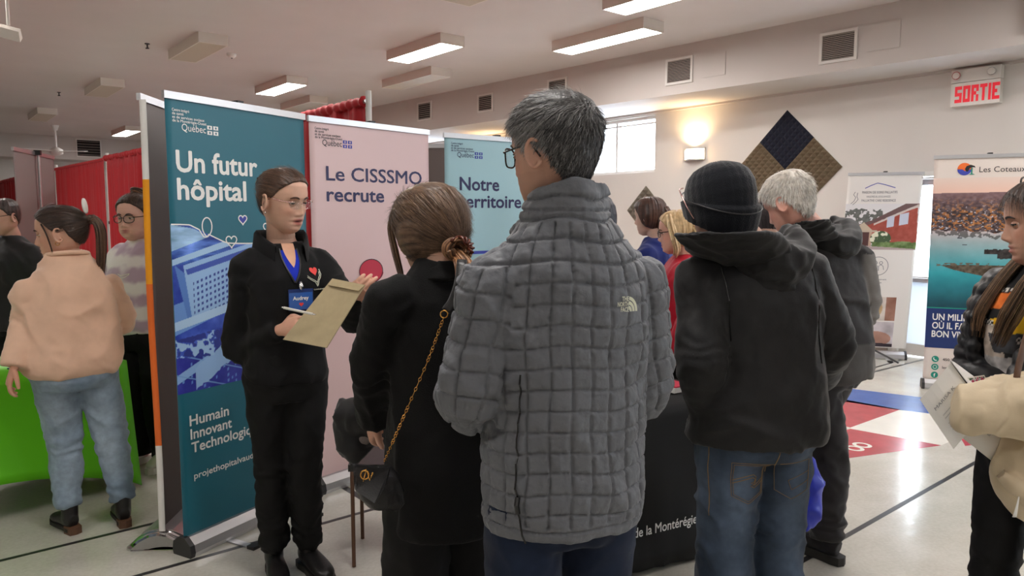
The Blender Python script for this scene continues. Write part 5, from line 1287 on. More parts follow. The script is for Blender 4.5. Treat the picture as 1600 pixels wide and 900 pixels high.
    mk('logo_arcs', V, F, 'logo_cream', jk, smooth=False)
    # side seam with zip tab
    pts = [snap(P, jk, math.radians(-128 + 4 * math.sin(t * 3)), .85 + .37 * t, .004)[0] for t in np.linspace(0, 1, 22)]
    MB().tube(pts, .0022, 6).build('side_seam', 'frame_black', jk); MB().tube(pts[4:7], .006, 8).build('zip_tab', 'black_plastic', jk)
    # jean seams
    return P
GM = grey_man()

# ---------- woman with clipboard in black fleece
def host():
    loc = (-.965, 3.10, 0); rot = math.radians(214); s = 1.0
    L = lambda px, py, Y: tolocal(loc, rot, W(px, py, Y))
    wr = L(458, 512, 2.93); hr_ = L(492, 500, 2.84); wl = L(560, 462, 2.82); hl_ = L(574, 440, 2.80)
    hrings = [(.90, 0, 0, .16, .12), (1.0, 0, 0, .155, .12), (1.1, 0, .004, .15, .118), (1.2, 0, .012, .155, .122), (1.3, 0, .008, .160, .122), (1.36, 0, .0, .145, .102), (1.41, 0, -.012, .115, .084), (1.445, 0, -.02, .085, .07), (1.47, 0, -.02, .062, .06)]
    P = person('young woman in a black zip fleece with name badge, holding a kraft folder and pen', G_, loc, rot, s, wide=.93, rings=hrings,
               head=dict(yaw=math.radians(28), pitch=.16, roll=.03, off=(.0, .035, 1.622), k=1.09), skin=(206, 156, 128), hr=.003,
               face=dict(open=.8, lips=(168, 80, 78), look=(.1, -.25), lid=.48, brow=(70, 46, 34), nose=.95, cheek=.005),
               sk=dict(elbowR=L(372, 548, 3.08), wristR=L(436, 516, 2.95), handR=L(470, 504, 2.88), elbowL=L(556, 500, 3.02), wristL=L(553, 458, 2.86), handL=L(572, 442, 2.82), shoulderL=(-.150, -.01, 1.355), shoulderR=(.150, -.01, 1.355),
                       ankleR=tolocal(loc, rot, (-1.035, 3.08, .09)), ankleL=tolocal(loc, rot, (-.895, 3.12, .09)), kneeR=tolocal(loc, rot, (-1.03, 3.06, .50)), kneeL=tolocal(loc, rot, (-.885, 3.06, .50))),
               hands=dict(R=dict(M=frame(L(440, 515, 2.94), L(492, 500, 2.86) - L(440, 515, 2.94), L(455, 470, 2.6) - L(455, 515, 2.9)), curl=(.62, .85, .95, 1.0), thumb=(.75, .1), sc=1.0),
                          L=dict(M=frame(L(548, 466, 2.86), L(574, 440, 2.80) - L(548, 466, 2.86), L(590, 400, 2.5) - L(560, 440, 2.86)), curl=(.55, .6, .6, .7), thumb=(.2, .2), flip=True, sc=1.0)))
    rings = [(.86, 0, .0, .178, .135), (.90, 0, 0, .182, .14), (1.0, 0, 0, .172, .13), (1.1, 0, .004, .165, .128), (1.2, 0, .012, .172, .135), (1.3, 0, .012, .178, .136), (1.36, 0, .0, .165, .116), (1.41, 0, -.012, .135, .092), (1.445, 0, -.02, .095, .07)]
    fl_ = top(P, 'fleece_jacket', 'fleece_black', rings=rings, grow=1.03, arms=(.066, .060, .046), voxel=.008, amp=.013, seed=11, it=5)
    # standing collar, open at the front
    V = []; F = []; n = 26
    for j, (z, r, o) in enumerate(((1.42, .100, 0), (1.450, .092, .0), (1.478, .090, .0), (1.498, .097, .0), (1.486, .106, .0), (1.455, .110, 0), (1.425, .115, 0))):
        for i in range(n):
            a = math.radians(34 + (292) * i / (n - 1)); fall = max(0, math.cos(a)) ; x = math.sin(a) * r * 1.02; y = -.020 + math.cos(a) * r * (1.0 + .45 * fall); V.append((x, y, z - .055 * fall ** 1.5 - .02 * fall))
    for j in range(6):
        for i in range(n - 1): F.append((j * n + i, j * n + i + 1, (j + 1) * n + i + 1, (j + 1) * n + i))
    mk('collar', V, F, 'fleece_black', fl_)
    # open neck: skin and blue shirt wedge
    def wedge(name, top_w, z0, z1, m, out, col=None, sc=1.0):
        V = []; F = []; nn = 9; mm = 9
        for j in range(mm):
            t = j / (mm - 1); z = z0 + (z1 - z0) * t; w = top_w * t
            for i in range(nn): a = (i / (nn - 1) * 2 - 1) * w; V.append(snap(P, fl_, a, z, out)[0])
        for j in range(mm - 1):
            for i in range(nn - 1): F.append((j * nn + i, j * nn + i + 1, (j + 1) * nn + i + 1, (j + 1) * nn + i))
        return mk(name, V, F, m, fl_ if m != 'skin' else P.ob, col=col and np.tile(linv(np.array([col])), (len(V), 1)))
    wedge('blue_shirt', .44, 1.29, 1.415, 'blue_tee', .003); wedge('open_neck', .40, 1.345, 1.440, 'skin', .0055, col=(206, 156, 128))
    # zip edges
    for sd in (-1, 1):
        pts = [snap(P, fl_, sd * .46 * t + .0, 1.285 + .135 * t, .004)[0] for t in np.linspace(.02, 1, 12)]; MB().tube(pts, .0035, 6).build('zip', 'dark_plastic', fl_)
    pts = [snap(P, fl_, .0, z, .003)[0] for z in np.linspace(1.0, 1.21, 10)]
    # heart and hands logo over her left breast
    u0, z0 = math.radians(-36), 1.318
    hh = heart(0, .012, .022, 28); V = drape_to(P, fl_, hh, u0, z0, .004); mk('heart_logo', V, [tuple(range(len(V)))], 'logo_red', fl_, smooth=False)
    def line(name, pts, w=.0013, m='logo_cream'): V = drape_to(P, fl_, pts, u0, z0, .004); MB().tube(V, w, 5).build(name, m, fl_)
    line('hand_line', [(-.040, -.006), (-.03, -.018), (-.016, -.026), (.0, -.036), (.004, -.052)]); line('hand_line', [(-.043, -.012), (-.028, -.026), (-.01, -.036), (.002, -.054)])
    line('hand_line', [(.034, .018), (.034, -.004), (.024, -.018), (.012, -.03), (.006, -.05)]); line('hand_line', [(.028, .008), (.022, -.01), (.010, -.022), (.002, -.036)])
    decal_text(P, fl_, 'Vaudreuil-Soulanges', u0, z0, .05, 'logo_cream', size=.008, dz=-.068, dx=.005, out=.004)
    decal_text(P, fl_, 'CISSS', math.radians(-78), 1.33, .03, 'logo_cream', size=.01, out=.004)
    # badge
    c, nrm = snap(P, fl_, math.radians(-6), 1.222, .012); nrm = Vector((nrm.x, nrm.y, 0)).normalized(); Mb = frame(c, Vector((0, 0, 1)).cross(nrm), nrm); Mb = Mb
    up = Vector((0, 0, 1)); rt = up.cross(nrm)
    def B(x, z, o): return c + rt * x + up * z + nrm * o
    def slab(name, x0, x1, z0, z1, o0, o1, m, parent): 
        V = [B(x, z, o) for o in (o0, o1) for z in (z0, z1) for x in (x0, x1)]; return mk(name, V, [(0, 2, 3, 1), (4, 5, 7, 6), (0, 1, 5, 4), (2, 6, 7, 3), (0, 4, 6, 2), (1, 3, 7, 5)], m, parent, smooth=False)
    bd = slab('name_badge', -.052, .052, -.046, .040, 0, .002, 'navy_print', P.ob); slab('badge_card', -.049, .049, -.043, .026, .002, .0024, 'mark_blue', bd); slab('badge_rim', -.052, .052, .030, .040, .002, .003, 'white_plastic', bd) if 0 else None
    MB().tube([B(0, .038, .004), B(0, .052, .006), B(0, .068, .002)], [.007, .009, .006], 10).build('badge_clip', 'chrome', bd, smooth=True) if 0 else mk('badge_clip', *tube([B(0, .036, .004), B(0, .052, .007), B(0, .070, .001)], [.007, .010, .006], 10), 'chrome', bd)
    cu = bpy.data.curves.new('t', 'FONT'); cu.body = 'Audrey'; cu.offset = .02; o = bpy.data.objects.new('t', cu); COL.objects.link(o); me = bpy.data.meshes.new_from_object(o.evaluated_get(bpy.context.evaluated_depsgraph_get())); bpy.data.objects.remove(o)
    A = np.array([v.co for v in me.vertices]); sc = .066 / A[:, 0].max(); mk('lettering', [B(a[0] * sc - .034, a[1] * sc * 1.0 - .004, .0034) for a in A], [tuple(p.vertices) for p in me.polygons], 'ink_white', bd, smooth=False); bpy.data.meshes.remove(me)
    mk('heart_mark', [B(x, z, .0034) for x, z in heart(0, -.022, .010)], [tuple(range(24))], 'logo_red', bd, smooth=False)
    bottoms(P, 'trousers', 'trouser_black', hip=(.182, .142), r=(.100, .070, .054), z0=.115, seed=8, amp=.012)
    for q in 'LR': shoe(P, q, high=.15)
    hl = [.080, .075, .062, .044, .016, .000, .022, -.030, -.066, -.074, -.074]
    c1, c2 = (44, 31, 26), (110, 80, 60)
    hair_cap(P, c1, c2, thick=.006, hl=hl, style='back', target=(0, -.12, .035), fine=150, amp=.0016, hi=.55, seed=3)
    comb(P, 4500, c1, c2, .007, (0, -.13, .035), hl, 5)
    for k in range(7): 
        a = k * .9; locks(P, 'hair_bun', [(.022 * math.cos(a + t), -.118 - .010 * math.sin(k), .040 + .024 * math.sin(a + t)) for t in np.linspace(0, 4.2, 7)], c1, c2, 9, r0=.0032, jit=.008, seed=k)
    locks(P, 'hair_strand', [(-.066, .045, .05), (-.079, .03, .01), (-.082, .012, -.04)], c1, c2, 5, r0=.0009, jit=.003, seed=41)
    specs(P, 'steel_rose', r=.0016, w=.025, h=.017, rimless=True)
    for sd in (-1, 1): V, F = sphere(P.Mh @ Vector((sd * .084, -.004, -.046)), .0042, 12, 8); mk('earring', V, F, 'chrome', P.ob)
    # things in her hands
    Wp = lambda px, py, Y: W(px, py, Y)
    a, b, c_, d = Wp(520, 436, 2.86), Wp(571, 446, 2.76), Wp(511, 544, 2.66), Wp(443, 531, 2.74)
    n = (b - a).cross(d - a).normalized(); V = []; F = []
    nn = 8
    for j in range(nn + 1):
        for i in range(nn + 1):
            t, u = j / nn, i / nn; p = a.lerp(b, u).lerp(d.lerp(c_, u), t) + n * (.006 * math.sin(math.pi * u) * math.sin(math.pi * t)); V.append(p)
    m = len(V); V += [v - n * .004 for v in V]
    for j in range(nn):
        for i in range(nn): q = j * (nn + 1) + i; F += [(q, q + 1, q + nn + 2, q + nn + 1), (q + m, q + nn + 1 + m, q + nn + 2 + m, q + 1 + m)]
    rim = [i for i in range(nn + 1)] + [(j + 1) * (nn + 1) - 1 for j in range(1, nn + 1)] + [nn * (nn + 1) + i for i in range(nn - 1, -1, -1)] + [j * (nn + 1) for j in range(nn - 1, 0, -1)]
    for k in range(len(rim)): q, r = rim[k], rim[(k + 1) % len(rim)]; F.append((q, q + m, r + m, r))
    fo = mk('kraft_folder', V, F, 'kraft', None, smooth=False); tag(fo, 'kraft paper folder with a folded flap, held up by the woman in black fleece', 'folder')
    if n.y > 0: n = -n
    fl0 = [a + n * .002, b + n * .002, a.lerp(d, .12).lerp(b.lerp(c_, .12), .97) + n * .009, a.lerp(d, .12).lerp(b.lerp(c_, .12), .08) + n * .009]
    mk('flap', [*fl0, *[v + n * .0015 for v in fl0]], [(0, 1, 2, 3), (7, 6, 5, 4), (0, 4, 5, 1), (1, 5, 6, 2), (2, 6, 7, 3), (3, 7, 4, 0)], 'kraft', fo, smooth=False)
    pe = empty('pen', Wp(440, 480, 2.72), label='white pen between the fingers of the woman in black fleece', cat='pen'); o_ = Vector(pe.location)
    p0, p1 = Vector((0, 0, 0)), Wp(494, 492, 2.72) - o_
    mk('barrel', *tube([p0.lerp(p1, .06), p0.lerp(p1, .9)], .0048, 12), 'white_plastic', pe); mk('tip', *tube([p0.lerp(p1, .9), p1], [.0045, .0015], 12), 'chrome', pe); mk('clicker', *tube([p0, p0.lerp(p1, .06)], .003, 10), 'chrome', pe)
    return P
HS = host()

# ---------- woman with low ponytail and chain bag
def bag_woman():
    loc = (-.19, 2.05, 0); rot = math.radians(30); s = .965
    L = lambda px, py, Y: tolocal(loc, rot, W(px, py, Y))
    rings = [(.70, 0, -.005, .175, .15), (.76, 0, -.01, .182, .15), (.88, 0, -.01, .187, .155), (1.0, 0, 0, .182, .14), (1.1, 0, .0, .172, .13), (1.22, 0, .0, .172, .128), (1.31, 0, 0, .170, .124), (1.375, 0, -.01, .150, .106), (1.425, 0, -.015, .122, .088), (1.46, 0, -.02, .095, .075), (1.485, 0, -.018, .078, .07)]
    P = person('woman in a black sweater with clipped brown hair, seen from behind beside the quilted jacket', G_, loc, rot, s, wide=.93, lean=(.0, .02), rings=rings[2:],
               head=dict(yaw=math.radians(14), pitch=.22, roll=-.05, off=(-.008, .055, 1.562), k=1.05), skin=(200, 150, 122), face=dict(brow=(60, 40, 30)), hr=.0034,
               sk=dict(shoulderL=(-.150, .01, 1.325), shoulderR=(.15, 0, 1.33), elbowL=L(584, 570, 2.04), wristL=L(588, 655, 2.16), handL=L(572, 685, 2.26), elbowR=(.20, .02, 1.08), wristR=(.19, .21, .98), handR=(.12, .28, .98)))
    rings = [(.70, 0, -.005, .175, .15), (.76, 0, -.01, .182, .15), (.88, 0, -.01, .187, .15), (1.0, 0, 0, .182, .14), (1.1, 0, .0, .172, .13), (1.22, 0, .0, .172, .128), (1.31, 0, 0, .170, .124), (1.375, 0, -.01, .150, .106), (1.425, 0, -.015, .122, .088), (1.46, 0, -.02, .095, .075), (1.485, 0, -.018, .078, .07)]
    sw = top(P, 'sweater', 'knit_black', rings=rings, grow=1.02, arms=(.072, .066, .056), voxel=.009, amp=.016, seed=21)
    bottoms(P, 'trousers', 'trouser_black', hip=(.175, .14), r=(.105, .095, .10), z0=.03, seed=9, amp=.014, fx=9, fz=2)
    for q in 'LR': shoe(P, q)
    c1, c2 = (60, 44, 36), (150, 118, 92)
    hl = [.070, .066, .050, .010, -.045, -.062, -.070, -.080, -.088, -.092, -.092]
    hair_cap(P, c1, c2, thick=.015, hl=hl, style='back', target=(.0, -.13, -.075), fine=130, amp=.0024, hi=.6, seed=13, top_lift=.004, volume=lambda PH, Z, T: .016 * np.exp(-((np.abs(PH) - 1.65) / .35) ** 2) * np.exp(-((Z + .01) / .05) ** 2))
    neck_collar(P, sw, 'knit_black', top=(0, -.035, -.082), z=1.43, r=(.118, .104, .092), tilt=.25)
    comb(P, 6000, c1, c2, .019, (.0, -.14, -.075), hl, 6, .06)
    for sd, k in ((-1, 1), (1, 2)):
        locks(P, 'fringe_strand', [(sd * .062, .066, .07), (sd * .082, .062, .03), (sd * .084, .058, -.03), (sd * .078, .060, -.09), (sd * .07, .066, -.13)], c1, c2, 24, r0=.0016, jit=(.006, .008, .010, .009, .004), seed=60 + k)
    cen = np.array((-.026, -.126, -.070))
    for k in range(6):
        a = k * 1.05; locks(P, 'hair_twist', [(cen[0] + .030 * math.cos(a + t), cen[1] - .004 * k + .01 * math.sin(t), cen[2] + .022 * math.sin(a + t)) for t in np.linspace(0, 3.6, 6)], (82, 54, 38), (168, 122, 84), 12, r0=.0030, jit=.010, seed=70 + k)
    locks(P, 'ponytail', [(-.026, -.120, -.075), (-.034, -.154, -.110), (-.044, -.162, -.155), (-.052, -.152, -.205)], (96, 62, 42), (190, 136, 92), 110, r0=.0023, jit=(.016, .026, .030, .020), seed=80)
    # claw clip
    clip = MB()
    for k in range(6): a = -.6 + k * .45; clip.tube([P.Mh @ Vector((-.026 + .036 * math.cos(a), -.142, -.07 + .030 * math.sin(a))), P.Mh @ Vector((-.026 + .030 * math.cos(a), -.160, -.07 + .026 * math.sin(a))), P.Mh @ Vector((-.026 + .008 * math.cos(a), -.165, -.07 + .008 * math.sin(a)))], .0034, 8)
    clip.tube([P.Mh @ Vector((-.026 + .036 * math.cos(a), -.144, -.07 + .030 * math.sin(a))) for a in np.linspace(-.8, 2.4, 12)], .0045, 8); clip.build('claw_clip', 'tortoise', P.ob, smooth=True)
    # bag: strap, chain, pouch (held by the woman, a thing of its own)
    bag = empty('shoulder_bag', W(588, 792, 1.78), label='small black leather bag with a gold emblem hanging by a chain strap', cat='bag'); O = Vector(bag.location)
    B = lambda px, py, Y: W(px, py, Y) - O
    T0 = [(553, 722, 1.80), (556, 770, 1.78), (572, 792, 1.77), (600, 795, 1.77), (624, 786, 1.80)]
    prof = [(730, 558, 612, .04), (745, 556, 622, .065), (765, 557, 628, .075), (782, 565, 630, .07), (794, 580, 622, .045)]
    V = []; n = 16
    for y, x0, x1, dp in prof:
        a = B(x0, y, 1.80); b = B(x1, y, 1.86); c = (a + b) / 2; ux = (b - a) / 2; uy = Vector((-ux.y, ux.x, 0)).normalized() * dp / 2
        for k in range(n): t = 2 * math.pi * k / n; cs, sn = math.cos(t), math.sin(t); V.append(c + ux * math.copysign(abs(cs) ** .6, cs) + uy * math.copysign(abs(sn) ** .6, sn))
    m = len(prof); F = [(i * n + k, i * n + (k + 1) % n, (i + 1) * n + (k + 1) % n, (i + 1) * n + k) for i in range(m - 1) for k in range(n)] + [tuple(range(n))[::-1], tuple(range((m - 1) * n, m * n))]
    V, F, N = remesh([(V, F)], .005, 2); V = folds(V, N, .006, 22, 14, 3); mk('pouch', V, F, 'leather', bag)
    fp = [B(556, 722, 1.775), B(613, 728, 1.815), B(606, 756, 1.775), B(590, 782, 1.755), B(560, 762, 1.755)]
    nn = Vector((-.25, -1, 0)).normalized(); mk('flap', [p + nn * .018 for p in fp] + [p + nn * .010 for p in fp], [(0, 1, 2, 3, 4), (9, 8, 7, 6, 5)] + [(i, i + 5, (i + 1) % 5 + 5, (i + 1) % 5) for i in range(5)], 'leather', bag, smooth=False)
    e = B(570, 742, 1.73); mb = MB(); mb.tube([e + Vector((.010 * math.cos(a), 0, .011 * math.sin(a))) for a in np.linspace(0, 6.28, 14)], .0022, 6); mb.tube([e + Vector((-.004, 0, -.016)), e + Vector((.004, -.001, .014)), e + Vector((.012, 0, -.014)), e + Vector((.020, 0, .006))], .0022, 6); mb.build('emblem', 'gold', bag, smooth=True)
    V, F = tube([B(722, 406, 1.88), B(718, 440, 1.84), B(708, 470, 1.83), B(697, 486, 1.82)], [(.013, .003)] * 4, 10, ref=(0, 1, 0), sm=4); mk('leather_strap', V, F, 'leather', bag)
    rc = B(694, 491, 1.81); mk('ring', *tube([rc + Vector((.009 * math.cos(a), .002 * math.sin(a), .009 * math.sin(a))) for a in np.linspace(0, 2 * math.pi, 18)[:-1]], .0018, 6, closed=True), 'gold', bag)
    c0, c1_ = [B(693, 497, 1.80), B(670, 560, 1.78), B(640, 630, 1.77), B(614, 690, 1.77), B(600, 722, 1.79)], None
    path = catmull([np.array(p) for p in c0], 14); mb = MB(); nl = 76; P_ = [path[int(i * (len(path) - 1) / nl)] for i in range(nl + 1)]
    for i in range(nl):
        a, b = Vector(P_[i]), Vector(P_[i + 1]); t = (b - a); Ln = t.length; t.normalize(); up = Vector((0, 1, 0)) if i % 2 else t.cross(Vector((0, 1, 0))).normalized(); mid = (a + b) / 2
        V, F = tube([mid + t * (Ln * .68 * math.cos(q)) + up * (.0030 * math.sin(q)) for q in np.linspace(0, 2 * math.pi, 9)[:-1]], .0010, 4, closed=True); mb.add(V, F)
    mb.build('chain', 'gold', bag, smooth=True)['kind'] = 'stuff'
    return P
BW = bag_woman()
# black jacket with a grey mitten in its pocket, over a chair by her side
def chair_jacket():
    r = empty('chair', (-.585, 3.17, 0), math.radians(4), label='dark chair leg and frame beside the bag woman, before the pink banner', cat='chair'); r.scale = (.8, .8, 1)
    O = Vector(r.location); c, s_ = math.cos(-r.rotation_euler.z), math.sin(-r.rotation_euler.z)
    Q = lambda p: Vector(((p.x - O.x) * c - (p.y - O.y) * s_, (p.x - O.x) * s_ + (p.y - O.y) * c, p.z))
    for x in (-.15, .13):
        for y in (-.02, .34): MB().tube([(x, y, .003), (x, y, .44)], .011, 8).build('leg', 'boot_heel' if x < 0 else 'dark_plastic', r)
    MB().box(-.17, .15, -.03, .36, .44, .47).build('seat', 'black_plastic', r); MB().box(-.17, .15, -.035, -.015, .56, .74).build('backrest', 'black_plastic', r)
    for x in (-.15, .13): MB().tube([(x, -.022, .46), (x, -.024, .74)], .010, 8).build('back_post', 'dark_plastic', r)
    o = W(566, 682, 2.28); V, F, N = remesh([tube([(0, 0, -.05), (0, 0, 0), (.005, 0, .04), (.01, 0, .055)], [(.02, .014), (.03, .02), (.026, .018), (.012, .01)], 14, sm=3), tube([(.01, 0, -.01), (.03, -.005, .02), (.036, -.005, .035)], [.012, .012, .007], 10)], .004, 2)
    m_ = mk('mitten', V, F, 'banner_back', None); m_.location = o; m_.rotation_euler = (0, .3, 0); tag(m_, 'light grey mitten sticking out beside the bag woman\'s sleeve', 'mitten')
    o2 = W(556, 662, 2.30); V, F, N = remesh([tube([(-.06, 0, .045), (-.03, 0, .035), (.02, 0, .02), (.07, 0, -.02)], [(.03, .04), (.05, .05), (.06, .06), (.05, .05)], 16, sm=3), tube([(-.04, .02, .03), (-.01, 0, -.06), (.03, .0, -.10)], [.035, .05, .045], 14, sm=3)], .008, 3)
    V = folds(V, N, .02, 14, 12, 8); h_ = mk('black_hood', V, F, 'shell_black', None); h_.location = o2; tag(h_, 'crumpled black hood bunched under the bag woman\'s elbow', 'clothing')
chair_jacket()

# ---------- man with black beanie
def hood(P, ob_parent, m, c, w, seed, drop=.16, yb=-.16, k=1.0):
    """a hood lying on the upper back"""
    s = P.s; b = P.bend(c)
    parts = [tube([b + Vector((-w * .95, .05, .035)) * k, b + Vector((-w * .85, -.04, .02)) * k, b + Vector((-w * .5, -.11, -.02)) * k, b + Vector((0, -.135, -.045)) * k, b + Vector((w * .5, -.11, -.02)) * k, b + Vector((w * .85, -.04, .02)) * k, b + Vector((w * .95, .05, .035)) * k], [(.03 * k, .045 * k), (.042 * k, .05 * k), (.052 * k, .055 * k), (.058 * k, .07 * k), (.052 * k, .055 * k), (.042 * k, .05 * k), (.03 * k, .045 * k)], 16, ref=(0, 0, 1), sm=4),
             tube([b + Vector((0, -.03, .02)) * k, b + Vector((0, -.10, -.05)) * k, b + Vector((0, -.125, -drop)) * k], [(w * .8 * k, .04 * k), (w * .82 * k, .05 * k), (w * .35 * k, .028 * k)], 22, ref=(0, 1, 0), sm=4)]
    V, F, N = remesh(parts, .008, 5); V = folds(V, N, .018, 12, 12, seed); return mk('hood', V, F, m, ob_parent)
def beanie_man():
    loc = (.80, 2.36, 0); rot = math.radians(13); s = .985
    L = lambda px, py, Y: tolocal(loc, rot, W(px, py, Y))
    rings = [(.845, 0, .0, .225, .165), (.87, 0, 0, .228, .17), (.90, 0, -.005, .228, .172), (1.0, 0, 0, .222, .165), (1.1, 0, .0, .22, .16), (1.22, 0, -.005, .225, .158), (1.32, 0, -.01, .228, .155), (1.385, 0, -.012, .215, .138), (1.43, 0, -.01, .172, .118), (1.465, 0, 0, .12, .10), (1.50, 0, .01, .095, .09)]
    hc = L(1128, 330, 2.22)
    P = person('man in a black beanie and black hooded jacket with faded jeans, seen from behind', G_, loc, rot, s, lean=(-.0, .085), rings=rings,
               head=dict(yaw=math.radians(8), pitch=.20, roll=-.05, off=(hc.x / s, hc.y / s - .095, hc.z / s), k=1.02), skin=(190, 140, 116), hr=.004,
               sk=dict(shoulderL=(-.185, .05, 1.36), shoulderR=(.185, .05, 1.36), elbowL=L(1096, 560, 2.26), wristL=L(1104, 655, 2.36), handL=L(1122, 690, 2.46), elbowR=L(1296, 540, 2.46), wristR=L(1280, 590, 2.68), handR=L(1262, 600, 2.76)))
    jk = top(P, 'hooded_jacket', 'shell_black', arms=(.090, .078, .060), voxel=.0085, amp=.022, seed=31, it=6, grow=1.0, fx=4, fz=4)
    hood(P, jk, 'shell_black', (.01 * s, -.03, 1.47 * s), .15, 6, drop=.15)
    neck_collar(P, jk, 'shell_black', top=(0, -.012, -.062), z=1.42, r=(.165, .166, .150), tilt=.06)
    for q, sd in (('L', -1), ('R', 1)):       # armhole seam
        S0 = P.J['shoulder' + q]; cen = S0 + Vector((-sd * .03, -.0, -.07)); pts = []
        for a in np.linspace(-.6, 3.4, 18):
            d = Vector((0, -math.sin(a), math.cos(a))); hit, lc, nn, i = jk.ray_cast(cen + d * .3, -d)
            if hit: pts.append(lc + nn * .0005)
        if len(pts) > 3: MB().tube(pts, .002, 5).build('seam', 'frame_black', jk)
    bt = bottoms(P, 'jeans', 'denim', hip=(.192, .15), r=(.118, .095, .088), seed=15, col=jeans((26, 36, 50), (92, 108, 130), 7, 1.2), amp=.014, voxel=.009)
    for q in 'LR': shoe(P, q)
    # back pocket with stitched swirl
    def stitch(pts, u0, z0, m='stitch', r=.0009, name='stitching'): V = drape_to(P, bt, pts, u0, z0, .002); MB().tube(V, r, 5).build(name, m, bt)
    u0, z0 = math.radians(180 + 38), .735 * s
    pk = [(-.064, .066), (.064, .060), (.058, -.048), (0, -.074), (-.056, -.044)]
    def dens(p, closed=True, n=6):
        o = []; m = len(p)
        for i in range(m if closed else m - 1):
            a, b = p[i], p[(i + 1) % m]
            for k in range(n): o.append((a[0] + (b[0] - a[0]) * k / n, a[1] + (b[1] - a[1]) * k / n))
        o.append(p[0] if closed else p[-1]); return o
    stitch(dens(pk), u0, z0); stitch(dens([(x * .9, z * .9) for x, z in pk]), u0, z0, r=.0008)
    for dz in (0, -.010): stitch([(-.056, .008 + dz), (-.04, .012 + dz), (-.015, .018 + dz), (.012, .022 + dz), (.026, .012 + dz), (.018, -.004 + dz), (.006, -.006 + dz), (.02, -.014 + dz), (.040, -.006 + dz), (.056, .004 + dz)], u0, z0, r=.0012)
    V = drape_to(P, bt, [(x, z) for x, z in pk], u0, z0, .0010)
    u1 = math.radians(180 - 38); stitch(dens([(-.056, .06), (.062, .055), (.056, -.044), (0, -.070), (-.052, -.042)]), u1, z0); stitch(dens([(-.01, .0), (.06, .03), (.06, .0), (-.0, -.03)]), u1, z0 - .01)
    pts = [snap(P, bt, math.radians(180 + 78), z, .0015)[0] for z in np.linspace(.60, .84, 14)]; MB().tube(pts, .0016, 5).build('side_seam', 'stitch', bt)
    pts = [snap(P, bt, math.radians(180 + 4), z, .0012)[0] for z in np.linspace(.74, .84, 8)]; MB().tube(pts, .0016, 5).build('centre_seam', 'stitch', bt)
    # short hair at the nape and the beanie
    hair_cap(P, (40, 32, 30), (90, 80, 74), thick=.004, style='crown', hi=.4)
    na, nt = 72, 40; V = []; F = []; Cn = []
    for j in range(nt + 1):
        t = j / nt
        for i in range(na):
            ph = 2 * math.pi * i / na; cph = math.cos(ph); zlow = .020 * (1 + cph) / 2 + (-.078) * (1 - cph) / 2; z = zlow + (.1128 - zlow) * min(1, t * 1.0)
            p, n_ = hsurf(np.array([ph]), np.array([z])); gr = .013 + .016 * max(0, (z - .02) / .09) ** 1.2 + (.013 if t < .36 else 0) + .0014 * math.sin(ph * 46)
            p = p[0] + n_[0] * gr; V.append(tuple(p))
    for j in range(nt):
        for i in range(na): F.append((j * na + i, j * na + (i + 1) % na, (j + 1) * na + (i + 1) % na, (j + 1) * na + i))
    V.append((0, -.01, .1428)); F += [(nt * na + i, nt * na + (i + 1) % na, (nt + 1) * na) for i in range(na)]
    be = mk('beanie', V, F, 'beanie_knit', P.ob, M=P.Mh)
    pts = []
    for i in range(40): ph = 2 * math.pi * i / 40; cph = math.cos(ph); z = .020 * (1 + cph) / 2 - .078 * (1 - cph) / 2 + .055; p, n_ = hsurf(np.array([ph]), np.array([z])); pts.append(P.Mh @ Vector(p[0] + n_[0] * .0275))
    mk('cuff_edge', *tube(pts, .0022, 6, closed=True), 'dark_plastic', be)
    pts = [P.Mh @ Vector(p) for p in ((-.050, .10, .095), (-.080, .075, .085), (-.104, .035, .060), (-.108, .01, .02), (-.100, -.005, -.02))]
    mk('headband_wire', *tube(pts, .0024, 8, sm=5), 'steel_rose', be)
    return P
BM = beanie_man()

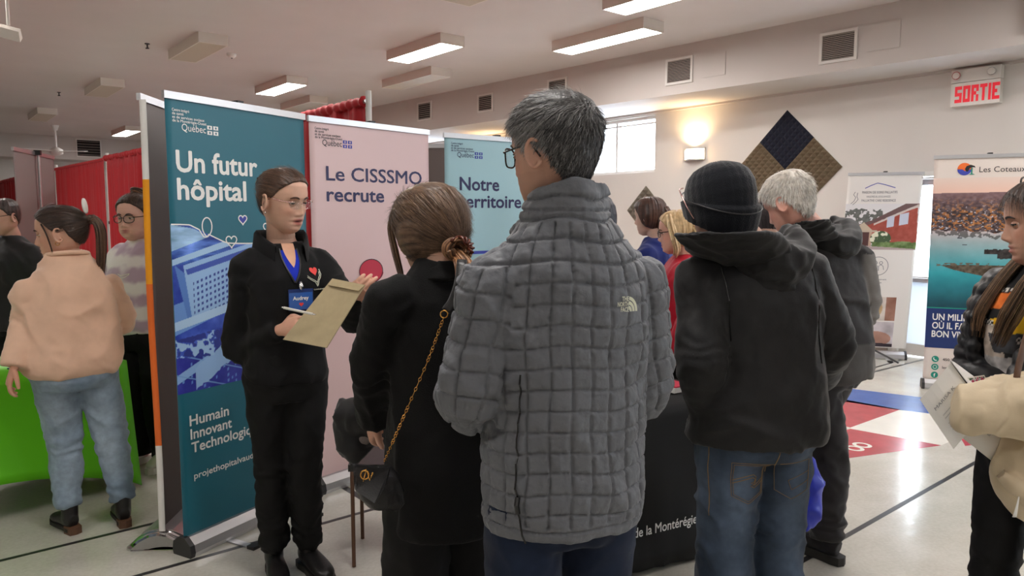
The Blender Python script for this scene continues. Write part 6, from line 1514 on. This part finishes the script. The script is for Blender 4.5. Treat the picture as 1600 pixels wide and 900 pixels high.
# ---------- white-haired man
def white_man():
    loc = (1.43, 3.30, 0); rot = math.radians(26); s = 1.0
    L = lambda px, py, Y: tolocal(loc, rot, W(px, py, Y)); hc = L(1233, 318, 3.12)
    rings = [(.83, 0, .0, .20, .165), (.88, 0, -.005, .205, .17), (1.0, 0, 0, .20, .162), (1.1, 0, .0, .198, .16), (1.22, 0, -.005, .198, .158), (1.32, 0, -.01, .198, .15), (1.385, 0, -.012, .20, .135), (1.43, 0, -.01, .165, .115), (1.465, 0, 0, .12, .10), (1.50, 0, .01, .10, .095)]
    P = person('white-haired man in a charcoal and grey hooded coat, leaning in beside the beanie man', G_, loc, rot, s, lean=(.0, .10), rings=rings, detail=False,
               head=dict(yaw=math.radians(18), pitch=.45, off=(hc.x, hc.y - .12, hc.z), k=1.06), skin=(214, 150, 128), hr=.004, face=dict(brow=(200, 196, 190)),
               sk=dict(elbowL=L(1235, 520, 3.0), wristL=L(1215, 560, 2.85), handL=L(1200, 570, 2.8), shoulderR=(.165, -.01, 1.37), elbowR=(.20, -.01, 1.12), wristR=(.15, .14, .98), handR=(.12, .18, .94),
                       ankleL=tolocal(loc, rot, (1.43, 3.22, .09)), kneeL=tolocal(loc, rot, (1.43, 3.24, .50)), ankleR=tolocal(loc, rot, (1.42, 3.50, .09)), kneeR=tolocal(loc, rot, (1.43, 3.46, .50))))
    def two(V):
        n = fbm(V * 6, 2, 3); t = 1 / (1 + np.exp(-(V[:, 0] - .135 + .03 * (n - .5)) / .006)) * (V[:, 2] < 1.36 + .05 * n); t = (t * .9 + .25 * (V[:, 2] < 1.0))[:, None]; t = np.clip(t, 0, 1)
        return linv(np.array([(44, 42, 43)])) * (1 - t) + linv(np.array([(124, 120, 116)])) * t
    jk = top(P, 'hooded_coat', 'shell_two', arms=(.076, .072, .060), voxel=.010, amp=.022, seed=41, grow=1.0, fx=4, fz=4, col=two)
    neck_collar(P, jk, 'shell_black', top=(0, -.035, -.085), z=1.42, r=(.135, .115, .100), tilt=.3)
    hood(P, jk, 'shell_black', (.0, -.02, 1.475), .15, 9, drop=.12)
    bottoms(P, 'trousers', 'trouser_dark', hip=(.18, .14), r=(.10, .082, .072), seed=19, amp=.015, z0=.10)
    for q in 'LR': shoe(P, q, m='trouser_dark', thick=.028)
    hl = [.078, .074, .062, .042, .012, -.01, .014, -.030, -.070, -.080, -.080]
    hair_cap(P, (206, 196, 184), (240, 236, 228), thick=.007, hl=hl, style='crown', hi=.6, top_lift=.008, fine=60, amp=.004)
    def flow(B, N, ph, z): v = B - np.array((-.01, -.055, .095)); return v + np.stack([ph * 0, .02 + 0 * z, -.03 + 0 * z], 1)
    tufts(P, 6000, ((190, 180, 168), (246, 243, 236)), hl=hl, seed=14, length=lambda ph, z: np.interp(z, [-.07, 0, .08, .112], [.012, .020, .032, .036]), flow=flow, lift=.3, thick=.006, width=.0015)
    return P
WM = white_man()
bb = empty('plastic_bag', (1.22, 2.98, .26), 0, label='bright blue plastic bag hanging between the jeans and the dark trousers', cat='bag')
V, F, N = remesh([loft([(0, .0, 0, .05, .03), (.08, 0, 0, .085, .045), (.2, .0, 0, .075, .035), (.30, .0, 0, .03, .012)], 24)], .007, 2); V = folds(V, N, .022, 14, 5, 3); mk('pouch', V, F, 'blue_bag', bb)
mk('handle', *tube([(-.02, 0, .29), (-.012, 0, .36), (.0, 0, .38), (.014, 0, .36), (.02, 0, .29)], .004, 8, sm=3), 'blue_bag', bb)

# ---------- simpler figures further back
def dark_head(label, px, py, Y, rot, jacket, s, hair, skin=(186, 140, 116), long=False, yaw=0, pitch=.1, glasses=False, face=None, c2=None, wide=.95, seed=50, k=1.0, hands=None, sk=None, detail=False, pants='trouser_black', lean=(0, 0), hl=None):
    p = W(px, py, Y); loc = (p.x, p.y, 0)
    P = person(label, G_, loc, rot, s, head=dict(yaw=yaw, pitch=pitch, k=k), skin=skin, face=face or {}, hr=.0045, wide=wide, detail=detail, hands=hands, sk=sk, bv=.014, lean=lean)
    top(P, 'jacket', jacket, grow=1.10, arms=(.070, .062, .05), voxel=.012, amp=.016, seed=seed, rings=[(.84, 0, 0, .18, .14)] + RINGS[1:]); bottoms(P, 'trousers', pants, seed=seed + 2, voxel=.013)
    for q in 'LR': shoe(P, q)
    c2 = c2 or tuple(min(255, x * 2 + 20) for x in hair)
    P.hc2 = c2
    hair_cap(P, hair, c2, thick=.012 if long else .007, style='down' if long else 'crown', hi=.5, seed=seed, hl=hl, volume=(lambda PH, Z, T: .014 * np.exp(-((np.abs(PH) - 1.6) / .4) ** 2) * np.exp(-((Z + .01) / .05) ** 2)) if long else None)
    return P
p6 = dark_head('dark-haired person whose head shows between the beanie and the white-haired man', 1197, 333, 3.72, math.radians(-14), 'shell_black', .95, (46, 42, 44), yaw=.2, seed=52)
p13 = dark_head('person in dark navy whose hair just shows behind the quilted jacket\'s collar', 930, 332, 2.66, math.radians(20), 'navy', .925, (18, 20, 30), yaw=0, seed=54, wide=.85)
p11 = dark_head('woman with long dark brown hair and a blue top behind the black table', 1022, 348, 4.75, math.radians(60), 'royal_blue', .95, (52, 34, 30), long=True, seed=56, hl=[.07, .066, .05, .01, -.04, -.06, -.07, -.08, -.088, -.092, -.092], skin=(206, 160, 138), c2=(110, 76, 62))
locks(p11, 'long_hair', [(.0, -.085, .04), (.0, -.105, -.03), (0, -.105, -.11), (0, -.10, -.18)], (46, 30, 26), (104, 72, 58), 140, r0=.006, jit=(.05, .068, .07, .06), seed=91, flatk=.7)
p12 = dark_head('blonde woman with dark glasses and a red jacket, facing the beanie man', 1064, 386, 4.20, math.radians(80), 'red_jacket', .895, (176, 140, 92), long=True, seed=58, face=dict(lips=(170, 90, 90), iris=(70, 60, 50), brow=(120, 90, 60)), skin=(222, 160, 136), detail=True, c2=(240, 214, 170), pitch=.1,
                hl=[.078, .070, .055, .02, -.03, -.06, -.07, -.08, -.088, -.092, -.092])
for sd in (-1, 1): locks(p12, 'side_hair', [(sd * .05, .03, .095), (sd * .085, .025, .04), (sd * .095, .01, -.03), (sd * .088, .0, -.09), (sd * .07, .01, -.13)], (170, 132, 84), (244, 220, 178), 60, r0=.006, jit=(.02, .03, .034, .034, .03), seed=93 + sd)
locks(p12, 'back_hair', [(.0, -.07, .07), (.0, -.108, .0), (0, -.105, -.07), (0, -.085, -.13)], (170, 132, 84), (240, 214, 170), 90, r0=.006, jit=(.05, .068, .07, .06), seed=95, flatk=.6)
specs(p12, 'frame_black', r=.002, w=.026, h=.018)

# ---------- woman in peach sweater
def peach():
    loc = (-2.13, 3.52, 0); rot = math.radians(44); s = .925
    L = lambda px, py, Y: tolocal(loc, rot, W(px, py, Y)); hc = L(93, 364, 3.50)
    rings = [(.865, 0, .0, .205, .16), (.90, 0, -.005, .222, .172), (.96, 0, -.01, .225, .175), (1.04, 0, 0, .215, .168), (1.12, 0, .0, .212, .165), (1.22, 0, -.0, .205, .165), (1.32, 0, -.01, .182, .148), (1.38, 0, -.015, .152, .126), (1.43, 0, -.018, .122, .102), (1.475, 0, -.02, .096, .085), (1.50, 0, -.015, .080, .075)]
    P = person('woman in a peach knitted sweater and pale jeans, dark ponytail, at the green table', G_, loc, rot, s, rings=rings, wide=1.06,
               head=dict(yaw=math.radians(66), pitch=.12, off=(hc.x / s, hc.y / s, hc.z / s), k=1.05), skin=(204, 150, 122), hr=.0035, face=dict(lips=(150, 84, 74), brow=(50, 34, 28), nose=1.1, look=(0, -.2), lid=.5),
               sk=dict(elbowL=L(44, 500, 3.42), wristL=L(22, 575, 3.30), handL=L(12, 605, 3.28), shoulderL=(-.158, -.01, 1.205), shoulderR=(.158, -.0, 1.205), elbowR=(.235, .04, 1.02), wristR=(.15, .25, .96), handR=(.08, .3, .96),
                       ankleL=tolocal(loc, rot, (-2.20, 3.53, .09)), ankleR=tolocal(loc, rot, (-1.98, 3.62, .09)), kneeL=tolocal(loc, rot, (-2.21, 3.55, .46)), kneeR=tolocal(loc, rot, (-2.02, 3.62, .46))),
               hands=dict(L=dict(M=None, curl=(.4, .5, .55, .6))))
    sw = top(P, 'sweater', 'peach_knit', arms=(.080, .076, .056), voxel=.009, amp=.022, seed=61, grow=1.0, fx=5, fz=4, it=6)
    # ribbed neckline
    b = P.bend((0, -.015, 1.487 * s)); mk('neck_rib', *tube([b + Vector((.086 * math.sin(a), .078 * math.cos(a), .012 * -math.cos(a))) for a in np.linspace(0, 2 * math.pi, 30)[:-1]], .011, 8, closed=True), 'peach_knit', sw)
    bottoms(P, 'jeans', 'denim', hip=(.188, .155), r=(.112, .082, .060), seed=25, z0=.135, col=jeans((118, 138, 158), (160, 176, 190), 5, .6), amp=.014, voxel=.0095)
    for q in 'LR': shoe(P, q, heel='boot_heel', high=.13)
    c1, c2 = (34, 26, 24), (86, 66, 56)
    hl = [.080, .075, .062, .044, .016, .000, .022, -.020, -.050, -.060, -.060]
    hair_cap(P, c1, c2, thick=.010, hl=hl, style='back', target=(0, -.13, .035), fine=120, amp=.003, hi=.6, seed=33)
    comb(P, 4500, c1, c2, .012, (0, -.14, .035), hl, 7)
    locks(P, 'ponytail', [(0, -.110, .045), (.0, -.150, .040), (0, -.165, -.01), (.004, -.155, -.09), (.012, -.14, -.16), (.02, -.13, -.22)], c1, (112, 84, 66), 110, r0=.0042, jit=(.016, .024, .030, .030, .028, .016), seed=35)
    locks(P, 'side_strand', [(-.068, .05, .045), (-.080, .035, .0), (-.080, .028, -.05), (-.076, .026, -.085)], c1, c2, 14, r0=.0017, jit=.005, seed=36)
    V = []; mb = MB()                        # white bow-shaped hair claw
    for sd in (-1, 1): mb.add(*sphere((sd * .012, -.120, .108), (.017, .010, .036), 12, 8))
    mk('hair_claw', [P.Mh @ Vector(v) for v in mb.V], mb.F, 'paper', P.ob)
    mk('earring', *tube([P.Mh @ Vector((-.088, -.002 + .008 * math.sin(a), -.046 + .008 * math.cos(a))) for a in np.linspace(0, 2 * math.pi, 16)[:-1]], .0015, 6, closed=True), 'gold', P.ob)
    return P
PW = peach()

# ---------- woman with glasses behind, striped knit
def striped():
    loc = (-2.27, 4.50, 0); rot = math.radians(166); s = .945
    L = lambda px, py, Y: tolocal(loc, rot, W(px, py, Y))
    rings = [(.90, 0, .0, .20, .16), (.95, 0, 0, .21, .17), (1.04, 0, 0.01, .205, .17), (1.12, 0, .01, .20, .168), (1.22, 0, .01, .205, .17), (1.32, 0, .0, .205, .155), (1.39, 0, -.01, .195, .13), (1.44, 0, -.015, .155, .10), (1.475, 0, -.02, .105, .08), (1.50, 0, -.015, .08, .072)]
    P = person('woman with dark glasses and a white and lilac striped sweater, before the red drape', G_, loc, rot, s, rings=rings, wide=1.0,
               head=dict(yaw=math.radians(4), pitch=.04, k=1.12), skin=(214, 160, 138), hr=.0038, face=dict(jowl=.006, lips=(160, 90, 88), brow=(44, 32, 28), iris=(60, 44, 34), look=(.25, -.1), wide=1.04, lid=.4),
               sk=dict(elbowL=(-.27, -.06, 1.06), wristL=(-.20, .04, .90), handL=(-.16, .1, .84), elbowR=(.26, -.08, 1.05), wristR=(.20, -.12, .90), handR=(.15, -.14, .84)))
    def stripes(V):
        z = V[:, 2] + .02 * (fbm(V * 8, 2, 4) - .5); n = fbm(V * 14, 3, 6); k = np.clip(np.sin((z - 1.02) * 2 * math.pi / .155) * .9 + (n - .42) * 3.2, 0, .85)[:, None]
        return linv(np.array([(232, 228, 224)])) * (1 - k) + linv(np.array([(176, 148, 172)])) * k
    sw = top(P, 'sweater', 'stripe_knit', arms=(.085, .078, .06), voxel=.011, amp=.016, seed=71, col=stripes, grow=1.0, fx=5)
    bottoms(P, 'trousers', 'trouser_black', hip=(.20, .165), r=(.115, .095, .085), seed=27, z0=.07, amp=.014)
    for q in 'LR': shoe(P, q, m='sole_white', sole='sole_white', name='sneaker', high=.06, thick=.03)
    c1, c2 = (34, 26, 24), (92, 66, 50)
    hair_cap(P, c1, c2, thick=.010, hl=[.080, .075, .060, .040, .006, -.01, .0, -.030, -.066, -.074, -.074], style='back', target=(0, -.05, .13), fine=110, amp=.003, hi=.5, seed=43)
    comb(P, 2500, c1, c2, .012, (0, -.05, .14), None, 8)
    for k in range(6): a = k * 1.1; locks(P, 'hair_bun', [(.034 * math.cos(a + t), -.04 + .026 * math.sin(a + t), .138 + .014 * math.sin(k * 2 + t)) for t in np.linspace(0, 4.4, 7)], c1, (130, 90, 60), 9, r0=.0036, jit=.010, seed=100 + k)
    locks(P, 'back_hair', [(.0, -.09, .02), (-.01, -.115, -.04), (-.03, -.105, -.11), (-.04, -.09, -.15)], c1, c2, 60, r0=.005, jit=(.04, .05, .045, .03), seed=110)
    specs(P, 'frame_black', r=.0021, w=.027, h=.020, sq=.8)
    V = drape_to(P, sw, [(-.045, .004), (-.03, -.008), (-.008, -.012), (.016, -.006), (.036, .008), (.04, .016), (.01, .008), (-.01, .002), (-.04, .012)], math.radians(-4), 1.205, .004); MB().tube(V, .0022, 5).build('chest_emblem', 'logo_cream', sw)
    return P
SW = striped()
# black coat on a stool behind her
V, F, N = remesh([loft([(.02, 0, 0, .20, .17), (.25, 0, 0, .19, .16), (.48, 0, 0, .20, .17), (.56, .0, 0, .14, .12), (.6, 0, 0, .06, .05)], 28)], .012, 3); V = folds(V, N, .05, 7, 4, 6)
dk = mk('black_coat', V, F, 'shell_black', None); dk.location = (-2.86, 4.75, 0); tag(dk, 'black coat heaped on a stool behind the green table', 'coat')

# ---------- person at the left edge
p10 = dark_head('person with glasses and a black hooded top at the photo\'s edge by the far drape', 13, 350, 5.0, math.radians(165), 'shell_black', .95, (44, 34, 32), seed=59, yaw=-.1, detail=True, skin=(206, 150, 128), face=dict(brow=(60, 44, 36), jowl=.004), hl=[.08, .075, .06, .04, .01, -.0, .0, -.03, -.06, -.07, -.07], lean=(0, .0))
specs(p10, 'frame_black', r=.0016)
V = drape_to(p10, [c for c in p10.ob.children if c.name.startswith('jacket')][0], heart(0, 0, .018), math.radians(35), 1.24, .004); mk('chest_emblem', V, [tuple(range(24))], 'logo_cream', p10.ob, smooth=False)

# ---------- girl at the right edge
def girl():
    loc = (1.62, 2.22, 0); rot = math.radians(116); s = .945
    L = lambda px, py, Y: tolocal(loc, rot, W(px, py, Y)); hc = L(1630, 346, 2.17)
    P = person('girl with long brown hair, black padded jacket and colourful printed tee', G_, loc, rot, s, wide=.9,
               head=dict(yaw=math.radians(-48), pitch=.12, off=(hc.x / s, hc.y / s, hc.z / s), k=1.04), skin=(200, 146, 118), hr=.003, face=dict(lips=(164, 92, 86), brow=(44, 32, 28), look=(0, -.35), lid=.62, nose=1.05, liner=1.6),
               sk=dict(elbowL=L(1640, 560, 2.05), wristL=L(1600, 620, 1.98), handL=L(1585, 630, 1.96), elbowR=L(1530, 575, 2.36), wristR=L(1560, 625, 2.16), handR=L(1572, 640, 2.12)))
    rings = [(.90, 0, 0, .17, .13), (1.0, 0, 0, .165, .125), (1.1, 0, .0, .16, .122), (1.22, 0, .01, .168, .13), (1.32, 0, .005, .175, .13), (1.39, 0, -.01, .17, .115), (1.435, 0, -.015, .14, .09), (1.475, 0, -.02, .095, .075), (1.505, 0, -.015, .075, .07)]
    tee = top(P, 'tee_shirt', 'black_cloth', rings=rings, grow=1.0, sleeves='', voxel=.009, amp=.008, seed=81)
    def puff(V, N):
        z = V[:, 2]; c = np.sin(z * 2 * math.pi / .085 + 2.4 * fbm(V * 6, 2, 3)); return V + N * (np.abs(c) ** .6 * .010 + (fbm(V * 16, 3, 8) - .5) * .022)[:, None]
    # open jacket: two front panels, back and sleeves
    s_ = s; parts = []
    V = []; F = []; n = 40; zs = np.linspace(.92, 1.47, 26)
    for lay, gr in ((0, 1.10), (1, 1.26)):
        for z in zs:
            rx = np.interp(z, [r[0] for r in rings], [r[3] for r in rings]); ry = np.interp(z, [r[0] for r in rings], [r[4] for r in rings]); cy = np.interp(z, [r[0] for r in rings], [r[2] for r in rings])
            for i in range(n): a = math.radians(48 + 264 * i / (n - 1)); V.append((math.sin(a) * rx * gr * s_, (cy + math.cos(a) * ry * gr * 1.05) * s_, z * s_))
    m = len(zs) * n
    for j in range(len(zs) - 1):
        for i in range(n - 1): q = j * n + i; F += [(q, q + n, q + n + 1, q + 1), (q + m, q + 1 + m, q + n + 1 + m, q + n + m)]
        q = j * n; F += [(q, q + m, q + n + m, q + n), (q + n - 1, q + n + n - 1, q + n + n - 1 + m, q + n - 1 + m)]
    for i in range(n - 1): F += [(i, i + 1, i + 1 + m, i + m)]; q = (len(zs) - 1) * n + i; F += [(q, q + m, q + 1 + m, q + 1)]
    parts.append((V, F))
    for q, sd in (('L', -1), ('R', 1)):
        S0, E, Wr = P.J['shoulder' + q], P.J['elbow' + q], P.J['wrist' + q]; parts.append(tube([S0 + Vector((-sd * .04, 0, 0)), S0, S0.lerp(E, .5), E, E.lerp(Wr, .6), Wr], [.062, .072, .070, .066, .058, .048], 18, sm=3))
    V, F, N = remesh(parts, .008, 3); V = puff(V, N); pj = mk('padded_jacket', V, F, 'puffer_black', P.ob)
    # printed picture on the tee
    def tee_art(X, Z):
        Pn = np.stack([X, Z, X * 0], 1); n = fbm(Pn * 40, 3, 2); C = np.tile((22., 20, 22), (len(X), 1))
        def bl(poly, c, v=30): m = inpoly(X, Z, poly); C[m] = np.array(c) + (n[m] - .5)[:, None] * v
        bl([(-.11, .09), (.12, .12), (.12, .165), (-.09, .14)], (232, 116, 40), 90); bl([(-.10, .055), (.0, .08), (.12, .10), (.12, .02), (-.02, .02)], (244, 190, 20), 50)
        bl([(-.13, .04), (-.02, .05), (.0, -.06), (-.13, -.05)], (206, 190, 176), 120); bl([(-.07, .02), (.10, .04), (.12, -.02), (-.04, -.035)], (64, 64, 68), 60); bl([(-.12, -.055), (.12, -.035), (.12, -.085), (-.11, -.10)], (196, 192, 190), 160)
        bl([(-.12, -.125), (-.03, -.11), (-.02, -.165), (-.12, -.175)], (232, 170, 40), 120); bl([(.02, -.105), (.12, -.09), (.12, -.18), (.03, -.175)], (200, 44, 60), 120); bl([(.05, -.12), (.10, -.11), (.09, -.15), (.05, -.16)], (206, 190, 180), 60)
        ck = (np.floor(X * 120) + np.floor(Z * 120)) % 2 == 0; m = inpoly(X, Z, [(-.12, .065), (-.05, .06), (-.05, .045), (-.12, .045)]) | inpoly(X, Z, [(.03, .02), (.12, .04), (.12, .015), (.03, -.0)]); C[m & ck] = (230, 226, 220); C[m & ~ck] = (26, 24, 26)
        m = inpoly(X, Z, [(-.11, -.12), (-.035, -.112), (-.03, -.155), (-.11, -.165)]) & (np.sin(X * 300) > .2); C[m] = (190, 30, 30)
        m = inpoly(X, Z, [(-.09, .145), (.12, .168), (.12, .18), (-.09, .155)]) & (np.sin(X * 420 + Z * 80) > 0); C[m] = (226, 222, 214)
        return C
    nx, nz = 70, 90; X, Z = np.meshgrid(np.linspace(-.115, .115, nx), np.linspace(-.18, .175, nz)); C = tee_art(X.ravel(), Z.ravel())
    V = drape_to(P, tee, list(zip(X.ravel(), Z.ravel())), math.radians(12), 1.175, .004); i = np.arange((nz - 1) * nx).reshape(nz - 1, nx)[:, :-1].ravel(); F = np.stack([i, i + 1, i + nx + 1, i + nx], 1)
    mk('shirt_print', np.array([tuple(v) for v in V]), F, 'tee_print', tee, col=linv(C))
    bottoms(P, 'trousers', 'trouser_black', hip=(.165, .13), r=(.095, .075, .07), seed=29, z0=.10)
    for q in 'LR': shoe(P, q)
    c1, c2 = (40, 30, 27), (92, 68, 54)
    hair_cap(P, c1, c2, thick=.010, hl=[.080, .076, .064, .044, -.02, -.05, -.065, -.075, -.08, -.085, -.085], style='down', fine=150, amp=.0024, hi=.5, seed=45)
    comb(P, 4500, c1, c2, .012, None, [.080, .076, .064, .044, -.02, -.05, -.065, -.075, -.08, -.085, -.085], 9)
    locks(P, 'long_hair', [(-.080, .0, .05), (-.092, .0, -.03), (-.098, .02, -.10), (-.10, .07, -.17), (-.09, .115, -.25), (-.08, .150, -.33)], (52, 38, 31), (150, 118, 86), 260, r0=.0019, jit=(.016, .028, .036, .044, .048, .036), seed=120)
    locks(P, 'long_hair', [(.078, .0, .05), (.092, .0, -.03), (.090, .03, -.10), (.085, .09, -.17), (.08, .15, -.26), (.07, .17, -.33)], (52, 38, 31), (150, 116, 84), 150, r0=.0019, jit=(.016, .026, .034, .040, .042, .030), seed=121)
    locks(P, 'back_hair', [(.0, -.08, .05), (.0, -.108, -.03), (0, -.11, -.11), (0, -.12, -.2)], c1, c2, 120, r0=.005, jit=(.05, .068, .07, .06), seed=124, flatk=.6)
    mk('hair_band', *tube([P.Mh @ Vector(v) for v in ((-.094, .0, .03), (-.088, .025, .085), (-.045, .035, .122), (0, .037, .130), (.045, .035, .122), (.088, .025, .085), (.094, .0, .03))], .0028, 8, sm=4), 'frame_black', P.ob)
    return P
GR = girl()
# cream padded coat over her forearm, and the papers
def coat():
    r = empty('cream_coat', W(1560, 660, 1.88), label='cream padded coat carried over the arm of the girl at the edge', cat='coat'); O = Vector(r.location); B = lambda px, py, Y: W(px, py, Y) - O
    V, F, N = remesh([tube([B(1494, 648, 1.90), B(1512, 644, 1.88), B(1550, 636, 1.86), B(1600, 640, 1.84), B(1660, 640, 1.86), B(1740, 620, 1.9)], [(.035, .045), (.060, .062), (.074, .076), (.082, .086), (.09, .09), (.09, .09)], 22, ref=(0, 1, 0), sm=5)], .006, 5)
    V = folds(V, N, .020, 14, 7, 13); V = crease(V, N, B(1552, 640, 1.86), (1, 0, .25), .055, .006, 75, 4); V = crease(V, N, B(1590, 640, 1.86), (1, 0, -.3), .06, .005, 80, 6); mk('sleeve', V, F, 'puffer_cream', r)
    V, F, N = remesh([tube([B(1640, 700, 1.92), B(1626, 730, 1.92), B(1634, 760, 1.93), B(1645, 790, 1.95)], [(.10, .07), (.12, .075), (.115, .07), (.09, .05)], 24, ref=(0, 1, 0), sm=4), tube([B(1560, 738, 1.88), B(1600, 768, 1.86), B(1650, 800, 1.88)], [.02, .026, .028], 12, sm=3)], .007, 4)
    V = folds(V, N, .022, 9, 12, 17); mk('body_panel', V, F, 'puffer_cream', r)
    V, F, N = remesh([tube([B(1560, 606, 1.95), B(1582, 598, 1.96), B(1630, 590, 1.98), B(1680, 580, 2.0)], [(.006, .012), (.022, .024), (.03, .03), (.04, .03)], 14, sm=4)], .006, 2); mk('collar_flap', V, F, 'puffer_cream', r)
    mk('drawstring', *tube([B(1592, 776, 1.81), B(1589, 792, 1.805), B(1585, 808, 1.81)], [(.0015, .001), (.0035, .001), (.006, .001)], 8, sm=3), 'paper', r)
    mk('shoulder_strap', *tube([B(1612, 500, 1.92), B(1600, 540, 1.86), B(1590, 580, 1.84), B(1588, 604, 1.84)], [(.012, .003)] * 4, 8, sm=3), 'boot_heel', r)
coat()
def sheet(name, c, label, m='paper', lines=None, n=6, bend=.01, dark=()):
    P4 = [W(*q) for q in c]; N = (P4[1] - P4[0]).cross(P4[3] - P4[0]).normalized(); N = -N if N.y > 0 else N; V = []; F = []
    f = lambda u, t: P4[0].lerp(P4[1], u).lerp(P4[3].lerp(P4[2], u), t) + N * bend * math.sin(math.pi * u)
    for j in range(n + 1):
        for i in range(n + 1): V.append(f(i / n, j / n))
    k = len(V); V += [v - N * .0012 for v in V]
    for j in range(n):
        for i in range(n): q = j * (n + 1) + i; F += [(q, q + 1, q + n + 2, q + n + 1), (q + k, q + n + 1 + k, q + n + 2 + k, q + 1 + k)]
    o = mk(name, V, F, m, None, smooth=False); tag(o, label, 'paper'); o['f'] = 0
    return o, f, N
def on_sheet(o, f, N, body, u, t, w, size, m='ink_grey'):
    cu = bpy.data.curves.new('t', 'FONT'); cu.body = body; ob = bpy.data.objects.new('t', cu); COL.objects.link(ob); me = bpy.data.meshes.new_from_object(ob.evaluated_get(bpy.context.evaluated_depsgraph_get())); bpy.data.objects.remove(ob)
    A = np.array([v.co for v in me.vertices]); sc = w / A[:, 0].max(); mk('lettering', [f(u + a[0] * sc, t - a[1] * size) + N * .0012 for a in A], [tuple(p.vertices) for p in me.polygons], m, o, smooth=False); bpy.data.meshes.remove(me)
o, f, N = sheet('paper_sheet', [(1437, 624, 1.95), (1486, 566, 1.93), (1538, 640, 1.90), (1490, 702, 1.90)], 'white letter with a grey heading held out before the lake banner'); on_sheet(o, f, N, 'MARISA K', .14, .34, .62, .075); 
for k, w in ((.50, .5), (.56, .45), (.66, .55), (.72, .4), (.78, .5)): on_sheet(o, f, N, 'mmmmmmmm', .22, k, w * .8, .035)
o, f, N = sheet('paper_sheet', [(1484, 562, 1.92), (1492, 566, 1.98), (1546, 606, 1.95), (1538, 632, 1.90)], 'folded upper leaf of the paper held by the girl', bend=.0)
o, f, N = sheet('paper_sheet', [(1478, 664, 1.92), (1510, 650, 1.94), (1590, 690, 1.95), (1560, 728, 1.95)], 'lower loose sheet hanging under the cream sleeve', bend=.004); on_sheet(o, f, N, 'mm', .66, .55, .12, .12)
def flyer_art(o, f, N):
    nx, nz = 30, 24; U, T = np.meshgrid(np.linspace(.06, .94, nx), np.linspace(.08, .92, nz)); n = vn(np.stack([U.ravel() * 9, T.ravel() * 7, U.ravel() * 0], 1), 3); C = np.where((n > .6)[:, None], (170, 40, 90), np.where((n < .35)[:, None], (60, 90, 70), (214, 206, 214)))
    V = [f(u, t) + N * .0012 for u, t in zip(U.ravel(), T.ravel())]; i = np.arange((nz - 1) * nx).reshape(nz - 1, nx)[:, :-1].ravel(); mk('printed_picture', np.array([tuple(v) for v in V]), np.stack([i, i + 1, i + nx + 1, i + nx], 1), 'picture', o, col=linv(C), smooth=False)
o, f, N = sheet('flyer', [(1511, 590, 1.93), (1538, 586, 1.94), (1548, 607, 1.94), (1520, 610, 1.93)], 'small colourful flyer poking out above the cream sleeve', bend=0); flyer_art(o, f, N)

# ================================================================== things on the tables
def on_table(root, x, y, z=.746):
    return root.matrix_basis @ Vector((x, y, z))
for i, (x, y, w, d_, lab) in enumerate(((.93, .40, .21, .28, 'stack of white papers on the black table beside the quilted jacket'), (1.10, .20, .10, .14, 'small leaflet pile at the end of the black table'))):
    st = empty('paper_stack', on_table(btab, x, y), tang + .1 * i, label=lab, cat='paper')
    for k in range(5): MB().box(-w / 2 + .002 * k, w / 2 + .002 * k, -d_ / 2, d_ / 2, k * .006, k * .006 + .0055).build('sheet', 'paper' if k < 4 else ('paper' if i == 0 else 'ink_red'), st)
for i, (px, py, c, lab) in enumerate(((78, 560, 'paper', 'white leaflets on the green table beside the peach sweater'), (60, 572, 'ink_navy', 'dark printed leaflet lying on the green table'))):
    q = ray(px, py); t_ = (.752 - CH) / q.z; o = MB().box(-.09, .09, -.11, .11, 0, .006).build('leaflet', c); o.location = (q.x * t_, q.y * t_, .7465); o.rotation_euler = (0, 0, gang + .4 * i); tag(o, lab, 'leaflet')
q = empty('tablet_stand', on_table(gt, 1.40, .22), gang, label='small black card holder at the corner of the green table', cat='holder')
MB().box(-.05, .05, -.04, .04, 0, .012).build('base', 'black_plastic', q); MB().box(-.05, .05, .02, .028, .012, .06, Matrix.Rotation(-.2, 4, 'X')).build('back_plate', 'black_plastic', q)
